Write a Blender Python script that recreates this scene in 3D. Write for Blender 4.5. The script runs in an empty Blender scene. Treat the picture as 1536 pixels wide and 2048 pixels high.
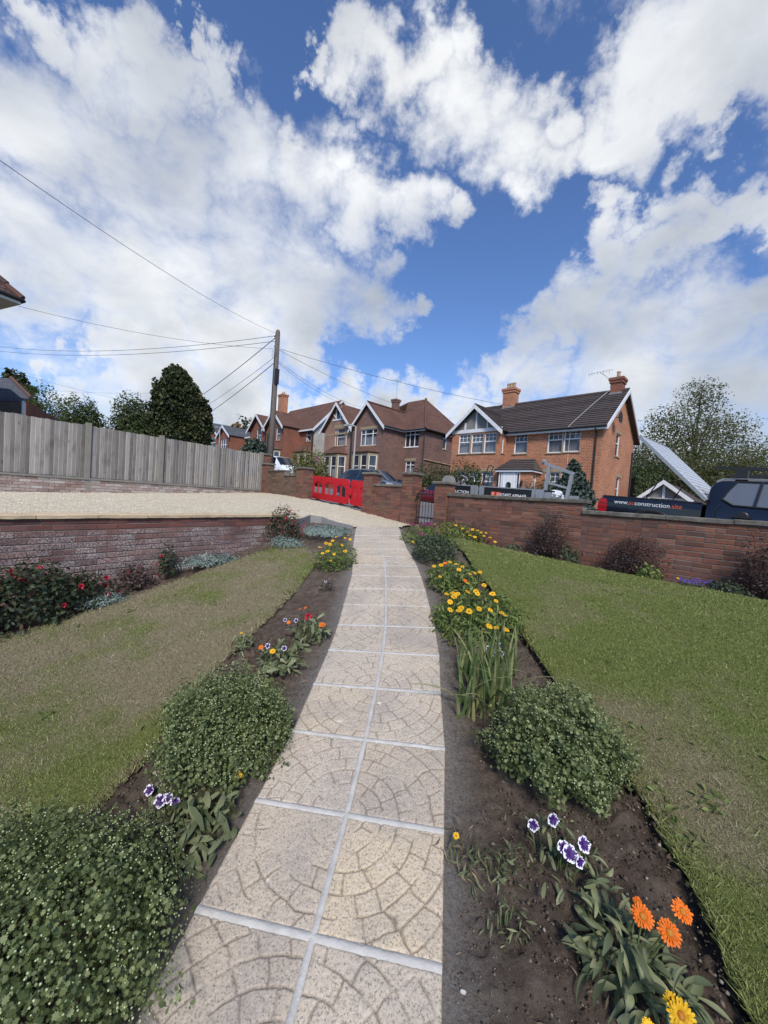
import bpy, math, random
import numpy as np
from mathutils import Vector, Matrix
random.seed(11); RG = np.random.default_rng(11)
SC = bpy.context.scene; COL = SC.collection
PI = math.pi

# ------------------------------------------------------------------ camera
FPX = 768.0; CAM = np.array([0.0, 0.0, 1.8])
def cam_axes(pitch, roll):
    fwd = np.array([0, math.cos(pitch), -math.sin(pitch)]); r0 = np.array([1.0, 0, 0]); d0 = np.cross(fwd, r0)
    return np.array([math.cos(roll)*r0 - math.sin(roll)*d0, math.sin(roll)*r0 + math.cos(roll)*d0, fwd])
RT = cam_axes(math.radians(2.1), math.radians(3.95))
cd = bpy.data.cameras.new('camera'); cam = bpy.data.objects.new('camera', cd); COL.objects.link(cam)
cd.sensor_fit = 'VERTICAL'; cd.sensor_height = 36; cd.lens = 36*FPX/2048; cd.clip_start = .05; cd.clip_end = 3000
m = Matrix.Identity(4)
for i in range(3):
    m[i][0] = RT[0][i]; m[i][1] = -RT[1][i]; m[i][2] = -RT[2][i]; m[i][3] = CAM[i]
cam.matrix_world = m; SC.camera = cam

# ------------------------------------------------------------------ light and sky
SUN_DIR = Vector((.04, -.80, .74)).normalized()
sl = bpy.data.lights.new('sun', 'SUN'); sl.energy = 2.5; sl.angle = math.radians(13); sl.color = (1, .925, .83)
sun = bpy.data.objects.new('sun', sl); COL.objects.link(sun); sun.rotation_euler = SUN_DIR.to_track_quat('Z', 'Y').to_euler()
SC.view_settings.view_transform = 'Standard'; SC.view_settings.look = 'None'; SC.view_settings.gamma = 1
SC.view_settings.exposure = 0.62; SC.view_settings.use_curve_mapping = False
W = bpy.data.worlds.new('World'); SC.world = W; W.use_nodes = True
wt = W.node_tree; wt.nodes.clear()
def wn(t, **k):
    n = wt.nodes.new(t)
    for a, b in k.items(): setattr(n, a, b)
    return n
def wl(a, b): wt.links.new(a, b)
def wmath(op, a, b=None, c=None, clamp=False):
    n = wn('ShaderNodeMath', operation=op, use_clamp=clamp)
    for i, v in enumerate((a, b, c)):
        if v is None: continue
        if isinstance(v, (int, float)): n.inputs[i].default_value = v
        else: wl(v, n.inputs[i])
    return n.outputs[0]
tc = wn('ShaderNodeTexCoord'); D = tc.outputs['Generated']
sky = wn('ShaderNodeTexSky', sky_type='NISHITA'); sky.sun_disc = False
sky.sun_elevation = math.asin(SUN_DIR.z); sky.sun_rotation = math.atan2(SUN_DIR.x, SUN_DIR.y)
sky.altitude = 50; sky.air_density = 1.0; sky.dust_density = .3; sky.ozone_density = 3.0
def ray(px, py): return RT.T @ np.array([(px-768)/FPX, (py-1024)/FPX, 1.0])
# cloud banks: direction of each puff, its radius (as seen in the photo) and weight; clear sky between them
BANKS = [(110,60,100),(210,130,120),(300,150,100),(400,160,75),(350,70,45),(100,300,210),(300,330,200),(480,330,135),(80,520,210),(300,520,200),(480,520,165),(620,370,130),(710,320,85),(590,290,70),(820,425,70),(890,430,42),(740,440,85),
 (620,590,125),(750,605,75),(825,615,36),(450,660,130),(620,690,65),(300,700,100),(225,715,55),(330,800,150),(480,780,120),(140,790,60),(640,80,45),(720,75,75),(800,120,95),(880,70,70),(900,200,110),(1000,260,100),(1060,310,70),
 (980,140,85),(1110,300,60),(1100,200,60),(1185,255,70),(1330,60,95),(1450,60,130),(1300,160,95),(1235,255,85),(1420,160,105),(1530,130,100),(1450,235,48),(1250,430,52),(1350,415,62),(1450,400,55),(1530,395,48),(1240,505,55),(1320,515,75),
 (1385,480,55),(1200,590,75),(1110,640,65),(1045,685,55),(1250,680,130),(1400,640,115),(1500,600,80),(1450,760,160),(1250,790,140),(1080,760,85),(1010,735,48),(940,810,65),(850,815,50),(770,835,55),(690,830,60),(610,815,50),(1000,900,140),(700,930,120),(300,930,220),(1400,930,200),
 (-350,250,400),(-500,700,350),(2000,200,350),(2000,700,400),(700,-420,220),(1300,-500,260),(100,-500,200)]
def warp(vec, scale, detail, amp):
    n = wn('ShaderNodeTexNoise'); n.inputs['Scale'].default_value = scale; n.inputs['Detail'].default_value = detail; n.inputs['Roughness'].default_value = .62; wl(D, n.inputs['Vector'])
    a = wn('ShaderNodeVectorMath', operation='SUBTRACT'); wl(n.outputs['Color'], a.inputs[0]); a.inputs[1].default_value = (.5, .5, .5)
    b = wn('ShaderNodeVectorMath', operation='SCALE'); wl(a.outputs[0], b.inputs[0]); b.inputs['Scale'].default_value = amp
    c = wn('ShaderNodeVectorMath', operation='ADD'); wl(vec, c.inputs[0]); wl(b.outputs[0], c.inputs[1]); return c.outputs[0]
DW = wn('ShaderNodeVectorMath', operation='NORMALIZE'); wl(warp(warp(D, 4.0, 2, .22), 13, 5, .21), DW.inputs[0])
acc = None
for px, py, rad in BANKS:
    c = ray(px, py); c = c/np.linalg.norm(c); q = ray(px+rad*.75, py+rad*.66); q = q/np.linalg.norm(q)
    dp = wn('ShaderNodeVectorMath', operation='DOT_PRODUCT'); wl(DW.outputs[0], dp.inputs[0]); dp.inputs[1].default_value = tuple(c)
    k = 1.0/(1-float(c@q))
    e = wmath('MULTIPLY_ADD', dp.outputs['Value'], k, 1-k)
    acc = e if acc is None else wmath('MAXIMUM', e, acc)
acc = wmath('MAXIMUM', acc, -.9)
sx = wn('ShaderNodeSeparateXYZ'); wl(D, sx.inputs[0])
den = wmath('ADD', wmath('MAXIMUM', sx.outputs[2], 0.0), .5)
cx = wn('ShaderNodeCombineXYZ'); wl(wmath('DIVIDE', sx.outputs[0], den), cx.inputs[0]); wl(wmath('DIVIDE', sx.outputs[1], den), cx.inputs[1]); wl(sx.outputs[2], cx.inputs[2])
def wnoise(scale, detail, rough, off, dist=0.0):
    a = wn('ShaderNodeVectorMath', operation='ADD'); wl(cx.outputs[0], a.inputs[0]); a.inputs[1].default_value = off
    n = wn('ShaderNodeTexNoise'); n.inputs['Scale'].default_value = scale; n.inputs['Detail'].default_value = detail
    n.inputs['Roughness'].default_value = rough; n.inputs['Distortion'].default_value = dist; wl(a.outputs[0], n.inputs['Vector'])
    return n.outputs['Fac']
n1 = wnoise(2.2, 6, .60, (3.1, 1.7, 0), .5); n2 = wnoise(6.5, 5, .64, (7.3, 2.9, 1.0), .3); n3 = wnoise(1.5, 3, .55, (1.2, 9.1, 2.0), .3)
edge = wmath('ADD', wmath('MULTIPLY_ADD', n1, 1.7, -.85), wmath('MULTIPLY_ADD', n2, 1.0, -.5))
dens = wmath('ADD', acc, edge)
mr = wn('ShaderNodeMapRange', interpolation_type='SMOOTHSTEP'); wl(dens, mr.inputs[0]); mr.inputs[1].default_value = -.42; mr.inputs[2].default_value = 1.15
cover = mr.outputs[0]
# thick parts turn grey-blue, rims stay white
thick = wn('ShaderNodeMapRange', interpolation_type='SMOOTHSTEP')
wl(wmath('ADD', wmath('MULTIPLY', dens, .45), wmath('MULTIPLY_ADD', n3, 2.6, -1.2)), thick.inputs[0]); thick.inputs[1].default_value = .05; thick.inputs[2].default_value = .95
ccol = wn('ShaderNodeMix', data_type='RGBA'); wl(thick.outputs[0], ccol.inputs[0])
ccol.inputs[6].default_value = (8.5, 8.65, 8.8, 1); ccol.inputs[7].default_value = (4.5, 4.95, 5.6, 1)
puff = wn('ShaderNodeMix', data_type='RGBA', blend_type='MULTIPLY'); puff.inputs[0].default_value = 1
wl(ccol.outputs[2], puff.inputs[6]); pv = wmath('MULTIPLY_ADD', n2, .62, .66); pc = wn('ShaderNodeCombineColor')
for i in range(3): wl(pv, pc.inputs[i])
wl(pc.outputs[0], puff.inputs[7])
skym = wn('ShaderNodeMix', data_type='RGBA', blend_type='MULTIPLY'); skym.inputs[0].default_value = 1; wl(sky.outputs[0], skym.inputs[6]); skym.inputs[7].default_value = (1.0, 1.18, 1.5, 1)
smix = wn('ShaderNodeMix', data_type='RGBA'); wl(cover, smix.inputs[0]); wl(skym.outputs[2], smix.inputs[6]); wl(puff.outputs[2], smix.inputs[7])
bg = wn('ShaderNodeBackground'); bg.inputs['Strength'].default_value = .074; wl(smix.outputs[2], bg.inputs[0])
wo = wn('ShaderNodeOutputWorld'); wl(bg.outputs[0], wo.inputs[0])
W.cycles.sampling_method = 'MANUAL'; W.cycles.sample_map_resolution = 512

# ------------------------------------------------------------------ frames and terrain
ES = np.array([.70, -.714]); ES = ES/np.linalg.norm(ES); EO = np.array([-ES[1], ES[0]]); W0 = np.array([1.35, 9.0])
PHI = math.atan2(ES[1], ES[0])
def ST(s, o, z=0.0):
    p = W0 + s*ES + o*EO; return (p[0], p[1], z)
def so(px, py, o):                       # street-frame point on the upright plane at distance o across the street
    r = ray(px, py); P = CAM + r*(((W0 - CAM[:2])@EO + o)/(r[:2]@EO)); return ((P[:2]-W0)@ES, P[2])
def oz(px, py, s):                       # the same on the upright plane at s along the street
    r = ray(px, py); P = CAM + r*(((W0 - CAM[:2])@ES + s)/(r[:2]@ES)); return ((P[:2]-W0)@EO, P[2])
def plane(px, py, A, n):
    r = ray(px, py); A = np.array(A); n = np.array(n); return CAM + r*((A@n - CAM[:2]@n)/(r[:2]@n))
def at(px, py, d):
    return CAM + ray(px, py)*d
CO = np.array([-1.80018, 0.06652, 0.1427, 0.01804, 0.02699, 0.0041, -0.00573, -0.00413, -0.00059, -0.00124])
def G(x, y):                             # garden ground height
    x = np.clip(x, -5, 6); y = np.clip(y, -1.5, 11)
    return 1.8 + CO[0] + CO[1]*x + CO[2]*y + CO[3]*x*x + CO[4]*x*y + CO[5]*y*y + CO[6]*x*x*y + CO[7]*x*y*y + CO[8]*y**3 + CO[9]*x**3
def gnd(px, py):
    r = ray(px, py); t = .3
    while t < 14:
        P = CAM + r*t
        if P[2] < G(P[0], P[1]): return np.array([P[0], P[1], G(P[0], P[1])])
        t += .004
    return CAM + r*9
def ROADZ(s, o):
    s = np.asarray(s, float); o = np.asarray(o, float)
    b = np.where(s > -6, -.06*s, .36 + .055*(-6 - s)); b = np.clip(b, -.9, 2.6)
    return 1.02 + b + .03*np.clip(o, -1, 6) - .05*np.clip(o-8, 0, 5)
def RZ(s, o): return float(ROADZ(s, o))

# ------------------------------------------------------------------ noise
def vnoise(x, y, seed=0):
    xi = np.floor(x).astype(np.int64); yi = np.floor(y).astype(np.int64); fx = x-xi; fy = y-yi
    fx = fx*fx*(3-2*fx); fy = fy*fy*(3-2*fy)
    def h(a, b):
        n = (a*374761393 + b*668265263 + seed*974711) & 0x7fffffff
        n = ((n ^ (n >> 13))*1274126177) & 0x7fffffff
        return ((n ^ (n >> 16)) & 0xffff)/65535.0
    return (h(xi, yi)*(1-fx)+h(xi+1, yi)*fx)*(1-fy) + (h(xi, yi+1)*(1-fx)+h(xi+1, yi+1)*fx)*fy
def fbm(x, y, oct=4, seed=0):
    a = .5; s = 0; t = 0
    for i in range(oct):
        s = s + a*vnoise(x*2**i, y*2**i, seed+i*17); t += a; a *= .5
    return s/t

# ------------------------------------------------------------------ objects
def tag(o, label=None, cat=None, group=None, kind=None):
    if label: o['label'] = label
    if cat: o['category'] = cat
    if group: o['group'] = group
    if kind: o['kind'] = kind
    return o
def link(name, me, parent=None, **k):
    o = bpy.data.objects.new(name, me); COL.objects.link(o)
    if parent is not None: o.parent = parent
    return tag(o, **k)
def empty(name, loc=(0,0,0), rz=0, **k):
    o = bpy.data.objects.new(name, None); COL.objects.link(o); o.location = loc; o.rotation_euler = (0,0,rz); o.empty_display_size = .1
    return tag(o, **k)
def street_thing(name, s, o, z, rz=0, **k): return empty(name, ST(s, o, z), PHI+rz, **k)
def copy_tree(o, parent=None):
    c = o.copy(); COL.objects.link(c); c.parent = parent
    for ch in list(o.children): copy_tree(ch, c)
    return c
def np_mesh(name, V, F, mats=(), mi=None, attr=None, smooth=False):
    V = np.asarray(V, np.float32); F = np.asarray(F, np.int32); k = F.shape[1]
    me = bpy.data.meshes.new(name); me.vertices.add(len(V)); me.vertices.foreach_set('co', V.ravel())
    me.loops.add(F.size); me.loops.foreach_set('vertex_index', F.ravel())
    me.polygons.add(len(F)); me.polygons.foreach_set('loop_start', np.arange(0, F.size, k, dtype=np.int32))
    try: me.polygons.foreach_set('loop_total', np.full(len(F), k, np.int32))
    except Exception: pass
    for mm in mats: me.materials.append(mm)
    if mi is not None: me.polygons.foreach_set('material_index', np.asarray(mi, np.int32))
    if smooth: me.polygons.foreach_set('use_smooth', np.ones(len(F), bool))
    me.update(calc_edges=True)
    if attr:
        for an, (dom, val) in attr.items():
            a = me.attributes.new(an, 'FLOAT', dom); a.data.foreach_set('value', np.asarray(val, np.float32).ravel())
    return me
class MB:
    def __init__(s): s.v = []; s.f = []; s.m = []; s.cm = 0
    def poly(s, pts):
        b = len(s.v); s.v += [tuple(p) for p in pts]; s.f.append(tuple(range(b, b+len(pts)))); s.m.append(s.cm); return s
    def mesh(s, V, F):
        b = len(s.v); s.v += [tuple(p) for p in V]
        for f in F: s.f.append(tuple(b+i for i in f)); s.m.append(s.cm)
        return s
    def box(s, x0, x1, y0, y1, z0, z1):
        V = [(x,y,z) for z in (z0,z1) for y in (y0,y1) for x in (x0,x1)]
        return s.mesh(V, [(0,2,3,1),(4,5,7,6),(0,1,5,4),(2,6,7,3),(0,4,6,2),(1,3,7,5)])
    def bar(s, a, b, w, h, up=(0,0,1)):
        a = Vector(a); b = Vector(b); d = (b-a).normalized(); up = Vector(up)
        x = d.cross(up)
        if x.length < 1e-4: x = d.cross(Vector((1,0,0)))
        x.normalize(); y = x.cross(d)
        V = [p + x*sx*w/2 + y*sy*h/2 for p in (a,b) for sy in (-1,1) for sx in (-1,1)]
        return s.mesh(V, [(0,1,3,2),(4,6,7,5),(0,4,5,1),(2,3,7,6),(0,2,6,4),(1,5,7,3)])
    def tube(s, pts, r, n=8, cap=True):
        pts = [Vector(p) for p in pts]; R = r if isinstance(r, (list, tuple)) else [r]*len(pts); V = []; F = []
        prev = None
        for i, p in enumerate(pts):
            d = (pts[min(i+1, len(pts)-1)] - pts[max(i-1, 0)]).normalized()
            if prev is None: x = d.orthogonal().normalized()
            else:
                x = prev - d*prev.dot(d); x = x.normalized() if x.length > 1e-5 else d.orthogonal().normalized()
            prev = x; y = d.cross(x)
            V += [p + (x*math.cos(2*PI*k/n) + y*math.sin(2*PI*k/n))*R[i] for k in range(n)]
        for i in range(len(pts)-1):
            for k in range(n): F.append((i*n+k, i*n+(k+1)%n, (i+1)*n+(k+1)%n, (i+1)*n+k))
        if cap: F.append(tuple(range(n-1, -1, -1))); F.append(tuple((len(pts)-1)*n+k for k in range(n)))
        return s.mesh(V, F)
    def prism(s, poly, thick, mp):            # poly: 2-D outline (ccw), mp(a, b, t) -> 3-D, t in (0, thick)
        n = len(poly); V = [mp(a, b, 0) for a, b in poly] + [mp(a, b, thick) for a, b in poly]
        F = [tuple(range(n-1, -1, -1)), tuple(range(n, 2*n))] + [(i, (i+1)%n, n+(i+1)%n, n+i) for i in range(n)]
        return s.mesh(V, F)
    def lathe(s, prof, c=(0,0,0), n=12, axis='z'):
        V = []; F = []
        for r, h in prof:
            for k in range(n):
                a = 2*PI*k/n; p = (r*math.cos(a), r*math.sin(a), h)
                if axis == 'y': p = (p[0], p[2], p[1])
                if axis == 'x': p = (p[2], p[0], p[1])
                V.append((p[0]+c[0], p[1]+c[1], p[2]+c[2]))
        for i in range(len(prof)-1):
            for k in range(n): F.append((i*n+k, i*n+(k+1)%n, (i+1)*n+(k+1)%n, (i+1)*n+k))
        F.append(tuple(range(n-1,-1,-1))); F.append(tuple((len(prof)-1)*n+k for k in range(n)))
        return s.mesh(V, F)
    def me(s, name, mats, smooth=False, uv=True):
        if not isinstance(mats, (list, tuple)): mats = [mats]
        me = bpy.data.meshes.new(name); me.from_pydata([tuple(v) for v in s.v], [], s.f)
        for mm in mats: me.materials.append(mm)
        if len(mats) > 1: me.polygons.foreach_set('material_index', s.m)
        if smooth: me.polygons.foreach_set('use_smooth', [True]*len(s.f))
        me.update()
        if uv:
            ul = me.uv_layers.new(name='UVMap'); co = me.vertices; buf = np.zeros(len(me.loops)*2, np.float32)
            for p in me.polygons:
                n = p.normal
                if abs(n.z) > .97: t = Vector((1,0,0)); b = Vector((0,1,0))
                else: t = Vector((0,0,1)).cross(n).normalized(); b = n.cross(t)
                for li in p.loop_indices:
                    c = co[me.loops[li].vertex_index].co; buf[2*li] = c.dot(t); buf[2*li+1] = c.dot(b)
            ul.data.foreach_set('uv', buf)
        return me
    def build_each(s, name, mats, parent):        # every piece added with one call becomes a part of its own
        out = []; used = 0; groups = {}
        par = list(range(len(s.v)))
        def find(i):
            while par[i] != i: par[i] = par[par[i]]; i = par[i]
            return i
        for f in s.f:
            for q in f[1:]: par[find(q)] = find(f[0])
        for f in s.f: groups.setdefault(find(f[0]), []).append(f)
        for fs in groups.values():
            idx = sorted({q for f in fs for q in f}); mp = {q: i for i, q in enumerate(idx)}; b = MB(); b.mesh([s.v[q] for q in idx], [tuple(mp[q] for q in f) for f in fs]); out.append(b.build(name, mats, parent))
        return out
    def build(s, name, mats, parent=None, smooth=False, uv=True, **k):
        return link(name, s.me(name, mats, smooth, uv), parent, **k)
def text_mesh(body, size, extrude=.002, align='LEFT'):
    cu = bpy.data.curves.new('lettering', 'FONT'); cu.body = body; cu.size = size; cu.extrude = extrude; cu.align_x = align; cu.align_y = 'CENTER'
    ob = bpy.data.objects.new('lettering', cu); COL.objects.link(ob)
    dg = bpy.context.evaluated_depsgraph_get(); me = bpy.data.meshes.new_from_object(ob.evaluated_get(dg))
    bpy.data.objects.remove(ob); bpy.data.curves.remove(cu); return me

# ------------------------------------------------------------------ materials
class NT:
    def __init__(s, name):
        s.m = bpy.data.materials.new(name); s.m.use_nodes = True; s.t = s.m.node_tree; s.b = s.t.nodes['Principled BSDF']; s.out = s.t.nodes['Material Output']
    def n(s, t, **k):
        x = s.t.nodes.new(t)
        for a, b in k.items(): setattr(x, a, b)
        return x
    def l(s, a, b): s.t.links.new(a, b)
    def set(s, node, i, v):
        if hasattr(v, 'links') or isinstance(v, bpy.types.NodeSocket): s.l(v, node.inputs[i])
        elif v is not None: node.inputs[i].default_value = v
    def math(s, op, a, b=None, clamp=False):
        x = s.n('ShaderNodeMath', operation=op, use_clamp=clamp); s.set(x, 0, a); s.set(x, 1, b); return x.outputs[0]
    def coord(s, kind='Object'):
        if kind == 'Position': return s.n('ShaderNodeNewGeometry').outputs['Position']
        return s.n('ShaderNodeTexCoord').outputs[kind]
    def noise(s, v, scale, detail=5, rough=.55, out='Fac'):
        x = s.n('ShaderNodeTexNoise'); s.l(v, x.inputs['Vector']); x.inputs['Scale'].default_value = scale; x.inputs['Detail'].default_value = detail; x.inputs['Roughness'].default_value = rough; return x.outputs[out]
    def voro(s, v, scale, feature='F1', out='Distance'):
        x = s.n('ShaderNodeTexVoronoi', feature=feature); s.l(v, x.inputs['Vector']); x.inputs['Scale'].default_value = scale; return x.outputs[out]
    def ramp(s, f, stops, interp='LINEAR'):
        x = s.n('ShaderNodeValToRGB'); s.set(x, 0, f); r = x.color_ramp; r.interpolation = interp
        while len(r.elements) < len(stops): r.elements.new(.5)
        for e, (p, c) in zip(r.elements, stops): e.position = p; e.color = (*c, 1) if len(c) == 3 else c
        return x.outputs[0]
    def mix(s, f, a, b, mode='MIX'):
        x = s.n('ShaderNodeMix', data_type='RGBA', blend_type=mode); s.set(x, 0, f)
        for i, v in ((6, a), (7, b)):
            if isinstance(v, tuple): x.inputs[i].default_value = (*v, 1) if len(v) == 3 else v
            else: s.l(v, x.inputs[i])
        return x.outputs[2]
    def mr(s, v, a, b, c=0.0, d=1.0):
        x = s.n('ShaderNodeMapRange'); s.set(x, 0, v)
        for i, q in enumerate((a, b, c, d)): x.inputs[i+1].default_value = q
        return x.outputs[0]
    def gray(s, v):
        x = s.n('ShaderNodeCombineColor')
        for i in range(3): s.l(v, x.inputs[i])
        return x.outputs[0]
    def rnd(s):
        a = s.n('ShaderNodeObjectInfo').outputs['Random']; b = s.n('ShaderNodeNewGeometry').outputs['Random Per Island']
        return s.math('FRACT', s.math('ADD', a, b))
    def attr(s, name): return s.n('ShaderNodeAttribute', attribute_name=name).outputs['Fac']
    def bump(s, h, strength, dist=.01):
        x = s.n('ShaderNodeBump'); s.l(h, x.inputs['Height']); x.inputs['Strength'].default_value = strength; x.inputs['Distance'].default_value = dist; s.l(x.outputs[0], s.b.inputs['Normal'])
    def done(s, col=None, rough=.7, metal=0.0, spec=.4):
        if col is not None:
            if isinstance(col, tuple): s.b.inputs['Base Color'].default_value = (*col, 1)
            else: s.l(col, s.b.inputs['Base Color'])
        s.set(s.b, 'Roughness', rough); s.b.inputs['Metallic'].default_value = metal; s.b.inputs['Specular IOR Level'].default_value = spec
        return s.m
def simple(name, c, c2=None, rough=.6, metal=0.0, scale=6, bump=0, bscale=60, spec=.4, var=0.0, dist=.004, coord='Object'):
    t = NT(name); v = t.coord(coord); c2 = c2 or tuple(x*.72 for x in c)
    col = t.mix(t.mr(t.noise(v, scale, 7, .62), .3, .7), c, c2)
    if var: col = t.mix(1.0, col, t.gray(t.mr(t.rnd(), 0, 1, 1-var, 1+var)), 'MULTIPLY')
    if bump: t.bump(t.noise(v, bscale, 6, .6), bump, dist)
    return t.done(col, rough, metal, spec)
def brick_wall_mat(name, c1, c2, mortar, bw=.225, rh=.075, ms=.010, grime=.35):
    t = NT(name); uv = t.coord('UV'); b = t.n('ShaderNodeTexBrick'); t.l(uv, b.inputs['Vector'])
    b.inputs['Scale'].default_value = 1; b.inputs['Brick Width'].default_value = bw; b.inputs['Row Height'].default_value = rh; b.inputs['Mortar Size'].default_value = ms
    b.inputs['Mortar Smooth'].default_value = .15; b.inputs['Bias'].default_value = 0; b.offset = .5
    b.inputs['Color1'].default_value = (*c1, 1); b.inputs['Color2'].default_value = (*c2, 1); b.inputs['Mortar'].default_value = (*mortar, 1)
    p = t.coord('Object'); g = t.mr(t.noise(p, .9, 7, .65), .25, .75, 1-grime, 1.12); g2 = t.mr(t.noise(p, 9, 4, .6), .25, .75, .82, 1.15)
    col = t.mix(1.0, b.outputs['Color'], t.gray(t.math('MULTIPLY', g, g2)), 'MULTIPLY')
    t.bump(b.outputs['Fac'], -.6, .008); return t.done(col, .88, 0, .2)
def piece_brick(name, stops, lichen=0.0, lcol=(.55,.53,.5), grime=(.10,.08,.075), ltop=None):
    t = NT(name); p = t.coord('Position'); r = t.rnd()
    col = t.ramp(r, stops); col = t.mix(t.mr(t.noise(p, 26, 6, .65), .35, .75, 0, .55), col, grime)
    col = t.mix(t.mr(t.noise(p, 2.2, 5, .6), .45, .75, 0, .5), col, grime)
    if ltop:
        s0_ = t.n('ShaderNodeSeparateXYZ'); t.l(p, s0_.inputs[0]); col = t.mix(t.math('MULTIPLY', t.mr(s0_.outputs[2], ltop, ltop-.02), t.mr(t.noise(p, 3, 4, .6), .3, .7, .05, .55)), col, (.085,.055,.050))
    if lichen:
        sz_ = t.n('ShaderNodeSeparateXYZ'); t.l(p, sz_.inputs[0])
        big = t.mr(t.noise(p, 2.4, 5, .6), .5-.22*lichen, .62, 0, .8); sp = t.mr(t.noise(p, 60, 6, .75), .45, .56)
        vis = t.math('MULTIPLY', t.math('MULTIPLY', big, sp), t.mr(t.math('FRACT', t.math('MULTIPLY', r, 7.31)), .1, .5, .35, 1))
        if ltop: vis = t.math('MULTIPLY', vis, t.mr(sz_.outputs[2], ltop, ltop-.03))
        col = t.mix(vis, col, lcol)
    t.bump(t.noise(p, 120, 6, .65), .55, .004); return t.done(col, .9, 0, .2)
def leaf_mat(name, stops, trans=.25, rough=.55, spec=.35):
    t = NT(name); a = t.attr('rnd'); col = t.ramp(a, stops); t.done(col, rough, 0, spec)
    tr = t.n('ShaderNodeBsdfTranslucent'); t.l(t.mix(.5, col, (.25,.32,.06), 'MIX'), tr.inputs[0])
    mx = t.n('ShaderNodeMixShader'); mx.inputs[0].default_value = trans; t.l(t.b.outputs[0], mx.inputs[1]); t.l(tr.outputs[0], mx.inputs[2]); t.l(mx.outputs[0], t.out.inputs[0]); return t.m
def glass_mat(name, tint=(.05,.06,.07), clear=.55, rough=.03):
    t = NT(name); t.done(tint, rough, 0, 1.0); t.b.inputs['IOR'].default_value = 1.6
    tr = t.n('ShaderNodeBsdfTransparent'); mx = t.n('ShaderNodeMixShader'); mx.inputs[0].default_value = clear
    t.l(t.b.outputs[0], mx.inputs[1]); t.l(tr.outputs[0], mx.inputs[2]); t.l(mx.outputs[0], t.out.inputs[0]); return t.m
def wood_mat(name, a, b, knots=True):
    t = NT(name); v = t.coord('Object'); mp = t.n('ShaderNodeMapping'); t.l(v, mp.inputs[0]); mp.inputs['Scale'].default_value = (60, 60, 2.2)
    oi = t.n('ShaderNodeObjectInfo').outputs['Random']; off = t.n('ShaderNodeCombineXYZ'); t.l(t.math('MULTIPLY', oi, 37.0), off.inputs[2]); t.l(t.math('MULTIPLY', oi, 91.0), off.inputs[0])
    ad = t.n('ShaderNodeVectorMath', operation='ADD'); t.l(mp.outputs[0], ad.inputs[0]); t.l(off.outputs[0], ad.inputs[1])
    g = t.noise(ad.outputs[0], 1.0, 6, .6); col = t.mix(t.mr(g, .3, .72), a, b)
    ad2 = t.n('ShaderNodeVectorMath', operation='ADD'); t.l(v, ad2.inputs[0]); t.l(off.outputs[0], ad2.inputs[1])
    st = t.mr(t.noise(ad2.outputs[0], 2.6, 4, .6), .52, .72, 0, .6); col = t.mix(st, col, tuple(x*.45 for x in b))
    if knots:
        mp2 = t.n('ShaderNodeMapping'); t.l(ad2.outputs[0], mp2.inputs[0]); mp2.inputs['Scale'].default_value = (9, 9, 3.2)
        col = t.mix(t.mr(t.voro(mp2.outputs[0], 1.0), .07, .13, .8, 0), col, (.05,.045,.04))
    col = t.mix(1.0, col, t.gray(t.mr(oi, 0, 1, .62, 1.28)), 'MULTIPLY')
    t.bump(g, .35, .004); return t.done(col, .85, 0, .2)
# ------------------------------------------------------------------ shared materials
def soil_m():
    t = NT('soil'); p = t.coord('Position'); col = t.ramp(t.noise(p, 14, 9, .7), [(.25,(.048,.035,.026)),(.5,(.115,.087,.066)),(.75,(.21,.168,.132))])
    col = t.mix(t.mr(t.noise(p, 1.3, 4, .6), .48, .66, 0, .65), col, (.17,.142,.115)); col = t.mix(t.mr(t.voro(p, 70), .04, .13, .5, 0), col, (.28,.25,.21))
    dust = t.attr('dust'); col = t.mix(t.math('MULTIPLY', dust, t.mr(t.noise(p, 60, 4, .7), .35, .6, .35, .95)), col, (.27,.255,.235))
    t.bump(t.noise(p, 60, 9, .78), 1.0, .022); return t.done(col, .95, 0, .12)
M_soil = soil_m()
def lawn_m():
    t = NT('turf'); p = t.coord('Position'); d = t.attr('dry'); n = t.noise(p, 40, 6, .7)
    g = t.mix(n, (.075,.098,.024), (.16,.19,.052)); s = t.mix(n, (.15,.122,.075), (.30,.25,.165)); t.bump(t.noise(p, 160, 5, .7), .8, .012)
    return t.done(t.mix(d, g, s), .95, 0, .1)
M_lawn = lawn_m()
def blade_m():
    t = NT('grass_blade'); r = t.attr('rnd'); d = t.attr('dry')
    g = t.ramp(r, [(0,(.085,.115,.026)),(.5,(.175,.215,.052)),(1,(.27,.30,.10))]); s = t.ramp(r, [(0,(.17,.14,.085)),(.5,(.28,.235,.155)),(1,(.39,.34,.23))])
    return t.done(t.mix(d, g, s), .7, 0, .2)
M_blade = blade_m()
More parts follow.
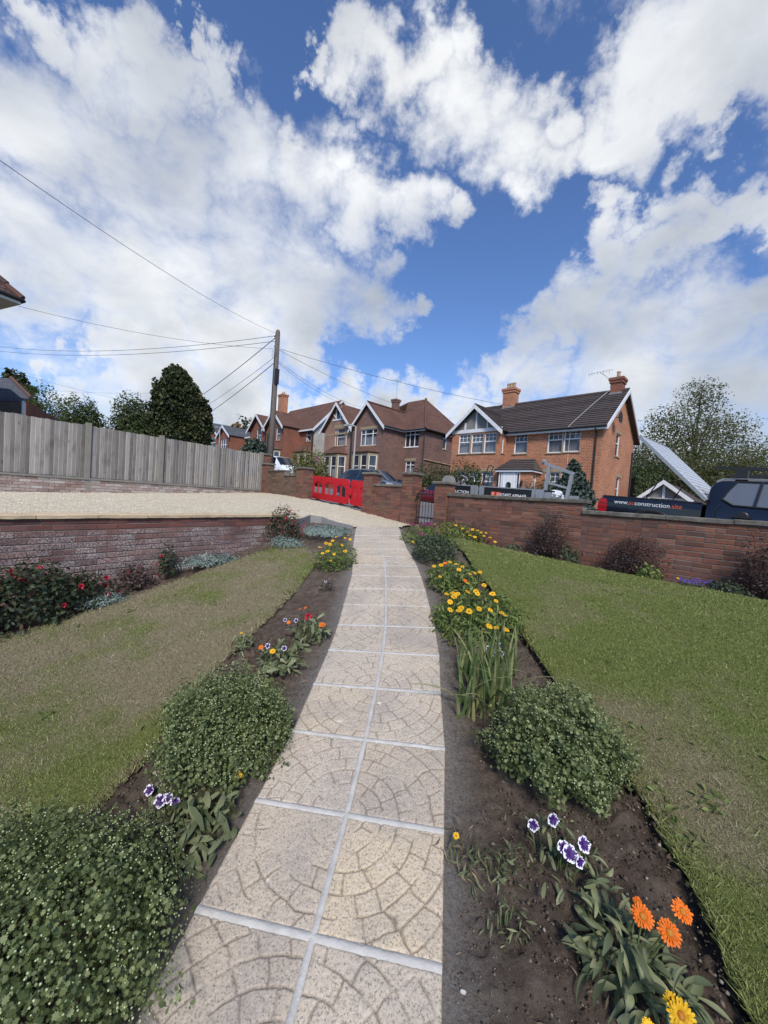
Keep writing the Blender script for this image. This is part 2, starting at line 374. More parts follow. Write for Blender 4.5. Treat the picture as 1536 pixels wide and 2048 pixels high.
def slab_m():
    t = NT('cast_concrete_slab'); p = t.coord('Position'); g = t.attr('groove'); r = t.n('ShaderNodeObjectInfo').outputs['Random']
    base = t.ramp(r, [(0,(.54,.455,.335)),(.4,(.61,.525,.40)),(.75,(.57,.495,.39)),(1,(.67,.545,.35))])
    pale = t.mr(t.noise(p, 5, 6, .65), .35, .7, 0, .5); base = t.mix(pale, base, (.52,.43,.35))
    gr = t.mr(t.noise(p, 2.6, 6, .65), .44, .66, 0, .6); base = t.mix(gr, base, (.33,.30,.265)); st_ = t.mr(t.noise(p, 11, 6, .7), .58, .72, 0, .5); base = t.mix(st_, base, (.28,.24,.20))
    sp = t.mr(t.noise(p, 120, 4, .85), .51, .60, 0, .8); col = t.mix(sp, base, (.13,.115,.10))
    sp2 = t.mr(t.noise(p, 95, 4, .85), .37, .47, .55, 0); col = t.mix(sp2, col, (.62,.56,.49))
    pit = t.math('MULTIPLY', t.mr(t.voro(p, 42), .06, .12, 1, 0), t.mr(t.noise(p, 7, 4, .6), .5, .62, 0, .9)); col = t.mix(pit, col, (.09,.08,.07))
    wb = t.mr(t.noise(p, 9, 5, .5), .70, .74, 0, .8); col = t.mix(wb, col, (.68,.62,.54))
    col = t.mix(t.math('MULTIPLY', g, .75), col, (.14,.115,.09))
    t.bump(t.noise(p, 150, 7, .75), .55, .005); return t.done(col, .9, 0, .15)
M_slab = slab_m()
M_mortar = simple('pale_mortar', (.57,.555,.515), (.42,.405,.37), .9, scale=14, bump=.9, bscale=110, spec=.1)
def gravel_m():
    t = NT('buff_gravel'); p = t.coord('Position'); x = t.n('ShaderNodeTexVoronoi'); t.l(p, x.inputs['Vector']); x.inputs['Scale'].default_value = 62
    sc = t.n('ShaderNodeSeparateColor'); t.l(x.outputs['Color'], sc.inputs[0])
    col = t.ramp(sc.outputs[0], [(0,(.54,.455,.30)),(.35,(.70,.62,.455)),(.7,(.79,.725,.57)),(1,(.64,.59,.49))])
    col = t.mix(t.mr(x.outputs['Distance'], .30, .62, 0, .55), col, (.22,.17,.10)); col = t.mix(t.mr(t.noise(p, 1.4, 5, .6), .4, .7, 0, .3), col, (.44,.37,.25))
    t.bump(x.outputs['Distance'], -.9, .012); return t.done(col, .9, 0, .15)
M_gravel = gravel_m()
def tarmac(name, a, b):
    t = NT(name); p = t.coord('Position'); col = t.mix(t.mr(t.noise(p, 1.1, 6, .65), .3, .7), a, b); col = t.mix(t.mr(t.noise(p, 120, 3, .7), .45, .7, 0, .4), col, tuple(min(1,x*2) for x in b))
    t.bump(t.noise(p, 140, 4, .7), .5, .006); return t.done(col, .85, 0, .25)
M_road = tarmac('old_tarmac', (.115,.115,.12), (.15,.148,.15)); M_apron = tarmac('fresh_tarmac', (.045,.045,.05), (.065,.064,.068))
M_conc = simple('concrete', (.30,.295,.28), (.22,.215,.205), .9, scale=5, bump=.4, bscale=90, spec=.15)
M_cope = simple('weathered_coping', (.20,.185,.155), (.085,.08,.07), .95, scale=9, bump=.9, bscale=55, spec=.1, var=.15, dist=.01, coord='Position')
M_kerb = simple('kerb_concrete', (.27,.27,.26), (.2,.2,.195), .9, scale=3)
M_field = simple('rough_ground', (.07,.085,.04), (.10,.09,.055), .95, scale=.3, coord='Position')
M_white = simple('white_upvc', (.80,.81,.82), (.74,.75,.76), .35, scale=2)
M_whitepaint = simple('white_painted_timber', (.74,.75,.76), (.62,.63,.64), .5, scale=4)
M_black = simple('black_plastic', (.018,.018,.02), (.025,.025,.027), .45)
M_rubber = simple('rubber', (.02,.02,.021), (.03,.03,.03), .8)
M_galv = simple('galvanised_steel', (.42,.43,.43), (.33,.34,.34), .45, .55, scale=12)
M_lead = simple('lead_flashing', (.25,.26,.28), (.18,.19,.2), .6)
M_stone = simple('dressed_sandstone', (.36,.28,.17), (.28,.215,.13), .9, scale=4, bump=.3)
M_curtain = simple('net_curtain', (.62,.64,.66), (.48,.5,.52), .9, scale=3)
M_glass = glass_mat('window_glass', (.05,.06,.075), .5); M_darkglass = glass_mat('car_glass', (.012,.014,.016), .06)

# ------------------------------------------------------------------ polygons
def inpoly(x, y, P):
    c = np.zeros(np.shape(x), bool); n = len(P)
    for i in range(n):
        x0, y0 = P[i]; x1, y1 = P[(i+1) % n]
        c ^= ((y0 > y) != (y1 > y)) & (x < (x1-x0)*(y-y0)/((y1-y0) if abs(y1-y0) > 1e-9 else 1e-9) + x0)
    return c
def dpoly(x, y, P, closed=False):
    d = np.full(np.shape(x), 1e9); n = len(P)
    for i in range(n if closed else n-1):
        a = np.array(P[i]); b = np.array(P[(i+1) % n]); ab = b-a; L = ab@ab+1e-9
        t = np.clip(((x-a[0])*ab[0]+(y-a[1])*ab[1])/L, 0, 1); d = np.minimum(d, np.hypot(x-a[0]-t*ab[0], y-a[1]-t*ab[1]))
    return d
def grid_cells(x0, x1, y0, y1, st, keep):
    xs = np.arange(x0, x1+st/2, st); ys = np.arange(y0, y1+st/2, st); X, Y = np.meshgrid(xs, ys); nx = len(xs)
    I, J = np.meshgrid(np.arange(nx-1), np.arange(len(ys)-1)); a = (J*nx+I).ravel()
    cxm = (X[:-1,:-1]+st/2).ravel(); cym = (Y[:-1,:-1]+st/2).ravel(); k = keep(cxm, cym)
    Fq = np.stack([a, a+1, a+1+nx, a+nx], 1)[k]; used, inv = np.unique(Fq, return_inverse=True)
    return X.ravel()[used], Y.ravel()[used], inv.reshape(Fq.shape)
pxy = lambda L: [tuple(gnd(*p)[:2]) for p in L]
RW_A = np.array([-3.95, 4.35]); RW_D = np.array([.54, .84]); RW_D = RW_D/np.linalg.norm(RW_D); RW_N = np.array([RW_D[1], -RW_D[0]])
RWP = lambda a: RW_A + RW_D*a                     # along the retaining wall, 0 at its second coping joint
RW_END = 3.75
def streetO(x, y): return (x-W0[0])*EO[0] + (y-W0[1])*EO[1]
def streetS(x, y): return (x-W0[0])*ES[0] + (y-W0[1])*ES[1]
def retN(x, y): return (x-RW_A[0])*RW_N[0] + (y-RW_A[1])*RW_N[1]
LE_R = pxy([(928,1104),(945,1132),(985,1182),(1030,1242),(1080,1320),(1150,1412),(1230,1520),(1290,1610),(1340,1700),(1400,1800),(1440,1900),(1480,2000),(1500,2046)]) + [(1.15,.75),(1.05,.2),(1.0,-.6)]
UP_R = [ST(s, -.55)[:2] for s in (0.05, .8, 1.6, 2.4, 3.2, 4.0, 4.8, 5.6, 7.0)]
LAWN_R = LE_R[::-1] + UP_R + [(6.6, 2.0), (6.0, -.6)]
LE_L = pxy([(615,1097),(632,1128),(592,1182),(545,1232),(482,1290),(402,1370),(335,1475),(282,1530),(205,1612),(70,1715),(2,1762)]) + [(-1.75,1.1),(-1.9,.2),(-2.0,-.6)]
UP_L = [tuple((RWP(a) + RW_N*d)) for a, d in ((3.1,.42),(2.2,.45),(1.2,.5),(.4,.55),(-.2,.62),(-1,.6),(-2.4,.55))]
LAWN_L = LE_L[::-1] + UP_L + [(-5.2, 1.5), (-4.6, -.6)]

# ------------------------------------------------------------------ path
PX = [[(-.61,1.41),(-.15,1.32),(.30,1.23)],[(-.54,1.86),(-.08,1.77),(.37,1.68)],[(-.47,2.32),(-.02,2.23),(.44,2.14)],[(-.43,2.78),(.03,2.70),(.48,2.62)],[(-.39,3.24),(.07,3.16),(.53,3.08)],
 [(-.37,3.69),(.09,3.62),(.55,3.55)],[(-.37,4.15),(.09,4.08),(.55,4.01)],[(-.37,4.61),(.09,4.54),(.55,4.46)],[(-.37,5.06),(.08,4.99),(.54,4.92)],[(-.40,5.51),(.06,5.44),(.52,5.37)],[(-.42,5.95),(.04,5.90),(.49,5.82)]]
PX = [[tuple(np.array(PX[0][k])-(n)*(np.array(PX[1][k])-np.array(PX[0][k]))) for k in range(3)] for n in (3,2,1)] + PX
PX += [pxy(r) for r in ([(705,1101),(763,1102),(814,1102.5)],[(707,1087),(759,1087.5),(808,1087.5)],[(709,1074.5),(757,1075),(803,1075)],[(711,1063.5),(755,1064),(800,1064)],[(713,1056),(754,1055),(797,1056)])]
PATH_L = [r[0] for r in PX]; PATH_R = [r[2] for r in PX]; PATH_POLY = PATH_L + PATH_R[::-1]
garden_path = empty('garden_path', (0,0,0), kind='structure', label='garden path of paired cobble-effect slabs with white joints curving to the gravel drive')
TOP = .035
def slab_mesh(q, n, cen, sd):
    (p00, p10, p01, p11) = [np.array(p) for p in q]; t = np.linspace(0, 1, n+1); A, B = np.meshgrid(t, t)
    XY = ((1-A)*(1-B))[...,None]*p00 + (A*(1-B))[...,None]*p10 + ((1-A)*B)[...,None]*p01 + (A*B)[...,None]*p11
    X = XY[...,0]; Y = XY[...,1]; S_ = .445
    u = np.abs(A-cen[0])*S_; v = np.abs(B-cen[1])*S_
    jr = (fbm(u*12, v*12, 3, sd)-.5)*.020; r = np.hypot(u, v)+jr; th = np.arctan2(v, u)+(fbm(u*9+5, v*9, 2, sd+3)-.5)*.14
    st = .079; k = np.floor(r/st + .5); gd = np.abs(r - k*st); gd = np.where(k < 1, 1, gd)
    ring = np.floor(r/st); nk = np.maximum(2, ring*1.0+1.3).astype(int); ph = (th/(PI/2))*nk + .5*(ring % 2)
    rd = np.abs(ph - np.round(ph))/nk*(PI/2)*np.maximum(r, .02); rd = np.where((ring < 1), 1, rd)
    d = np.minimum(gd, rd); wear = np.clip((fbm(u*11+sd, v*11, 3, sd+9)-.34)*6, 0, 1)
    w = .0055; g = np.clip(1-d/w, 0, 1)*wear
    e = np.minimum(np.minimum(A, 1-A), np.minimum(B, 1-B))*S_; er = np.clip(1-e/.010, 0, 1)**2
    stone = (fbm(ring*3.1+7, np.floor(ph)*5.3, 1, sd)-.5)*.0025
    Z = G(X, Y) + TOP - .0075*g - .006*er + stone*.6 + (fbm(X*60, Y*60, 3, 5)-.5)*.0045
    V = np.stack([X, Y, Z], -1).reshape(-1, 3); N1 = n+1; a = (np.arange(n)[:,None]*N1 + np.arange(n)[None]).ravel()
    Fq = np.stack([a, a+1, a+1+N1, a+N1], 1)
    ring_i = np.concatenate([np.arange(n), n + N1*np.arange(n), N1*N1-1-np.arange(n), N1*(n)-N1*np.arange(n)])
    low = V[ring_i].copy(); low[:,2] -= .06; b = len(V); V = np.concatenate([V, low]); m_ = len(ring_i); j = np.arange(m_)
    Fs = np.stack([ring_i, b+j, b+(j+1)%m_, ring_i[(j+1)%m_]], 1)
    return np_mesh('paving_slab', V, np.concatenate([Fq, Fs]), [M_slab], attr={'groove': ('POINT', np.concatenate([g.ravel(), np.zeros(m_)]))}, smooth=True)
NR = len(PX)-1
for i in range(NR):
    near = i < 3
    for c in (0, 1):
        p00, p10, p01, p11 = [np.array(p) for p in (PX[i][c], PX[i][c+1], PX[i+1][c], PX[i+1][c+1])]
        gx = .011; gy = .012 if i < 8 else .006
        ax = (p10-p00)/np.linalg.norm(p10-p00); ay = (p01-p00)/np.linalg.norm(p01-p00)
        jx = random.uniform(-.003, .003)
        inl, inr = (0 if c == 0 else gx+jx), (gx+jx if c == 0 else 0)
        q = (p00+ax*inl+ay*gy, p10-ax*inr+ay*gy, p01+ax*inl-ay*gy, p11-ax*inr-ay*gy)
        n = 110 if 2 <= i <= 6 else 80 if i <= 9 else 50
        if i < 2: n = 24
        cen = (1 if c == 0 else 0, 1 if (i-3) % 2 == 0 else 0)
        link('paving_slab', slab_mesh(q, n, cen, i*2+c+1), garden_path)
mb = MB()
def strip(a, b, w, n, wob=.004):
    a = np.array(a); b = np.array(b); d = b-a; L = np.linalg.norm(d); d /= L; nn = np.array([-d[1], d[0]]); base = len(mb.v)
    for k in range(n+1):
        p = a + d*L*k/n
        for j, (f, h) in enumerate(((-1,-.012),(-.72,-.0015),(0,.0008),(.72,-.0015),(1,-.012))):
            q = p + nn*(f*w + (fbm(p[0]*40+j, p[1]*40, 2, 3)-.5)*wob); mb.v.append((q[0], q[1], G(*q)+TOP+h+(fbm(q[0]*50, q[1]*50, 2, 8)-.5)*.003))
    for k in range(n):
        for j in range(4): i0 = base+k*5+j; mb.f.append((i0, i0+1, i0+6, i0+5)); mb.m.append(0)
for i in range(NR):
    strip(PX[i][1], PX[i+1][1], .0165, 16 if i < 9 else 6)
for i in range(NR):
    w = .0185 if i < 9 else .009
    strip(PX[i][0], PX[i][1], w, 14); strip(PX[i][1], PX[i][2], w, 14)
mb.build('mortar_joints', M_mortar, garden_path, smooth=True, uv=False)

# ------------------------------------------------------------------ soil, lawns, grass
def soil_keep(x, y):
    return (streetO(x, y) < .02) & ((retN(x, y) > -.06) | (streetO(x, y) > -3.2)) & ~((inpoly(x, y, PATH_POLY)) & (dpoly(x, y, PATH_POLY, True) > .08))
EDGE_POLY = [tuple(RWP(RW_END)), tuple(gnd(617,1046)[:2]), tuple(gnd(645,1044)[:2]), tuple(gnd(708,1057)[:2])]
FX0, FX1, FY0, FY1 = -1.5, 2.1, .45, 3.75
def soil(name, X, Y, Fq, fine):
    z = G(X, Y); lr = inpoly(X, Y, LAWN_R); ll = inpoly(X, Y, LAWN_L); lawn = lr | ll
    d = np.minimum(dpoly(X, Y, LE_R), dpoly(X, Y, LE_L)); pd = np.minimum(dpoly(X, Y, PATH_L), dpoly(X, Y, PATH_R))
    z = z - .045*np.exp(-(d/.09)**2)*(dpoly(X, Y, LE_R) < .3) + (fbm(X*5, Y*5, 3, 1)-.5)*.06*np.clip(pd/.15, .1, 1)
    if fine:
        cl = fbm(X*26, Y*26, 4, 4); z = z + np.clip(cl-.46, 0, 1)*.17*np.clip(pd/.28, 0, 1)*np.clip(fbm(X*3, Y*3, 2, 9)*2.2-.4, .2, 1) + (fbm(X*55, Y*55, 3, 6)-.5)*.022*np.clip(pd/.2, .2, 1)
    z = np.where(lawn & (d > .05), G(X, Y)-.03, z); z = z - .02 + .03*np.exp(-(pd/.05)**2)
    dust = np.exp(-(pd/.13)**2)*.95
    return link(name, np_mesh(name, np.stack([X, Y, z], 1), Fq, [M_soil], attr={'dust': ('POINT', dust)}, smooth=True), kind='structure')
X, Y, Fq = grid_cells(FX0, FX1, FY0, FY1, .014, soil_keep); soil('flower_bed_soil', X, Y, Fq, True)
X, Y, Fq = grid_cells(-5.5, 7.5, -1.5, 11.5, .05, lambda x, y: soil_keep(x, y) & ~((x > FX0+.06) & (x < FX1-.06) & (y > FY0+.06) & (y < FY1-.06)) & (retN(x, y) > -.5)); soil('garden_soil', X, Y, Fq, False)
def dryness(x, y, left):
    n = fbm(x*1.3+3, y*1.3, 4, 21); n2 = fbm(x*5, y*5, 3, 22)
    if left: return np.clip((n-.40)*3.4 + (n2-.5)*1.0 + .38 - .6*np.exp(-((x+1.1)**2+(y-5.5)**2)/.5), .05, .95)
    c = gnd(1450,1600); c2 = gnd(1100,1260)
    return np.clip((n-.60)*1.8 + (n2-.5)*.7 + .75*np.exp(-((x-c[0])**2+(y-c[1])**2)/.22) + .35*np.exp(-((x-c2[0])**2+(y-c2[1])**2)/.5) + .02, 0, .85)
for nm, P, left, lab in (('lawn', LAWN_R, False, None), ('lawn', LAWN_L, True, None)):
    xs = [p[0] for p in P]; ys = [p[1] for p in P]
    X, Y, Fq = grid_cells(min(xs), max(xs), min(ys), max(ys), .03, lambda x, y: inpoly(x, y, P))
    ed = dpoly(X, Y, P, True); Z = G(X, Y) + .018 + (fbm(X*4, Y*4, 3, 2)-.5)*.03 - .02*(ed < .022)
    link('lawn_ground', np_mesh('lawn_ground', np.stack([X, Y, Z], 1), Fq, [M_lawn], attr={'dry': ('POINT', dryness(X, Y, left))}, smooth=True), kind='structure')
    # blades
    N = 720000; rr_ = np.exp(RG.uniform(math.log(.85), math.log(9.5), N)); aa_ = np.where(RG.random(N) < .85, RG.uniform(.02, .92, N), RG.uniform(.9, 1.5, N))*(-1 if left else 1); x = rr_*np.sin(aa_); y = rr_*np.cos(aa_)
    keep = inpoly(x, y, P); x = x[keep]; y = y[keep]; n = len(x); ed = dpoly(x, y, P, True)
    x += RG.normal(0, .008, n)*(ed < .05); dist = np.hypot(x, y)
    h = RG.uniform(.007, .016, n)*(1+2.0*np.exp(-ed/.04)*RG.random(n)**2) * (1+.05*dist); h *= np.where(RG.random(n) < .012, 2.2, 1)
    wd = RG.uniform(.0010, .0020, n)*(1+.42*dist); a = RG.uniform(0, 2*PI, n); lean = RG.uniform(.2, 1.8, n)*h; la = RG.uniform(0, 2*PI, n)
    z = G(x, y) + .012 + (fbm(x*4, y*4, 3, 2)-.5)*.03
    V = np.empty((n, 3, 3)); V[:,0] = np.stack([x-wd*np.cos(a), y-wd*np.sin(a), z], 1); V[:,1] = np.stack([x+wd*np.cos(a), y+wd*np.sin(a), z], 1)
    V[:,2] = np.stack([x+lean*np.cos(la), y+lean*np.sin(la), z+h], 1)
    dr = dryness(x, y, left); dr = np.where(RG.random(n) < dr, RG.uniform(.6, 1, n), RG.uniform(0, .25, n))
    link('grass', np_mesh('grass', V.reshape(-1,3), np.arange(3*n).reshape(-1,3), [M_blade], attr={'rnd': ('FACE', RG.random(n)), 'dry': ('FACE', dr)}), kind='stuff',
         label='mown green lawn with a few dry patches beside the right flower bed' if not left else 'dry straw-coloured lawn below the retaining wall', cat='grass')
def clods():
    N = 34000; x = RG.uniform(-1.4, 2.0, N); y = RG.uniform(.6, 3.6, N)
    keep = ~inpoly(x, y, LAWN_R) & ~inpoly(x, y, LAWN_L) & ~inpoly(x, y, PATH_POLY) & (dpoly(x, y, PATH_POLY, True) > .03); x = x[keep]; y = y[keep]; n = len(x)
    m2 = 16000; e_ = np.array(PATH_L[1:12] + PATH_R[1:12]); i_ = RG.integers(0, 10, m2) + 11*RG.integers(0, 2, m2); t_ = RG.random(m2)[:,None]; q_ = e_[i_]*(1-t_) + e_[i_+1]*t_; sg_ = np.where(i_ < 11, -1, 1)
    x2 = q_[:,0] + sg_*np.abs(RG.normal(0, .09, m2)) + sg_*.006; y2 = q_[:,1]; nb_ = n; x = np.concatenate([x, x2]); y = np.concatenate([y, y2]); n = len(x)
    s = RG.gamma(1.3, .0021, n)+.0012; s = np.minimum(s, .016)*np.clip(dpoly(x, y, PATH_POLY, True)/.3, .5, 1); s[nb_:] *= .75; z = G(x, y) - .005 + (fbm(x*5, y*5, 3, 1)-.5)*.04
    T = np.array([(1,0,0),(-1,0,0),(0,1,0),(0,-1,0),(0,0,.8),(0,0,-.6)]); FT = np.array([(0,2,4),(2,1,4),(1,3,4),(3,0,4),(2,0,5),(1,2,5),(3,1,5),(0,3,5)])
    V = (T[None]*RG.uniform(.6, 1.3, (n,6,1)))*s[:,None,None] + np.stack([x,y,z],1)[:,None]; Fq = (FT[None] + 6*np.arange(n)[:,None,None]).reshape(-1,3)
    t = NT('soil_crumb'); r = t.attr('rnd'); mm = t.done(t.ramp(r, [(0,(.045,.032,.024)),(.6,(.11,.083,.062)),(.93,(.19,.155,.12)),(1,(.36,.33,.29))]), .95, 0, .1)
    link('soil_crumbs', np_mesh('soil_crumbs', V.reshape(-1,3), Fq, [mm], attr={'rnd': ('FACE', np.repeat(np.where(np.arange(n) < nb_, RG.random(n)**1.3, RG.uniform(.55, 1, n)), 8))}), kind='stuff', label='loose crumbs of dark soil and grit in the flower beds', cat='soil')
clods()

# ------------------------------------------------------------------ gravel drive
FE_C = np.array(ST(-9.0, 0)[:2]); FE_N = RW_N
gc = [(*(RWP(a)), 1.325) for a in (-2, 0, 1.5, 3, RW_END)] + [tuple(plane(px, py, FE_C, FE_N)) for px, py in ((0,985),(250,987),(443,986),(520,985))]
gc += [(*ST(-6.1, 0)[:2], 1.60), (*ST(-2.5, 0)[:2], 1.36), (*ST(-1.3, 0)[:2], 1.20), tuple(gnd(708,1056)), tuple(gnd(754,1054)), tuple(gnd(800,1054)), (*gnd(645,1044)[:2], gnd(645,1044)[2]+.09)]
gc = np.array(gc); GB = lambda x, y: np.stack([np.ones_like(x), x, y, x*y, x*x, y*y], -1)
GC = np.linalg.lstsq(np.vstack([GB(gc[:,0], gc[:,1]), .3*np.eye(6)[3:]*np.array([10,10,10])[:,None]]), np.concatenate([gc[:,2], np.zeros(3)]), rcond=None)[0]
def GV(x, y):
    x = np.asarray(x, float); y = np.asarray(y, float); z = GB(x, y)@GC; d = dpoly(x, y, [PX[-1][0], PX[-1][2]]); w = np.clip((1.9-d)/1.5, 0, 1); w = w*w*(3-2*w)
    return z*(1-w) + (G(x, y)+.03)*w
GP = [tuple(RWP(-4.0)+RW_N*-.02), tuple(RWP(RW_END)+RW_N*-.02), tuple(gnd(617,1045)[:2]), tuple(gnd(645,1043.5)[:2]), tuple(gnd(706,1057)[:2]), tuple(gnd(754,1055.5)[:2]), tuple(gnd(800,1057)[:2]), ST(-.85,.0)[:2], ST(-2.3,.05)[:2], ST(-2.4,.12)[:2], ST(-6.3,.12)[:2], ST(-9.05,.05)[:2], tuple(FE_C - RW_D*14)]
xs = [p[0] for p in GP]; ys = [p[1] for p in GP]
X, Y, Fq = grid_cells(min(xs), max(xs), min(ys), max(ys), .06, lambda x, y: inpoly(x, y, GP))
Z = GV(X, Y) + (fbm(X*7, Y*7, 3, 5)-.5)*.04 - .004
link('gravel_drive', np_mesh('gravel_drive', np.stack([X, Y, Z], 1), Fq, [M_gravel], smooth=True), kind='structure')
def stones():
    N = 60000; x = RG.uniform(min(xs), max(xs), N); y = RG.uniform(3.5, max(ys), N); k = inpoly(x, y, GP) & (RG.random(N) < (6/np.maximum(np.hypot(x,y),5))**1.5) & (np.abs(x) < y*1.06+.3); x = x[k]; y = y[k]; n = len(x)
    s = RG.uniform(.006, .012, n); z = GV(x, y) + (fbm(x*7, y*7, 3, 5)-.5)*.04 + .002
    T = np.array([(1,0,0),(-.5,.87,0),(-.5,-.87,0),(0,0,.8)]); FT = np.array([(0,1,3),(1,2,3),(2,0,3)])
    V = (T[None]*RG.uniform(.6, 1.3, (n,4,1)))*s[:,None,None] + np.stack([x,y,z],1)[:,None]; Fq = (FT[None] + 4*np.arange(n)[:,None,None]).reshape(-1,3)
    t = NT('gravel_stone'); r = t.attr('rnd'); mm = t.done(t.ramp(r, [(0,(.52,.43,.28)),(.4,(.70,.62,.46)),(.8,(.80,.735,.59)),(1,(.64,.61,.53))]), .9, 0, .15)
    link('gravel', np_mesh('gravel', V.reshape(-1,3), Fq, [mm], attr={'rnd': ('FACE', np.repeat(RG.random(n), 3))}), kind='stuff', label='loose buff gravel spread over the driveway', cat='gravel')
stones()
ep = [np.array(RWP(RW_END)), gnd(617,1045)[:2], gnd(645,1043.5)[:2], gnd(706,1057)[:2]]
drive_edging = empty('drive_edging', (0,0,0), kind='structure', label='grey edging boards between the gravel and the silver ground cover')
for a, b in zip(ep, ep[1:]):
    d = (b-a)/np.linalg.norm(b-a); n_ = np.array([d[1], -d[0]])*.05; eb = MB(); V = []
    for k in range(5):
        p = a + (b-a)*k/4; zt = float(GV(*p))+.035; V += [(*(p), zt-.5), (*p, zt), (*(p+n_), zt), (*(p+n_), zt-.5)]
    eb.mesh(V, [(0,1,2,3),(19,18,17,16)] + [(k*4+j, k*4+4+j, k*4+4+(j+1)%4, k*4+(j+1)%4) for k in range(4) for j in range(4)]); eb.build('edging_board', M_conc, drive_edging)

# ------------------------------------------------------------------ street
def street_sheet(name, mat, s0, s1, o0, o1, dz, ns=60, no=4, **k):
    s = np.linspace(s0, s1, ns); o = np.linspace(o0, o1, no); Sg, Og = np.meshgrid(s, o); P = W0[None] + Sg.reshape(-1,1)*ES + Og.reshape(-1,1)*EO
    z = ROADZ(Sg, Og).ravel() + dz; a = (np.arange(no-1)[:,None]*ns + np.arange(ns-1)[None]).ravel()
    return link(name, np_mesh(name, np.column_stack([P, z]), np.stack([a, a+1, a+1+ns, a+ns], 1), [mat]), kind='structure', **k)
street_sheet('road', M_road, -90, 40, 1.25, 7.2, 0, 120)
street_sheet('pavement', M_road, 40, -1.2, 1.05, .22, .10, 60); street_sheet('pavement', M_road, -7.3, -90, 1.05, .22, .10, 60)
street_sheet('pavement', M_road, -90, 40, 7.4, 9.0, .11, 120)
ss_ = np.linspace(-6.35, -2.35, 20); oo_ = np.linspace(.06, 1.06, 6); V = []
for s in ss_:
    for o in oo_:
        q = ST(s, o); e0 = ST(s, .06); t_ = (o-.06)/1.0; V.append((q[0], q[1], (float(GV(e0[0], e0[1]))+.008)*(1-t_) + (RZ(s, o)+.05)*t_))
link('driveway_apron', np_mesh('driveway_apron', np.array(V), np.array([(i*6+j, i*6+j+1, (i+1)*6+j+1, (i+1)*6+j) for i in range(19) for j in range(5)]), [M_apron]), kind='structure')
kb = MB()
for s0, s1, o0, o1, h in ((40,-1.2,1.05,1.25,.11),(-2.4,-6.3,1.05,1.25,.05),(-7.3,-80,1.05,1.25,.11),(40,-80,7.2,7.4,.115)):
    n = max(1, int(abs(s1-s0)/.915))
    for i in range(n):
        a = s0+(s1-s0)*i/n; b = s0+(s1-s0)*(i+.992)/n; q = (o0+o1)/2
        kb.bar((*ST(a, q)[:2], RZ(a, q)+h-.075), (*ST(b, q)[:2], RZ(b, q)+h-.075), .195, .15)
kb.build('kerb', M_kerb, kind='structure')
def terrain():
    s = np.concatenate([np.linspace(-900,-100,14), np.linspace(-90,45,70), np.linspace(55,900,14)]); o = np.concatenate([np.linspace(-700,-20,12), [-12,-8,-4,-.4,.12,.2,1,7.3,9.0,10,13,20,30,50,90,200,500,900]])
    Sg, Og = np.meshgrid(s, o); P = W0[None] + Sg.reshape(-1,1)*ES + Og.reshape(-1,1)*EO; z = ROADZ(Sg, Og) - .16 + np.where(Og > 9.5, .2, 0); z = np.where(Og < .15, -1.2, z).ravel()
    ns = len(s); a = (np.arange(len(o)-1)[:,None]*ns + np.arange(ns-1)[None]).ravel()
    link('ground', np_mesh('ground', np.column_stack([P, z]), np.stack([a, a+1, a+1+ns, a+ns], 1), [M_field]), kind='structure')
terrain()
# ------------------------------------------------------------------ brickwork, piece by piece
RED = [(0,(.11,.052,.040)),(.25,(.19,.075,.050)),(.55,(.255,.098,.060)),(.8,(.165,.085,.066)),(1,(.31,.14,.088))]
M_brick_ret = piece_brick('retaining_wall_brick', [(0,(.13,.055,.048)),(.3,(.20,.075,.058)),(.6,(.25,.095,.07)),(.8,(.17,.085,.08)),(1,(.30,.135,.10))], lichen=.95, ltop=1.15, lcol=(.56,.53,.50))
M_brick_wall = piece_brick('street_wall_brick', RED, lichen=.0, grime=(.085,.070,.060))
M_brick_orange = piece_brick('pillar_brick', [(0,(.13,.055,.040)),(.4,(.23,.088,.058)),(.75,(.27,.115,.07)),(1,(.17,.105,.055))], lichen=.0)
M_bed = simple('lime_mortar', (.24,.22,.19), (.15,.135,.12), .95, scale=7, bump=.6, coord='Position')
def brick_me(L, W_, H, mat):
    mb = MB(); b = .005; V = []
    for z, i in ((0,b),(b,0),(H-b,0),(H,b)):
        V += [(i-L/2, i-W_/2, z), (L/2-i, i-W_/2, z), (L/2-i, W_/2-i, z), (i-L/2, W_/2-i, z)]
    Fc = [(3,2,1,0),(12,13,14,15)] + [(k*4+j, k*4+(j+1)%4, k*4+4+(j+1)%4, k*4+4+j) for k in range(3) for j in range(4)]
    mb.mesh(V, Fc); return mb.me('brick', mat, uv=False)
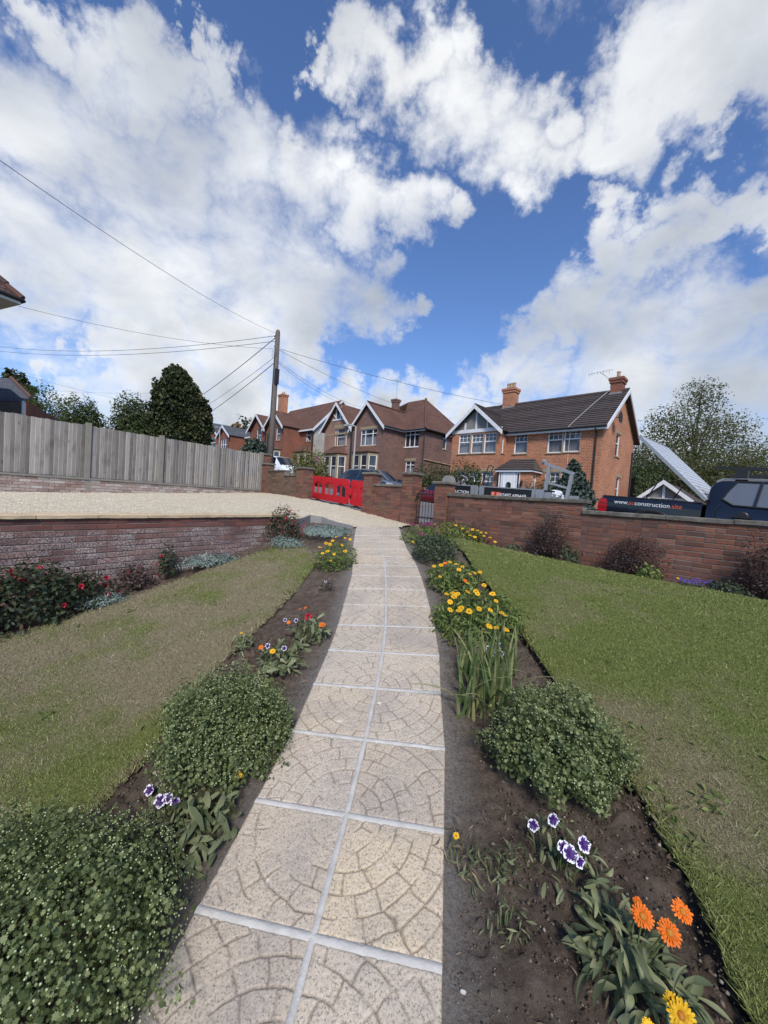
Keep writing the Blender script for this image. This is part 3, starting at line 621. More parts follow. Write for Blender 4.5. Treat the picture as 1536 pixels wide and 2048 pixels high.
def brickwork(parent, mat, a, b, ztop, zlow, nobj=0, hdr=0.0, course=.075, depth=.1025, seed=1, inset=0.0, wall_thick=.215, back=True, zcore=None):
    """courses of bricks on the face a->b (2-D, face looks to the right of a->b); zlow(x, y) is the ground"""
    rr = random.Random(seed); a = np.array(a, float); b = np.array(b, float); d = b-a; L = np.linalg.norm(d); d /= L; n = np.array([d[1], -d[0]]); rz = math.atan2(d[1], d[0])
    items = []; nc = 0
    while True:
        z = ztop - (nc+1)*course; pos = 0.0; any_ = False; off = (nc % 2)*.1125
        x = -off
        while x < L:
            bl_ = .1125 if rr.random() < hdr else .225
            x0 = max(x, 0)+.005; x1 = min(x+bl_, L)-.005; x += bl_
            if x1-x0 < .03: continue
            c = a + d*(x0+x1)/2
            if z + course < zlow(*c)+.0: continue
            any_ = True; items.append((x0, x1, z, c))
        nc += 1
        if not any_ or nc > 40: break
    if zcore is None: zcore = ztop - nc*course
    mb = MB(); q = [a - n*.007, b - n*.007, b - n*wall_thick, a - n*wall_thick]
    mb.mesh([(*p, zcore) for p in q] + [(*p, ztop-.001) for p in q], [(3,2,1,0),(4,5,6,7)] + [(i,(i+1)%4,4+(i+1)%4,4+i) for i in range(4)])
    mb.build('mortar_bed', M_bed, parent)
    items.sort(key=lambda i: np.hypot(*(i[3]))); proto = brick_me(1.0, depth, course-.010, mat); rest = MB()
    for k, (x0, x1, z, c) in enumerate(items):
        pr = rr.uniform(-.003, .003); p = c - n*(depth/2 - pr)
        if k < nobj:
            o = link('brick', proto, parent); o.location = (p[0], p[1], z+.005+rr.uniform(-.0015,.0015)); o.rotation_euler = (rr.uniform(-.01,.01), 0, rz+rr.uniform(-.006,.006)); o.scale = (x1-x0, 1, 1)
        else:
            h = (x1-x0)/2; P = [p + d*sx*h + n*sy*depth/2 for sx, sy in ((-1,1),(1,1),(1,-1),(-1,-1))]
            rest.mesh([(*v, z+.005) for v in P] + [(*v, z+course-.005) for v in P], [(4,5,6,7),(0,1,5,4),(1,2,6,5),(3,0,4,7),(0,3,2,1)])
    if rest.v: rest.build('bricks', mat, parent, uv=False, kind='stuff')
def pillar(parent, s, o, w, dd, ztop, zbase, mat, seed=0, cap=.06, capmat=None):
    rr = random.Random(seed); c = W0 + s*ES + o*EO; mb = MB(); core = MB()
    def P(x, y, z): q = c + ES*x + EO*y; return (q[0], q[1], z)
    z = ztop-cap
    core.mesh([P(x*(w/2-.007), y*(dd/2-.007), zz) for zz in (zbase, z) for x, y in ((-1,-1),(1,-1),(1,1),(-1,1))], [(3,2,1,0),(4,5,6,7),(0,1,5,4),(1,2,6,5),(2,3,7,6),(3,0,4,7)])
    core.build('mortar_bed', M_bed, parent); k = 0
    while z-.075 > zbase-.075:
        for ax in (0, 1):
            Ln = w if ax == 0 else dd; cuts = [0, .225, Ln] if (k+ax) % 2 else [0, Ln-.225, Ln]
            cuts = sorted(set(max(0, min(Ln, q)) for q in cuts))
            for sgn in (-1, 1):
                for q0, q1 in zip(cuts, cuts[1:]):
                    if q1-q0 < .05: continue
                    x0, x1 = -Ln/2+q0+.005, -Ln/2+q1-.005; t = (dd if ax == 0 else w)/2; e = rr.uniform(-.002,.003)
                    if ax == 0: V = [P(x, y, zz) for zz in (z-.07, z-.005) for x, y in ((x0,sgn*(t-.02)),(x1,sgn*(t-.02)),(x1,sgn*(t+e)),(x0,sgn*(t+e)))]
                    else: V = [P(x, y, zz) for zz in (z-.07, z-.005) for x, y in ((sgn*(t-.02),x0),(sgn*(t-.02),x1),(sgn*(t+e),x1),(sgn*(t+e),x0))]
                    mb.mesh(V, [(3,2,1,0),(4,5,6,7),(0,1,5,4),(1,2,6,5),(2,3,7,6),(3,0,4,7)])
        z -= .075; k += 1
    mb.build('bricks', mat, parent, uv=False, kind='stuff')
    cb = MB(); e = .045
    V = [P(x*(w/2+e-i), y*(dd/2+e-i), zz) for zz, i in ((ztop-cap,.0),(ztop-.02,0),(ztop,.02)) for x, y in ((-1,-1),(1,-1),(1,1),(-1,1))]
    cb.mesh(V, [(3,2,1,0),(8,9,10,11)] + [(k*4+j,k*4+(j+1)%4,k*4+4+(j+1)%4,k*4+4+j) for k in range(2) for j in range(4)])
    cb.build('pillar_cap', capmat or M_cope, parent)
def coping(parent, a, b, ztop, ov, thick, depth, mat, ln=.6, first=0.0, n=None, seed=3):
    rr = random.Random(seed); a = np.array(a, float); b = np.array(b, float); d = b-a; L = np.linalg.norm(d); d /= L; nn = np.array([d[1], -d[0]]); rz = math.atan2(d[1], d[0])
    x = first
    while x < L:
        x0 = max(x, 0); x1 = min(x+ln, L); x += ln
        if x1-x0 < .05: continue
        c = a + d*(x0+x1)/2 + nn*(ov-depth/2); mb = MB(); h = (x1-x0)/2-.004; w = depth/2; nseg = 6
        V = []
        for k in range(nseg+1):
            xx = -h+2*h*k/nseg
            for y, z in ((-w,0),(-w,thick*.78),(-w+.018,thick),(w-.018,thick),(w,thick*.78),(w,0)): V.append((xx, y+rr.uniform(-.003,.003), z+rr.uniform(-.003,.003)))
        Fc = [tuple(range(5,-1,-1)), tuple(nseg*6+j for j in range(6))] + [(k*6+j, k*6+(j+1)%6, k*6+6+(j+1)%6, k*6+6+j) for k in range(nseg) for j in range(6)]
        mb.mesh(V, Fc); o = mb.build('coping_stone', mat, parent, uv=False); o.location = (c[0], c[1], ztop-thick+rr.uniform(-.004,.004)); o.rotation_euler = (rr.uniform(-.012,.012), rr.uniform(-.006,.006), rz)

# left: retaining wall under the gravel drive
rw = empty('retaining_wall', (0,0,0), label='low retaining wall of lichen-spotted brick below the gravel drive', cat='wall')
RA, RB = RWP(-2.2), RWP(RW_END)
brickwork(rw, M_brick_ret, RA, RB, 1.295, lambda x, y: G(x, y)-.05, nobj=300, seed=5, zcore=-.4)
M_sandcap = simple('buff_sandstone_coping', (.60,.47,.30), (.47,.36,.23), .85, scale=7, bump=.25, var=.08, coord='Position')
coping(rw, RA, RB, 1.345, .03, .05, .28, M_sandcap, .6, first=.4-.6)

# right: the street wall in two heights, gate pillars, panel, driveway pillars
sw = empty('street_wall', (0,0,0), label='long dark red brick garden wall with stepped concrete coping, right of the gate', cat='wall')
gl = lambda x, y: G(x, y)-.06
brickwork(sw, M_brick_wall, ST(3.08,0)[:2], ST(7.6,0)[:2], 1.77, gl, nobj=200, hdr=.4, seed=8, zcore=-.2)
brickwork(sw, M_brick_wall, ST(.16,0)[:2], ST(3.08,0)[:2], 1.945, gl, nobj=100, hdr=.4, seed=9, zcore=.2)
coping(sw, ST(3.08,0)[:2], ST(7.6,0)[:2], 1.835, .035, .065, .30, M_cope, .78, first=-.35, seed=4)
coping(sw, ST(.14,0)[:2], ST(3.14,0)[:2], 2.01, .035, .065, .30, M_cope, .75, seed=6)
gpr = empty('gate_pillar', (0,0,0), label='short brick gate pillar with worn cap at the start of the long street wall', cat='pillar'); pillar(gpr, -.03, .10, .34, .34, 2.28, .8, M_brick_orange, 3)
gpl = empty('gate_pillar', (0,0,0), label='taller orange-red brick pillar left of the iron gate', cat='pillar'); pillar(gpl, -1.08, .10, .36, .36, 2.49, .8, M_brick_orange, 4)
pan = empty('wall_panel', (0,0,0), label='short brick wall panel between the gate pillar and the driveway pillar', cat='wall')
brickwork(pan, M_brick_orange, ST(-2.42,.02)[:2], ST(-1.25,.02)[:2], 2.12, lambda x, y: G(x, y)-.02, nobj=0, seed=12, zcore=.6); coping(pan, ST(-2.42,.02)[:2], ST(-1.25,.02)[:2], 2.18, .035, .06, .30, M_cope, .6)
dpr = empty('driveway_pillar', (0,0,0), label='brick pillar with flat cap on the right side of the driveway entrance', cat='pillar'); pillar(dpr, -2.58, .10, .36, .36, 2.49, .8, M_brick_orange, 6)
dpl = empty('driveway_pillar', (0,0,0), label='red brick pillar on the left side of the driveway entrance', cat='pillar'); pillar(dpl, -6.1, .10, .46, .40, 2.67, 1.0, M_brick_orange, 7)
dw = empty('driveway_wall', (0,0,0), label='weathered brown brick wall between the fence and the driveway entrance', cat='wall')
gz = lambda x, y: GV(x, y)-.1
M_brick_brown = piece_brick('mossy_brick', [(0,(.10,.07,.045)),(.5,(.17,.105,.065)),(1,(.21,.14,.085))])
brickwork(dw, M_brick_brown, ST(-7.35,.02)[:2], ST(-6.33,.02)[:2], 2.36, gz, seed=14, zcore=.8); brickwork(dw, M_brick_brown, ST(-8.6,.02)[:2], ST(-7.35,.02)[:2], 2.53, gz, seed=15, zcore=.8)
coping(dw, ST(-7.35,.02)[:2], ST(-6.33,.02)[:2], 2.41, .03, .05, .29, M_cope, .5, seed=7); coping(dw, ST(-8.6,.02)[:2], ST(-7.33,.02)[:2], 2.58, .03, .05, .29, M_cope, .6, seed=8)
cp = empty('corner_pillar', (0,0,0), label='stepped brick corner pillar at the street end of the wooden fence', cat='pillar'); pillar(cp, -8.78, .10, .36, .36, 2.85, 1.0, M_brick_orange, 9)
cp2 = empty('corner_pillar', (0,0,0), label='tall narrow brick pillar behind the end of the wooden fence', cat='pillar'); pillar(cp2, -9.15, .10, .36, .36, 3.25, 1.0, M_brick_orange, 10)

# iron gate
M_iron = simple('black_iron', (.02,.02,.022), (.035,.033,.03), .55, .3)
gate = street_thing('garden_gate', -.88, .12, 1.16, label='low black wrought iron garden gate with scrolls between brick pillars', cat='gate')
gw = .66
for z in (.06, .22, .80): MB().bar((0,0,z),(gw,0,z),.012,.03).build('rail', M_iron, gate)
for i in range(8):
    x = gw*i/7; MB().tube([(x,0,.0),(x,0,.80 + (.10 if 0 < i < 7 else .03))], .007 if 0 < i < 7 else .013, 6).build('bar', M_iron, gate)
for i in range(5):
    c = .06 + gw*(i+.4)/5.4; pts = [(c+.045*(1-t*.6)*math.cos(6.5*t*1.3), 0.012, .15+.05*(1-t*.5)*math.sin(6.5*t*1.3)) for t in np.linspace(0,1,16)]
    MB().tube(pts, .006, 5).build('scroll', M_galv, gate)
MB().tube([(-.02,-.03,-.05),(-.03,-.04,.35),(-.02,-.06,.6),(.05,-.05,.8),(.12,-.02,.9)], .012, 6).build('hinge_rail', M_iron, gate)

# ------------------------------------------------------------------ timber fence on its brick plinth
M_board = wood_mat('weathered_board', (.44,.41,.37), (.26,.24,.215)); M_cpost = simple('concrete_post', (.26,.245,.21), (.19,.18,.155), .9, scale=6, bump=.4)
fence = empty('board_fence', (0,0,0), label='grey weathered vertical board fence with concrete posts above the gravel drive', cat='fence')
FD = -RW_D                                             # from the street corner towards the house
frz = math.atan2(-FD[1], -FD[0])
bm = MB(); bm.prism([(-.050,-.018),(.052,-.003),(.052,.003),(-.050,.008)], 1.0, lambda a, b, t: (a, b, t)); board = bm.me('board', M_board)
bays = []; t = .12; plen = 1.93
for k in range(6):
    hi = 3.20 if k < 4 else 3.52
    x0 = t; nb = 20
    for j in range(nb):
        x = x0 + .11 + (plen-.14)*(j+.0)/(nb-1+.3)
        p = FE_C + FD*x; o = link('board', board, fence); zb = 1.80+random.uniform(-.004,.004)
        o.location = (p[0]+RW_N[0]*.004, p[1]+RW_N[1]*.004, zb); o.scale = (random.uniform(.96,1.03), 1, hi-zb+random.uniform(-.012,.008)); o.rotation_euler = (0, random.uniform(-.006,.006), frz+.15+random.uniform(-.03,.03))
    t += plen
bz = MB(); bz.box(-.055,.055,-.05,.05,0,1); post = bz.me('post', M_cpost)
for k in range(7):
    p = FE_C + FD*(.12 + plen*k) ; o = link('post', post, fence); o.location = (p[0]+RW_N[0]*.015, p[1]+RW_N[1]*.015, 1.2); o.scale = (1.05, 1.1, (3.27 if k < 4 else 3.50)-1.2); o.rotation_euler = (0, 0, frz)
for z in (2.05, 2.6, 3.0):
    a = FE_C + FD*.1 - RW_N*.045; b = FE_C + FD*11.8 - RW_N*.045; MB().bar((*a, z), (*b, z), .04, .07).build('back_rail', M_board, fence)
a = FE_C + FD*.05; b = FE_C + FD*11.9; mbp = MB(); mbp.bar((*(a+RW_N*.03), 1.765), (*(b+RW_N*.03), 1.765), .14, .05); mbp.build('plinth_coping', M_cpost, fence)
pw = empty('fence_plinth', (0,0,0), label='low whitewashed brick plinth under the wooden fence', cat='wall')
M_brick_white = piece_brick('limewashed_brick', [(0,(.24,.14,.11)),(.4,(.33,.22,.175)),(.7,(.44,.37,.32)),(1,(.52,.47,.43))], lichen=.9, lcol=(.62,.59,.55), grime=(.17,.135,.12))
brickwork(pw, M_brick_white, b+RW_N*.07, a+RW_N*.07, 1.74, lambda x, y: GV(x, y)-.02, nobj=0, seed=17, zcore=.6)

# ------------------------------------------------------------------ red barriers in the entrance
M_red = simple('red_plastic', (.62,.028,.035), (.52,.022,.03), .42, scale=3, spec=.4)
def barrier(s, o, rz, label, W_=1.95, kind=0):
    z = RZ(s, o); b = street_thing('safety_barrier', s, o, z, rz, label=label, cat='barrier', group='red plastic safety barriers in the driveway entrance')
    tilt = -.058; sh = lambda x: tilt*x
    def fr(a, bb, t): return (a, t-.025, bb+sh(a))
    m_ = MB(); h0, h1 = .13, 1.0; half = W_/2
    m_.prism([(-half,.80),(half,.80),(half+.02,.90),(half-.08,h1),(-half+.08,h1),(-half-.04,.86)], .05, fr)
    m_.build('top_panel', M_red, b)
    MB().prism([(-half,h0+.06),(-half+.06,h0),(half-.06,h0),(half,h0+.06),(half,h0+.24),(-half,h0+.24)], .05, fr).build('bottom_panel', M_red, b)
    n = 3 if kind == 0 else 4
    for i in range(n+1):
        x = -half+.09 + (W_-.18)*i/n; MB().prism([(x-.085,.30),(x+.085,.30),(x+.085,.83),(x-.085,.83)], .046, lambda a, bb, t: (a, t-.023, bb+sh(a))).build('upright', M_red, b)
        if i < n:
            xm = x + (W_-.18)/n/2; MB().prism([(xm-.02,.30),(xm+.02,.30),(xm+.02,.83),(xm-.02,.83)], .04, lambda a, bb, t: (a, t-.02, bb+sh(a))).build('window_bar', M_red, b)
            for q in (-1, 1):
                g = (W_-.18)/n/2-.05
                MB().prism([(xm+q*g*1.0,.66),(xm+q*g*.98,.81),(xm+q*.0,.81)] if q > 0 else [(xm,.81),(xm+q*g*.98,.81),(xm+q*g,.66)], .042, lambda a, bb, t: (a, t-.021, bb+sh(a))).build('arch', M_red, b)
    MB().prism([(half-.02,.45),(half+.12,.50),(half+.12,.66),(half-.02,.72)], .04, lambda a, bb, t: (a, t-.02, bb+sh(a))).build('hook', M_red, b)
    for x in (-half*.62, half*.62):
        f = MB(); f.bar((x,0,.30+sh(x)),(x,0,.03+sh(x)),.05,.045,up=(0,1,0)); f.bar((x,-.28,.018+sh(x)),(x,.28,.018+sh(x)),.06,.03); f.bar((x,-.22,.03+sh(x)),(x,0,.14+sh(x)),.03,.03); f.bar((x,.22,.03+sh(x)),(x,0,.14+sh(x)),.03,.03)
        f.build('foot', M_rubber, b)
barrier(-6.05, 1.15, 0, 'large red plastic barrier with arched openings across the driveway entrance', 2.3)
barrier(-4.18, 1.25, -.05, 'red plastic barrier with straight slots half hidden by the entrance pillar', 1.55, 1)

# ------------------------------------------------------------------ telegraph pole, wires, lamps, sign
M_pole = simple('creosoted_pole', (.17,.145,.12), (.10,.088,.076), .85, scale=14, bump=.5); M_wire = simple('cable', (.03,.03,.033), (.04,.04,.04), .6)
ps, po_ = -10.3, .95; pz = RZ(ps, po_)
pole = street_thing('telegraph_pole', ps, po_, pz, label='tall brown telegraph pole standing behind the corner of the fence', cat='pole')
H = so(553,662,po_)[1]-pz
MB().tube([(0,0,0),(.03,0,H*.5),(.05,0,H-.1),(.05,0,H)], [.15,.125,.10,.07], 12).build('shaft', M_pole, pole, smooth=True)
MB().tube([(-.02,-.11,.0),(-.01,-.12,2.6),(.01,-.12,2.62)], [.06,.06,.03], 8).build('cable_guard', M_black, pole)
MB().tube([(.03,-.11,.1),(.06,-.11,H*.5),(.08,-.10,H-1.1),(.05,-.09,H-.75),(-.05,-.08,H-.7)], .02, 6).build('riser_cable', M_black, pole)
MB().box(.12,.24,-.08,.08,H-2.35,H-1.7).build('junction_box', M_black, pole)
for z in (H-.35, H-.85, H-1.55, H-2.0): MB().tube([(-.16,0,z),(.16,0,z)], .018, 6).build('bracket', M_galv, pole)
MB().tube([(-.05,0,H-.12),(-.25,0,H-.22)], .02, 5).build('step_iron', M_iron, pole)
for q in (-1, 1): MB().tube([(q*(.12+.06*math.sin(a)), -.1, H-1.0+.18*math.cos(a)) for a in np.linspace(.3, 5.6, 12)], .006, 4).build('slack_loop', M_wire, pole)
PT = lambda dz: np.array([*ST(ps, po_)[:2], pz+H+dz])
def wire(label, p, q, sag, r=.009):
    p = np.array(p); q = np.array(q); pts = [tuple(p+(q-p)*t - np.array([0,0,sag*4*t*(1-t)])) for t in np.linspace(0,1,22)]
    MB().tube(pts, r*.72, 4).build('overhead_wire', M_wire, None, uv=False, label=label, cat='wire', group='overhead wires')
wire('thin wire running from the pole steeply up to the top left', PT(-.15), at(-150,215,5.0), .25, .007)
wire('long wire from pole to the eaves at the far left', PT(-.8), at(36,612,12.3), .25, .008)
wire('upper of two level wires crossing left from the pole top', PT(-.22), at(-120,672,30), .9, .014)
wire('lower of two level wires crossing left from the pole top', PT(-.45), at(-120,682,30), .85, .014)
wire('thick cable sloping down left from pole top behind dark conifer', PT(-.25), at(330,835,34), .3, .022)
wire('pale double wire sloping down left from the pole', PT(-1.1), at(340,850,34), .3, .012)
wire('thick lower cable sloping down left from the pole bracket', PT(-1.35), at(350,865,34), .3, .02)
wire('wire from pole to the dark brick house roof', PT(-.78), at(905,838,30), .5, .011)
wire('long wire from pole passing over the houses to the right', PT(-.75), at(1420,842,26), 1.0, .012)
wire('upper thin wire from pole to pink gabled house', PT(-1.25), at(728,815,30), .35, .010)
wire('lower thin wire from pole to pink gabled house', PT(-1.32), at(712,815,30), .35, .010)
wire('faint wire crossing the sky above the left trees', at(-30,728,30), at(315,815,45), .2, .013)
wire('faint low wire above the round trees', at(95,780,40), at(330,785,45), .2, .013)
M_lamp = simple('grey_lamp_post', (.40,.41,.40), (.33,.34,.33), .5)
def lamp(px, pyb, pyt, o, arm, label, r=.06):
    s, z1 = so(px, pyt, o); z0 = RZ(s, o)+.1; l = street_thing('street_lamp', s, o, z0, label=label, cat='street lamp', group='street lamps'); h = z1-z0
    MB().tube([(0,0,0),(0,0,1.2),(0,0,1.25),(0,0,h)], [r*1.5,r*1.5,r,r*.75], 8).build('column', M_lamp, l)
    MB().tube([(0,0,h-.02),(arm*.4,-.05,h+.10),(arm,-.1,h+.12)], .035, 6).build('arm', M_lamp, l)
    b = MB(); b.box(arm*1.0-.25, arm*1.0+.3, -.2, .0, h+.07, h+.18); b.build('lantern', M_lamp, l)
lamp(712, 960, 853, 8.0, -.75, 'slim grey street lamp in front of the dark brick house')
lamp(440, 905, 856, 8.2, -.9, 'grey street lamp in front of the slate-roofed houses')
lamp(163, 880, 842, 9.5, .9, 'small grey street lamp poking above the fence')
ss, sz = so(633, 945, 9.3); tl = street_thing('to_let_sign', ss, 9.3, RZ(ss, 9.3)+.1, -.25, label='pink and white to let board on a white post', cat='sign')
zt = so(633, 913, 9.3)[1]-tl.location.z; zb = so(633, 928, 9.3)[1]-tl.location.z
M_pink = simple('pink_board', (.72,.10,.42), (.68,.09,.40), .5)
MB().box(-.04,.04,-.03,.03,0,zt).build('post', M_whitepaint, tl)
bdw = .36; MB().box(-bdw,bdw,-.06,-.03,zb+.12,zt).build('board', M_pink, tl); MB().box(-bdw,bdw,-.058,-.032,zb-.02,zb+.118).build('lower_strip', M_whitepaint, tl)
for body, zz, sz_ in (('TO LET', zb+.12+.14, .22),):
    me = text_mesh(body, sz_, .003, 'CENTER'); me.materials.append(M_whitepaint); o = link('lettering', me, tl); o.location = (0,-.066,zz); o.rotation_euler = (PI/2,0,0)
# ------------------------------------------------------------------ houses (street frame: x = along street to the right, y = away, z = absolute)
M_orange = brick_wall_mat('orange_brick', (.50,.17,.075), (.36,.118,.060), (.50,.36,.25)); M_darkbrick = brick_wall_mat('dark_brick', (.25,.115,.088), (.12,.070,.065), (.26,.205,.17), grime=.3)
M_pinkbrick = brick_wall_mat('pink_brick', (.35,.20,.15), (.285,.155,.12), (.34,.24,.19)); M_redbrick = brick_wall_mat('red_brick', (.30,.10,.06), (.21,.075,.05), (.26,.16,.115))
def plain_tile(name, a, b, gauge=.11, w=.165):
    t = NT(name); uv = t.coord('UV'); br = t.n('ShaderNodeTexBrick'); t.l(uv, br.inputs['Vector']); br.inputs['Scale'].default_value = 1; br.inputs['Brick Width'].default_value = w; br.inputs['Row Height'].default_value = gauge
    br.inputs['Mortar Size'].default_value = .010; br.inputs['Color1'].default_value = (*a,1); br.inputs['Color2'].default_value = (*b,1); br.inputs['Mortar'].default_value = (*[x*.45 for x in b],1)
    p = t.coord('Object'); g = t.mr(t.noise(p, .8, 7, .7), .25, .75, .62, 1.25); col = t.mix(1.0, br.outputs['Color'], t.gray(g), 'MULTIPLY'); t.bump(br.outputs['Fac'], -.7, .02); return t.done(col, .9, 0, .2)
M_clay = plain_tile('brown_clay_tile', (.18,.095,.068), (.13,.072,.056)); M_slate = plain_tile('blue_slate', (.105,.112,.125), (.078,.085,.098), .2, .3)
M_tile = simple('brown_concrete_tile', (.085,.066,.060), (.058,.047,.044), .85, scale=3, bump=.4, var=.2)
M_render = simple('stained_render', (.50,.48,.42), (.33,.32,.28), .9, scale=1.4, bump=.3)
M_rough = simple('pebbledash', (.26,.25,.235), (.17,.165,.16), .95, scale=40, bump=1.0, bscale=60)
M_pot = simple('buff_chimney_pot', (.42,.30,.20), (.34,.24,.16), .85); M_lintel = M_stone
def R2(h, o): return h
def wall_face(mb, p0, p1, z0, z1, ops=(), rev=.12):
    """upright rectangle p0->p1 seen from its right side, with real openings (a0,a1,z0,z1) and reveals"""
    p0 = np.array(p0, float); p1 = np.array(p1, float); L = np.linalg.norm(p1-p0); d = (p1-p0)/L; n = np.array([d[1], -d[0]])
    ops = [(max(.01,a), min(L-.01,b), c, e) for a, b, c, e in ops]
    xs = sorted({0, L, *[q for o in ops for q in o[:2]]}); zs = sorted({z0, z1, *[min(max(q, z0), z1) for o in ops for q in o[2:]]})
    P = lambda a, z, k=0: (*(p0 + d*a - n*k), z)
    for x0, x1 in zip(xs, xs[1:]):
        for a, b in zip(zs, zs[1:]):
            cx_, cz = (x0+x1)/2, (a+b)/2
            if any(o[0] < cx_ < o[1] and o[2] < cz < o[3] for o in ops): continue
            mb.poly([P(x0,a), P(x1,a), P(x1,b), P(x0,b)])
    for a0, a1, c0, c1 in ops:
        mb.poly([P(a0,c0),P(a0,c0,rev),P(a0,c1,rev),P(a0,c1)][::-1]); mb.poly([P(a1,c0),P(a1,c0,rev),P(a1,c1,rev),P(a1,c1)])
        mb.poly([P(a0,c0),P(a1,c0),P(a1,c0,rev),P(a0,c0,rev)][::-1]); mb.poly([P(a0,c1),P(a1,c1),P(a1,c1,rev),P(a0,c1,rev)])
def win(house, p0, p1, op, vb=(), hb=(), grid=None, curtain=0, sill=True, frame=M_white, lintel=None, fw=.055, dep=.07):
    p0 = np.array(p0, float); p1 = np.array(p1, float); d = (p1-p0)/np.linalg.norm(p1-p0); n = np.array([d[1], -d[0]]); a0, a1, c0, c1 = op
    P = lambda a, z, k: (*(p0 + d*a - n*k), z); f = MB()
    def bx(x0, x1, z0, z1, k0, k1):
        f.mesh([P(x,z,k) for k in (k0,k1) for z in (z0,z1) for x in (x0,x1)], [(0,1,3,2),(4,6,7,5),(0,4,5,1),(2,3,7,6),(0,2,6,4),(1,5,7,3)])
    k0, k1 = dep, dep+.06
    bx(a0,a0+fw,c0,c1,k0,k1); bx(a1-fw,a1,c0,c1,k0,k1); bx(a0+fw,a1-fw,c0,c0+fw,k0,k1); bx(a0+fw,a1-fw,c1-fw,c1,k0,k1)
    for t in vb: x = a0+(a1-a0)*t; bx(x-fw*.5,x+fw*.5,c0+fw,c1-fw,k0+.003,k1)
    for t in hb: z = c0+(c1-c0)*t; bx(a0+fw,a1-fw,z-fw*.5,z+fw*.5,k0+.006,k1)
    if grid:
        za, nx, nz = c0+(c1-c0)*grid[0], grid[1], grid[2]
        for i in range(1,nx): x = a0+(a1-a0)*i/nx; bx(x-.012,x+.012,za,c1-fw,k0+.02,k1-.01)
        for j in range(1,nz): z = za+(c1-za)*j/nz; bx(a0+fw,a1-fw,z-.012,z+.012,k0+.022,k1-.01)
    w = f.build('window', frame, house)
    MB().poly([P(a0+.02,c0+.02,dep+.035),P(a1-.02,c0+.02,dep+.035),P(a1-.02,c1-.02,dep+.035),P(a0+.02,c1-.02,dep+.035)]).build('pane', M_glass, w)
    if curtain:
        c = MB(); nseg = 28; zt = c0+(c1-c0)*curtain; V = []
        for i in range(nseg+1):
            a = a0+.03+(a1-a0-.06)*i/nseg; k = dep+.16+.025*math.sin(i*1.9)+.01*math.sin(i*.7); V += [P(a,c0+.02,k), P(a,zt,k)]
        c.mesh(V, [(2*i,2*i+2,2*i+3,2*i+1) for i in range(nseg)]); c.build('curtain', M_curtain, w)
    if sill:
        sb = MB(); V = [P(a,z,k) for k in (-.05,dep+.02) for z in (c0-.06,c0-.002) for a in (a0-.06,a1+.06)]; sb.mesh(V, [(0,1,3,2),(4,6,7,5),(0,4,5,1),(2,3,7,6),(0,2,6,4),(1,5,7,3)]); sb.build('sill', M_stone if sill is True else sill, w)
    if lintel:
        sb = MB(); V = [P(a,z,k) for k in (-.006,.05) for z in (c1+.002,c1+lintel) for a in (a0-.1,a1+.1)]; sb.mesh(V, [(0,1,3,2),(4,6,7,5),(0,4,5,1),(2,3,7,6),(0,2,6,4),(1,5,7,3)]); sb.build('lintel', M_stone, w)
    return w
def slope(mb, pts, th=.07):
    pts = [Vector(p) for p in pts]; n = (pts[1]-pts[0]).cross(pts[2]-pts[0]).normalized()
    if n.z < 0: pts = pts[::-1]; n = -n
    k = len(pts); mb.mesh([p for p in pts]+[p-n*th for p in pts], [tuple(range(k)), tuple(range(2*k-1,k-1,-1))] + [(i, k+i, k+(i+1)%k, (i+1)%k) for i in range(k)])
def tiled_slope(mb, e0, e1, r0, r1, rows, lift=.022):
    """courses of interlocking tiles from the eaves e0->e1 up to the ridge r0->r1, each course lapping the one below"""
    e0, e1, r0, r1 = map(Vector, (e0, e1, r0, r1)); n = (e1-e0).cross(r0-e0).normalized()
    if n.z < 0: n = -n
    for i in range(rows):
        a, b = i/rows, (i+1)/rows; p0 = e0.lerp(r0,a); p1 = e1.lerp(r1,a); q0 = e0.lerp(r0,b); q1 = e1.lerp(r1,b)
        V = [p0, p1, p1+n*(lift+.02), p0+n*(lift+.02), q0+n*.004, q1+n*.004]
        mb.mesh(V, [(0,1,2,3),(3,2,5,4),(0,3,4),(1,5,2)])
def barge(mb, a, b, w=.2, th=.05, nrm=(0,-1)):
    a = Vector(a); b = Vector(b); n = Vector((nrm[0], nrm[1], 0)); dn = Vector((0,0,-w))
    V = [a, b, b+dn, a+dn]; mb.mesh(V + [v+n*th for v in V], [(3,2,1,0),(4,5,6,7),(0,1,5,4),(1,2,6,5),(2,3,7,6),(3,0,4,7)])
def chimney(house, x, y, z0, z1, w, d, mat, pots=2, cap=True):
    c = MB(); c.box(x-w/2,x+w/2,y-d/2,y+d/2,z0,z1-.28); c.box(x-w/2-.05,x+w/2+.05,y-d/2-.05,y+d/2+.05,z1-.28,z1-.14); c.box(x-w/2-.09,x+w/2+.09,y-d/2-.09,y+d/2+.09,z1-.14,z1)
    ch = c.build('chimney', mat, house)
    for i in range(pots):
        px = x + (i-(pots-1)/2)*w/max(pots,1)*.8; MB().lathe([(.11,z1-.02),(.10,z1+.05),(.085,z1+.3),(.105,z1+.34),(.10,z1+.38)], (px,y,0), 10).build('chimney_pot', M_pot, ch)
    MB().box(x-w/2-.03,x+w/2+.03,y-d/2-.03,y+d/2+.03,z0-.02,z0+.12).build('flashing', M_lead, ch)
    return ch
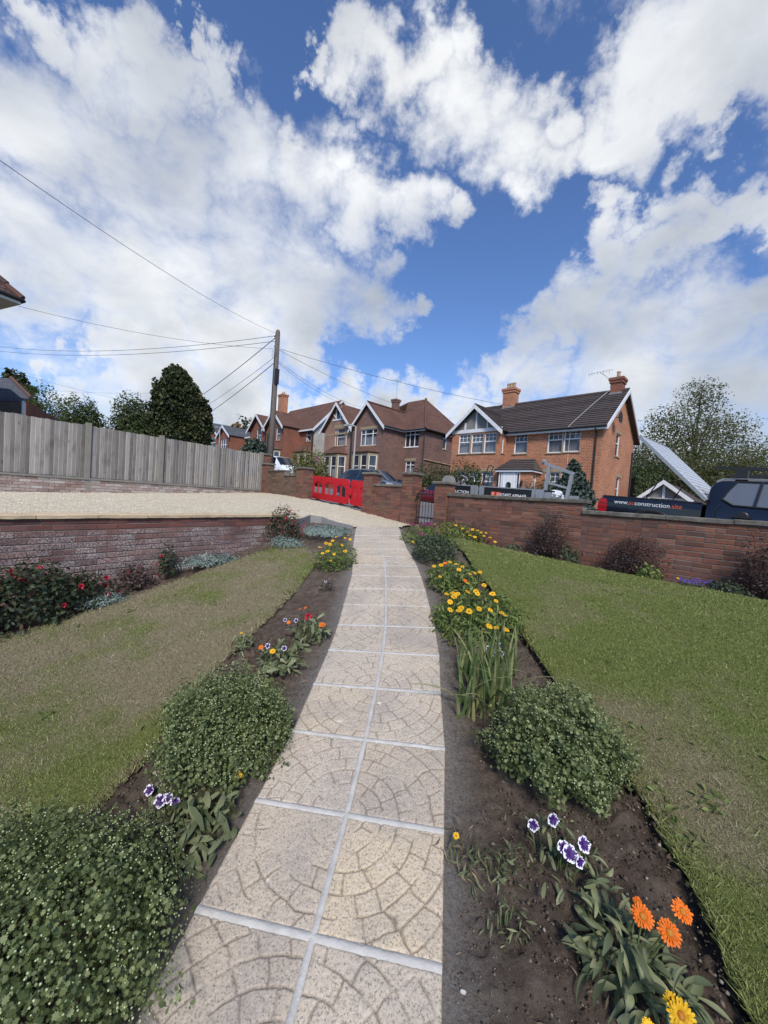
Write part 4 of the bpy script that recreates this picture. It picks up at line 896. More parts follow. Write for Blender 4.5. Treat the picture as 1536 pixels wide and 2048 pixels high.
def aerial(house, x, y, z, h, ln=.9, ang=0.5, bend=0):
    m_ = MB(); m_.tube([(x,y,z),(x+bend*.5,y,z+h*.6),(x+bend,y,z+h)], .018, 5); c, s_ = math.cos(ang), math.sin(ang); X = x+bend
    m_.tube([(X-c*ln/2,y-s_*ln/2,z+h-.02-bend*.0),(X+c*ln/2,y+s_*ln/2,z+h+.1*abs(bend)*2)], .012, 4)
    for i in range(9):
        t = (i/8-.5)*ln; e = .14+.10*(i == 0)
        m_.tube([(X+c*t-s_*e,y+s_*t+c*e,z+h+.05*abs(bend)*4*t+.0),(X+c*t+s_*e,y+s_*t-c*e,z+h+.05*abs(bend)*4*t)], .008, 3)
        if i % 2: m_.tube([(X+c*t,y+s_*t,z+h-.1),(X+c*t,y+s_*t,z+h+.1)], .008, 3)
    return m_.build('aerial', M_galv, house, uv=False)
def pipe(house, pts, r=.04, name='downpipe'): return MB().tube(pts, r, 6).build(name, M_black, house, uv=False)

# ---------------------------------------------------------------- right-hand orange house
HR = street_thing('brick_house', 0, 0, 0, label='orange brick detached house with brown tiled roof, white porch door and bay gable', cat='house')
O0, O1, OB = 13.0, 18.7, 12.3; sR = so(1207,845,O0)[0]; sL = -9.3; ZE = 6.15; ZR = 8.32; ORd = 15.85; zg = 1.2
bl, br_ = so(906,862,OB)[0], so(1003,858,OB)[0]
def fop(o, x0, y0, x1, y1, base):                      # opening on a front face from its photo corners
    a, zt = so(x0, y0, o); b, zb = so(x1, y1, o); return (a-base, b-base, zb, zt)
F1 = [fop(O0,1030,867,1053,906.5,br_), fop(O0,1097,861.5,1123,905,br_), fop(O0,1129,859,1158.5,903,br_), fop(O0,1092,944,1118,975,br_), fop(O0,1123,944,1140,975,br_)]
F1[3] = (F1[1][0], F1[1][1], F1[3][3]-1.2, F1[3][3]); F1[4] = (F1[2][0], F1[2][1], F1[3][2], F1[3][3])
FB = [fop(OB,918,869,938,907,bl), fop(OB,943,868,964,906,bl), fop(OB,969,866,990.5,905,bl)]
GB0 = so(945,943,OB)[1]; FBG = [(FB[0][0],FB[0][1],GB0-1.35,GB0),(FB[1][0],FB[1][1],GB0-1.35,GB0),(FB[2][0],FB[2][1],GB0-1.35,GB0)]
side_o = lambda px, py: oz(px, py, sR)
SO = [(oz(1233,870,sR)[0]-O0, oz(1242,870,sR)[0]-O0, oz(1236,914,sR)[1], oz(1238,868,sR)[1]), (oz(1233,957,sR)[0]-O0, oz(1241,957,sR)[0]-O0, oz(1236,995,sR)[1]-.4, oz(1238,955,sR)[1])]
w = MB(); wall_face(w, (br_,O0), (sR,O0), zg, ZE, F1); wall_face(w, (bl,OB), (br_,OB), zg, ZE, FB+FBG)
sideop = (.18, .46, FB[0][2], FB[0][3]); wall_face(w, (br_,OB), (br_,O0), zg, ZE, [sideop]); wall_face(w, (sR,O0), (sR,O1), zg, ZE, SO); wall_face(w, (sR,O1), (sL,O1), zg, ZE); wall_face(w, (sL,O1), (sL,O0), zg, ZE); wall_face(w, (sL,O0), (bl,O0), zg, ZE); wall_face(w, (bl,O0), (bl,OB), zg, ZE)
w.poly([(sR,O0,ZE),(sR,O1,ZE),(sR,ORd,ZR-.08)]); w.poly([(sL,O1,ZE),(sL,O0,ZE),(sL,ORd,ZR-.08)]); w.build('wall', M_orange, HR)
for i, op in enumerate(F1): win(HR, (br_,O0), (sR,O0), op, hb=(.58,), grid=(.60,3,2), curtain=.97 if i != 0 else .6)
for op in FB+FBG: win(HR, (bl,OB), (br_,OB), op, hb=(.58,), grid=(.60,3,2), curtain=.97)
win(HR, (br_,OB), (br_,O0), sideop, hb=(.58,), fw=.04); [win(HR, (sR,O0), (sR,O1), op, hb=(.58,), lintel=.16, fw=.05) for op in SO]
# stone heads and mullions round the grouped windows
for p0, p1, ops in (((bl,OB),(br_,OB),FB), ((bl,OB),(br_,OB),FBG), ((br_,O0),(sR,O0),F1[1:3]), ((br_,O0),(sR,O0),F1[3:5])):
    x0, x1 = ops[0][0], ops[-1][1]; zt = max(o[3] for o in ops); zb = min(o[2] for o in ops); b = MB(); y = p0[1]
    b.box(p0[0]+x0-.12, p0[0]+x1+.12, y-.012, y+.03, zt+.004, zt+.17)
    for u, v in zip(ops, ops[1:]): b.box(p0[0]+u[1]+.004, p0[0]+v[0]-.004, y-.01, y+.03, zb, zt)
    b.build_each('stone_surround', M_stone, HR)
b = MB(); b.box(br_+F1[0][0]-.1, br_+F1[0][1]+.1, O0-.012, O0+.03, F1[0][3]+.004, F1[0][3]+.14); b.build_each('stone_surround', M_stone, HR)
oh = .28; ze = ZE - oh*(ZR-ZE)/(ORd-O0)
rf = MB(); tiled_slope(rf, (br_-.1,O0-oh,ze), (sR+.25,O0-oh,ze), (sL-.15,ORd,ZR), (sR+.25,ORd,ZR), 17)
slope(rf, [(sR+.25,O1+oh,ze),(sL-.15,O1+oh,ze),(sL-.15,ORd,ZR),(sR+.25,ORd,ZR)])
ba = ((bl+br_)/2); bza = so(953,813,OB)[1]; bze = ze+.02
# bay wing roof: two slopes running back into the main roof
yb = O0 + (bza-ze)*(ORd-O0)/(ZR-ZE) - oh
tiled_slope(rf, (br_+.22,OB-.3,bze), (br_+.22,O0-.1,bze), (ba,OB-.3,bza), (ba,yb+1.2,bza), 11); tiled_slope(rf, (bl-.22,O0,bze), (bl-.22,OB-.3,bze), (ba,yb+1.2,bza), (ba,OB-.3,bza), 11)
slope(rf, [(bl-.25,O0-oh,ze),(sL-.15,O0-oh,ze),(sL-.15,ORd,ZR),(bl-.25,ORd,ZR)])
rf.tube([(sL-.15,ORd,ZR+.03),(sR+.25,ORd,ZR+.03)], .10, 8); rf.tube([(ba,OB-.3,bza+.03),(ba,yb+1.2,bza+.03)], .09, 8)
roof = rf.build('roof', M_tile, HR)
# underside of the main roof so that it is closed
bb = MB(); 
barge(bb, (bl-.25,OB-.32,bze-.0), (ba,OB-.32,bza+.05), .24); barge(bb, (ba,OB-.32,bza+.05), (br_+.25,OB-.32,bze), .24); bb.box(bl-.05, br_+.05, OB-.03, OB+.02, ZE-.14, ZE+.06)
for x0 in (ba-.75, ba, ba+.75): zz = bza-.28-abs(x0-ba)*(bza-bze)/((br_-bl)/2+.25); bb.box(x0-.05, x0+.05, OB-.035, OB+.01, ZE+.05, zz)
barge(bb, (sR+.26,O0-oh-.02,ze+.03), (sR+.26,ORd,ZR+.05), .22, .05, (1,0)); barge(bb, (sR+.26,ORd,ZR+.05), (sR+.26,O1+oh+.02,ze+.03), .22, .05, (1,0)); bb.build_each('bargeboard', M_whitepaint, HR)
g = MB(); g.poly([(bl,OB+.01,ZE),(br_,OB+.01,ZE),(ba,OB+.01,bza-.1)]); g.build('gable_infill', M_rough, HR)
sf = MB(); sf.box(br_+.05, sR+.25, O0-oh+.01, O0-oh+.05, ze-.16, ze-.01); sf.box(br_+.05, sR+.2, O0-oh+.05, O0, ze-.15, ze-.12); sf.build_each('fascia', M_whitepaint, HR)
MB().tube([(br_+.1,O0-oh-.05,ze-.02),(sR+.25,O0-oh-.05,ze-.02)], .055, 8).build_each('gutter', M_black, HR)
pipe(HR, [(sR-.25,O0-oh,ze-.1),(sR-.25,O0-.05,ze-.35),(sR-.25,O0-.05,zg)]); pipe(HR, [(sR+.04,O1-.3,zg),(sR+.04,O1-.3,oz(1262,905,sR)[1])], .06, 'soil_pipe')
cz = so(1021,782,ORd)[1]; cxm = so(1021,800,ORd)[0]; chimney(HR, cxm, ORd, ZR-.25, cz+.1, .78, .6, M_orange, 3)
chimney(HR, sR-.35, ORd+.1, ZR-.2, so(1240,756,ORd)[1], .55, .62, M_redbrick, 1)
aerial(HR, sR-.62, ORd-.2, ZR+.55, .55, 1.1, .2, -.55)
pipe(HR, [(sR-.55,ORd-.3,ZR+.1),(sR-1.0,ORd-1.2,ZR-.75),(sR-1.45,O0+.2,ZE+.2),(sR-1.5,O0-oh-.02,ze+.05),(sR-1.5,O0-.02,ZE-.4),(sR-1.52,O0-.02,zg+1.2)], .008, 'aerial_cable').data.materials[0] = M_whitepaint
dsh = MB(); dc = (sR+.35, oz(1225,835,sR)[0]); dz = oz(1225,836,sR)[1]; dsh.lathe([(.05,-.06),(.22,-.02),(.30,.03),(.28,.035),(.05,-.02)], (dc[0],dc[1],dz), 16, axis='x'); dsh.bar((sR,dc[1],dz),(dc[0],dc[1],dz),.03,.03); dsh.build('satellite_dish', M_iron, HR, smooth=True)
# porch
pl_, pr_ = so(996,945,OB-.3)[0], so(1064,945,OB-.3)[0]; py0 = 12.0; pzt = so(1020,943,py0)[1]; prz = so(1030,920,py0+.4)[1]
pf = MB(); dop = so(1004,960,py0)[0]; dor = so(1031,960,py0)[0]
wall_face(pf, (so(1040,960,py0)[0],py0), (pr_-.05,py0), zg, pzt); wall_face(pf, (pr_-.05,py0), (pr_-.05,O0), zg, pzt, [(.3,.75,pzt-1.25,pzt-.12)]); pf.build('porch_wall', M_orange, HR)
win(HR, (pr_-.05,py0), (pr_-.05,O0), (.3,.75,pzt-1.25,pzt-.12), hb=(.5,), grid=(.5,2,2))
win(HR, (pl_+.05,py0), (dop,py0), (.02,dop-pl_-.07,zg+.5,pzt-.05), dep=0, sill=False); win(HR, (dor,py0), (so(1040,960,py0)[0],py0), (.02,so(1040,960,py0)[0]-dor-.01,zg+.5,pzt-.05), dep=0, sill=False)
dr = MB(); dr.box(dop+.01,dor-.01,py0,py0+.06,zg,pzt-.04); door = dr.build('door', M_white, HR)
dcx = (dop+dor)/2; arch = [(-.15,-.55),(.15,-.55),(.15,.05)] + [(.15*math.cos(a), .05+.14*math.sin(a)) for a in np.linspace(.3,PI-.3,7)] + [(-.15,.05)]
MB().prism(arch, .02, lambda a, b, t: (dcx+a, py0-.004-t*.3, pzt-.75+b)).build('door_light', M_darkglass, door)
rm = MB()
for k in range(4):
    i_ = dop+.10; 
for x0, x1, z0, z1 in ((dop+.06,dop+.1,zg+.6,pzt-.12),(dor-.1,dor-.06,zg+.6,pzt-.12),(dop+.1,dor-.1,pzt-.16,pzt-.12)): rm.box(x0,x1,py0-.012,py0-.001,z0,z1)
rm.build_each('door_moulding', M_white, door)
fs = MB(); fs.box(pl_-.1,pr_+.1,py0-.12,py0-.04,pzt-.02,pzt+.1); fs.box(pr_+.02,pr_+.1,py0-.04,O0,pzt-.02,pzt+.1); fs.build_each('porch_fascia', M_white, HR)
pr = MB(); tiled_slope(pr, (pl_-.15,py0-.16,pzt+.08), (pr_+.15,py0-.16,pzt+.08), (pl_+.25,O0-.02,prz+.12), (pr_-.35,O0-.02,prz+.12), 5, .02); slope(pr, [(pr_+.15,py0-.16,pzt+.08),(pr_+.15,O0,pzt+.08),(pr_-.35,O0-.02,prz+.12)]); slope(pr, [(pl_-.15,O0,pzt+.08),(pl_-.15,py0-.16,pzt+.08),(pl_+.25,O0-.02,prz+.12)]); pr.build('porch_roof', M_tile, HR)
ln = MB(); lx = so(1045,957,py0)[0]; ln.lathe([(.03,-.16),(.07,-.1),(.08,.05),(.03,.12)], (lx,py0-.1,pzt-.6), 6); ln.bar((lx,py0,pzt-.45),(lx,py0-.1,pzt-.45),.02,.02); ln.build('wall_lantern', M_iron, HR)

# ---------------------------------------------------------------- dark brick house in the middle
HC = street_thing('brick_house', 0, 0, 0, label='dark purple brick house with white gable boards and brown hipped roof', cat='house')
o1 = 13.0; o2 = 15.3; o3 = 21.5; cl, cr = so(706,858,o1)[0], so(768,852,o1)[0]; cc = so(850,855,o2)[0]; ze = 7.28; apx = (cl+cr)/2; apz = so(736,806,o1)[1]; zg = 1.8
GA = [fop(o1,722,860,752,890,cl)]; bx0 = fop(o1,716,908,750,940,cl); RC = [fop(o2,811,861,836.5,893,cr), fop(o2,811,922,828,943,cr)]; RC[1] = (RC[1][0],RC[1][1],RC[1][2]-.3,RC[1][3])
SC_ = [(oz(887,870,cc)[0]-o2, oz(895,870,cc)[0]-o2, oz(891,899,cc)[1], oz(891,868,cc)[1])]
w = MB(); wall_face(w, (cl,o1), (cr,o1), zg, ze, GA); w.poly([(cl,o1,ze),(cr,o1,ze),(apx,o1,apz)]); wall_face(w, (cr,o1), (cr,o2), zg, ze); wall_face(w, (cr,o2), (cc,o2), zg, ze, RC); wall_face(w, (cc,o2), (cc,o3), zg, ze, SC_); wall_face(w, (cc,o3), (cl,o3), zg, ze); wall_face(w, (cl,o3), (cl,o1), zg, ze); w.build('wall', M_darkbrick, HC)
win(HC, (cl,o1), (cr,o1), GA[0], vb=(.27,.73), hb=(.72,), curtain=.6, lintel=.22); win(HC, (cr,o2), (cc,o2), RC[0], vb=(.33,.67), hb=(.72,), sill=M_white); win(HC, (cr,o2), (cc,o2), RC[1], vb=(.5,), hb=(.72,), curtain=.6, lintel=.2); win(HC, (cc,o2), (cc,o3), SC_[0], hb=(.7,), fw=.05)
hx, hy = cc-2.75, (o2+o3)/2; hz = so(848,799,hy)[1]; rf = MB(); e = .25; q = ze-.05
slope(rf, [(cr-.4,o2-e,q),(cc+e,o2-e,q),(hx,hy,hz),(cl+1,hy,hz)]); slope(rf, [(cc+e,o2-e,q),(cc+e,o3+e,q),(hx,hy,hz)]); slope(rf, [(cc+e,o3+e,q),(cl-e,o3+e,q),(cl+1,hy,hz),(hx,hy,hz)]); slope(rf, [(cl-e,o3+e,q),(cl-e,o1,q),(cl+1,hy,hz)])
slope(rf, [(cr+e,o1-e,q),(cr+e,o2+1.5,q),(apx,o2+3.2,apz+.03),(apx,o1-e,apz+.03)]); slope(rf, [(cl-e,o2+2.5,q),(cl-e,o1-e,q),(apx,o1-e,apz+.03),(apx,o2+3.2,apz+.03)])
rf.tube([(cc+e,o2-e,q+.03),(hx,hy,hz+.03)], .10, 6); rf.tube([(apx,o1-e,apz+.05),(apx,o2+3,apz+.05)], .09, 6); rf.build('roof', M_clay, HC)
bb = MB(); barge(bb, (cl-.3,o1-e-.02,q-.05), (apx,o1-e-.02,apz+.07), .26); barge(bb, (apx,o1-e-.02,apz+.07), (cr+.3,o1-e-.02,q-.05), .26); bb.box(cr+.2,cr+.26,o1-e,o2-e,q-.14,q-.02); bb.box(cr+.3,cc+e,o2-e-.03,o2-e+.02,q-.14,q-.02); bb.build_each('bargeboard', M_whitepaint, HC)
g = MB(); g.tube([(cr+.3,o1-e,q-.02),(cr+.3,o2-e-.05,q-.02)], .06, 6); g.tube([(cr+.3,o2-e-.06,q-.02),(cc+e+.05,o2-e-.06,q-.02)], .06, 6); g.tube([(cc+e+.06,o2-e,q-.02),(cc+e+.06,o3,q-.02)], .06, 6); g.build_each('gutter', M_black, HC)
pipe(HC, [(cc+.06,o2-.06,q),(cc+.06,o2-.06,zg)]); pipe(HC, [(cl+.0,o1-.06,q),(cl+.0,o1-.06,zg)]); pipe(HC, [(cc+.05,o2+.1,4.95),(cc+.05,o3-2,4.85)], .05, 'waste_pipe').data.materials[0] = M_pot
def bay(house, x0, x1, o, zt, zr, mat, proj=.75, zb=2.0, n=2):
    m_ = MB(); xa, xb = x0+.35, x1-.35; pts = [(x0,o),(xa,o-proj),(xb,o-proj),(x1,o)]; st = MB(); zs = zb+.9; zh = zt-.22
    for (p, r) in zip(pts, pts[1:]):
        L = math.hypot(r[0]-p[0], r[1]-p[1]); k = 2 if (r[0]-p[0]) > .8 else 1
        ops = [(L*(i+.12)/k, L*(i+.88)/k, zs, zh) for i in range(k)]; wall_face(st, p, r, zb-.6, zt, ops, .08)
        for op in ops: win(house, p, r, op, hb=(.6,), sill=False, dep=.03, curtain=.5 if k == 2 else 0)
    st.build('bay', M_stone, house); rr = MB(); e = .15
    P = [(x0-e,o),(xa-e*.5,o-proj-e),(xb+e*.5,o-proj-e),(x1+e,o)]; t0, t1 = (x0+.5,o+.02,zr), (x1-.5,o+.02,zr)
    slope(rr, [(*P[1],zt),(*P[2],zt),t1,t0], .04); slope(rr, [(*P[0],zt),(*P[1],zt),t0], .04); slope(rr, [(*P[2],zt),(*P[3],zt),t1], .04); rr.build('bay_roof', M_clay, house)
s0, z_ = so(715,907,o1); s1 = so(757,905,o1)[0]; bay(HC, s0-.1, s1, o1, so(735,903,o1-.7)[1], so(735,892,o1)[1], M_stone)
chimney(HC, cl+.6, o1+4.2, apz-.8, so(757,806,o1+4.2)[1], .5, .5, M_darkbrick, 0); aerial(HC, cl+.6, o1+4.2, so(757,806,o1+4.2)[1], 1.7, .7, 1.2)

# ---------------------------------------------------------------- pink gabled house
HP = street_thing('brick_house', 0, 0, 0, label='pinkish brick house with steep white gable and narrow upper window, left of the dark house', cat='house')
ql, qr = so(650,862,o1)[0], cl-.04; ze = 7.42; pa = (ql+qr)/2-.05; pz_ = so(678,808,o1)[1]
W1 = fop(o1,675,857,688,891,ql); W1a = (W1[0]-.32,W1[0]-.12,W1[2],W1[3]); W1b = (W1[1]+.12,W1[1]+.32,W1[2],W1[3])
w = MB(); wall_face(w, (ql,o1), (qr,o1), zg, ze, [W1a,W1,W1b]); w.poly([(ql,o1,ze),(qr,o1,ze),(pa,o1,pz_)]); wall_face(w, (ql,22), (ql,o1), zg, ze); wall_face(w, (qr,o1), (qr,22), zg, ze); w.build('wall', M_pinkbrick, HP)
for op in (W1a,W1,W1b): win(HP, (ql,o1), (qr,o1), op, hb=(.5,), fw=.04, curtain=.5)
sv = MB(); sv.box(ql+W1a[0]-.1, ql+W1b[1]+.1, o1-.02, o1+.02, W1[3]+.003, W1[3]+.3); sv.box(ql-.0,qr,o1-.015,o1+.02,ze-.45,ze-.3); sv.build_each('stone_band', M_stone, HP)
tw = MB(); zz = so(678,838,o1)[1]; tw.box(pa-.85,pa+.85,o1-.05,o1-.005,zz-.12,zz)
for dx in (-.3,.3): tw.box(pa+dx-.05,pa+dx+.05,o1-.045,o1-.005,zz,zz+1.05)
tw.bar((pa-.3,o1-.03,zz+.1),(pa-.75,o1-.03,zz+.5),.08,.05); tw.bar((pa+.3,o1-.03,zz+.1),(pa+.75,o1-.03,zz+.5),.08,.05); tw.build_each('gable_timber', M_whitepaint, HP)
MB().box(pa-.25,pa+.25,o1-.02,o1-.003,zz+.05,zz+.95).build('gable_window', M_darkglass, HP)
rf = MB(); slope(rf, [(qr+e,o1-.35,ze-.1),(qr+e,22,ze-.1),(pa,22,pz_+.03),(pa,o1-.35,pz_+.03)]); slope(rf, [(ql-e,22,ze-.1),(ql-e,o1-.35,ze-.1),(pa,o1-.35,pz_+.03),(pa,22,pz_+.03)]); rf.build('roof', M_clay, HP)
bb = MB(); barge(bb, (ql-.35,o1-.37,ze-.18), (pa,o1-.37,pz_+.07), .26); barge(bb, (pa,o1-.37,pz_+.07), (qr+.3,o1-.37,ze-.15), .26); bb.build_each('bargeboard', M_whitepaint, HP)
s0 = so(657,907,o1)[0]; s1 = so(694,905,o1)[0]; bay(HP, s0, s1, o1, so(675,906,o1-.7)[1], so(675,893,o1)[1], M_stone); pipe(HP, [(qr-.05,o1-.08,ze),(qr-.05,o1-.08,zg)])
# roof of the house behind, its white verge showing between the ridges
HB = street_thing('brick_house', 0, 0, 0, label='brown roof with a white verge rising behind the dark brick house', cat='house')
x1, zt = so(812,797,24.0); xl, zl = so(795,818,24.0); w = MB(); w.box(x1-8,x1-.4,24,30,2,zl-.2); w.poly([(x1-.4,24,zl-.3),(x1-.4,30,zl-.3),(x1-.4,27,zt-.15)]); w.build('wall', M_redbrick, HB)
rf = MB(); slope(rf, [(x1-8,23.6,zl-.6),(x1,23.6,zl-.6),(x1,27,zt),(x1-8,27,zt)]); slope(rf, [(x1,30.4,zl-.6),(x1-8,30.4,zl-.6),(x1-8,27,zt),(x1,27,zt)]); rf.build('roof', M_clay, HB)
bb = MB(); barge(bb, (x1+.01,23.6,zl-.55), (x1+.01,27,zt+.05), .3, .05, (1,0)); barge(bb, (x1+.01,27,zt+.05), (x1+.01,30.4,zl-.55), .3, .05, (1,0)); bb.build_each('bargeboard', M_whitepaint, HB)

# ---------------------------------------------------------------- left red brick house with twin gables and a rendered end
HL = street_thing('brick_house', 0, 0, 0, label='red brick house with twin gables, tall chimney and stained rendered end wall', cat='house')
g2l, g2r = so(533,855,13)[0], so(569,850,13)[0]; g1l = so(501,855,13)[0]; ze = 8.68; zg = 2.5; orc = 15.0; er = so(629,850,orc)[0]; eo_, ez = oz(684,800,er); rid = eo_; rz_ = ez
a1 = (g1l+g2l)/2; a2 = (g2l+g2r)/2; az = so(550,822,13)[1]
U = [fop(13,553,855,560,880,g2l), fop(13,514,858,522,882,g1l)]; RCW = [fop(orc,613,858,621,882,g2r)]
w = MB(); wall_face(w, (g1l,13), (g2l,13), zg, ze, [U[1]]); wall_face(w, (g2l,13), (g2r,13), zg, ze, [U[0], (U[0][0]-.2,U[0][1]+.5,U[0][2]-3.0,U[0][2]-1.6)])
for x0, x1, xa in ((g1l,g2l,a1),(g2l,g2r,a2)): w.poly([(x0,13,ze),(x1,13,ze),(xa,13,az)])
wall_face(w, (g2r,13), (g2r,orc), zg, ze); wall_face(w, (g2r,orc), (er,orc), zg, ze, RCW); wall_face(w, (g1l,23), (g1l,13), zg, ze); w.build('wall', M_redbrick, HL)
w = MB(); bo = 2*rid-orc; wall_face(w, (er,orc), (er,bo), zg, ze-.1); w.poly([(er,orc,ze-.1),(er,bo,ze-.1),(er,rid,rz_-.1)]); w.build('rendered_gable', M_render, HL)
win(HL, (g1l,13), (g2l,13), U[1], hb=(.5,), curtain=.5); win(HL, (g2l,13), (g2r,13), U[0], hb=(.5,), curtain=.5); win(HL, (g2l,13), (g2r,13), (U[0][0]-.2,U[0][1]+.5,U[0][2]-3.0,U[0][2]-1.6), vb=(.5,), hb=(.6,)); win(HL, (g2r,orc), (er,orc), RCW[0], hb=(.5,), lintel=.2)
rf = MB(); m = (rz_-ze)/(rid-orc); ee = .3
slope(rf, [(g1l-.3,orc-ee,ze-ee*m),(er+.2,orc-ee,ze-ee*m),(er+.2,rid,rz_),(g1l-.3,rid,rz_)]); slope(rf, [(er+.2,bo+ee,ze-ee*m),(g1l-.3,bo+ee,ze-ee*m),(g1l-.3,rid,rz_),(er+.2,rid,rz_)])
for x0, x1, xa in ((g1l,g2l,a1),(g2l,g2r,a2)): slope(rf, [(x1+.2,12.65,ze-.15),(x1+.2,16,ze-.15),(xa,18,az+.03),(xa,12.65,az+.03)]); slope(rf, [(x0-.2,16,ze-.15),(x0-.2,12.65,ze-.15),(xa,12.65,az+.03),(xa,18,az+.03)])
rf.build('roof', M_clay, HL)
bb = MB()
for x0, x1, xa in ((g1l,g2l,a1),(g2l,g2r,a2)): barge(bb, (x0-.3,12.62,ze-.25), (xa,12.62,az+.08), .3); barge(bb, (xa,12.62,az+.08), (x1+.3,12.62,ze-.25), .3)
barge(bb, (er+.22,orc-ee,ze-ee*m), (er+.22,rid,rz_+.06), .3, .06, (1,0)); barge(bb, (er+.22,rid,rz_+.06), (er+.22,bo+ee,ze-ee*m), .3, .06, (1,0)); bb.box(g2r+.1,er+.2,orc-ee-.05,orc-ee,ze-ee*m-.2,ze-ee*m-.03); bb.build_each('bargeboard', M_whitepaint, HL)
pipe(HL, [(er-.1,orc-.1,ze-.1),(er-.1,orc-.1,zg)], .06); pipe(HL, [(g2l,12.9,ze-.2),(g2l,12.9,zg)], .06)
cs, czt = so(567,790,rid); chimney(HL, cs, rid, rz_-.9, czt, 1.15, .8, M_orange, 2)
bay(HL, g2l+.4, g2r-.5, 13, so(552,897,12.3)[1], so(552,889,13)[1], M_stone, .7, 3.0); x0, x1 = so(592,905,orc)[0], so(624,905,orc)[0]; bay(HL, x0, x1, orc, so(605,903,orc-.7)[1], so(605,890,orc)[1], M_stone, .7, 3.0)

# ---------------------------------------------------------------- slate-roofed red houses further up
def slate_house(px0, pxr, py_e, apex, ridge_y, label, back=7, chim=None, o=14.0):
    h = street_thing('brick_house', 0, 0, 0, label=label, cat='house'); x0, z = so(px0,py_e,o); x1 = so(pxr,py_e,o)[0]; xa, za = so(*apex,o); xe = x1 + 5.2; zr = so(pxr+12,ridge_y,o+3)[1]; zb = 3.0
    op = (1.0,(x1-x0)-1.0,z-2.4,z-.5); w = MB(); wall_face(w, (x0,o), (x1,o), zb, z, [op]); w.poly([(x0,o,z),(x1,o,z),(xa,o,za)]); wall_face(w, (x1,o), (x1,o+2.2), zb, z); op2 = (1.2,2.5,z-2.4,z-.6); wall_face(w, (x1,o+2.2), (xe,o+2.2), zb, z, [op2]); wall_face(w, (xe,o+2.2), (xe,o+9), zb, z); wall_face(w, (x0,o+9), (x0,o), zb, z); w.build('wall', M_redbrick, h)
    win(h, (x0,o), (x1,o), op, vb=(.33,.67), hb=(.6,), fw=.09); win(h, (x1,o+2.2), (xe,o+2.2), op2, vb=(.5,), hb=(.6,), fw=.08)
    rf = MB(); slope(rf, [(x1+.2,o-.3,z-.1),(x1+.2,o+3.5,z-.1),(xa,o+5,za+.03),(xa,o-.3,za+.03)]); slope(rf, [(x0-.2,o+5,z-.1),(x0-.2,o-.3,z-.1),(xa,o-.3,za+.03),(xa,o+5,za+.03)])
    slope(rf, [(x0-.2,o+1.9,z-.1),(xe+.2,o+1.9,z-.1),(xe+.2,o+5.6,zr),(x0-.2,o+5.6,zr)]); slope(rf, [(xe+.2,o+9.3,z-.1),(x0-.2,o+9.3,z-.1),(x0-.2,o+5.6,zr),(xe+.2,o+5.6,zr)]); rf.build('roof', M_slate, h)
    bb = MB(); barge(bb, (x0-.3,o-.33,z-.2), (xa,o-.33,za+.08), .32); barge(bb, (xa,o-.33,za+.08), (x1+.3,o-.33,z-.2), .32); bb.box(x1+.2,xe,o+1.85,o+1.9,z-.28,z-.1); bb.build_each('bargeboard', M_whitepaint, h)
    if chim: s_, zt = so(chim[0], chim[1], o+5.6); chimney(h, s_, o+5.6, zr-.5, zt, 1.3, .8, M_orange, 2); aerial(h, s_+.2, o+5.6, zt, 1.6, 1.0, .3)
    return h
slate_house(437, 461, 873, (449,852), 850, 'red brick house with blue slate roof and front gable just right of the dark conifer', chim=(474,848))
slate_house(404, 437, 873, (419,845), 850, 'red brick slate-roofed house half hidden behind the dark conifer', o=15.0)

# ---------------------------------------------------------------- buildings at the left edge
HN = empty('neighbour_house', (0,0,0), label='corner of a brown tiled hip roof with black gutter at the upper left edge', cat='house')
M_oldtile = piece_brick('old_clay_tile', [(0,(.055,.035,.03)),(.5,(.10,.055,.045)),(1,(.15,.07,.05))]); cn = at(42,601,12.0); dl = np.array([-.39,-.92]); dr_ = np.array([-.92,.39])
up = np.array([*((dl+dr_)/np.linalg.norm(dl+dr_)), 1.0])
cn2 = cn[:2]; ez = cn[2]; f_ = MB(); Pn = lambda a, b, z: (*(cn2 + dl*a + dr_*b), z)
f_.poly([Pn(0,0,ez-.13),Pn(6,0,ez-.13),Pn(6,6,ez-.13),Pn(0,6,ez-.13)]); f_.poly([Pn(0,0,ez-.13),Pn(6,0,ez-.13),Pn(6,0,ez),Pn(0,0,ez)]); f_.poly([Pn(0,6,ez-.13),Pn(0,0,ez-.13),Pn(0,0,ez),Pn(0,6,ez)]); f_.build('soffit', M_whitepaint, HN)
gt = MB(); gt.tube([Pn(-.05,-.05,ez+.0),Pn(6,-.05,ez+.0)], .055, 8); gt.tube([Pn(-.05,-.05,ez),Pn(-.05,6,ez)], .055, 8); gt.build_each('gutter', M_black, HN)
tl_ = MB(); rise = 1.2
rf = MB(); rf.poly([Pn(-.02,-.02,ez+.03),Pn(6,-.02,ez+.03),Pn(6,3,ez+3*rise),Pn(3,3,ez+3*rise)]); rf.poly([Pn(-.02,6,ez+.03),Pn(-.02,-.02,ez+.03),Pn(3,3,ez+3*rise),Pn(3,6,ez+3*rise)]); rf.build('roof', M_clay, HN)
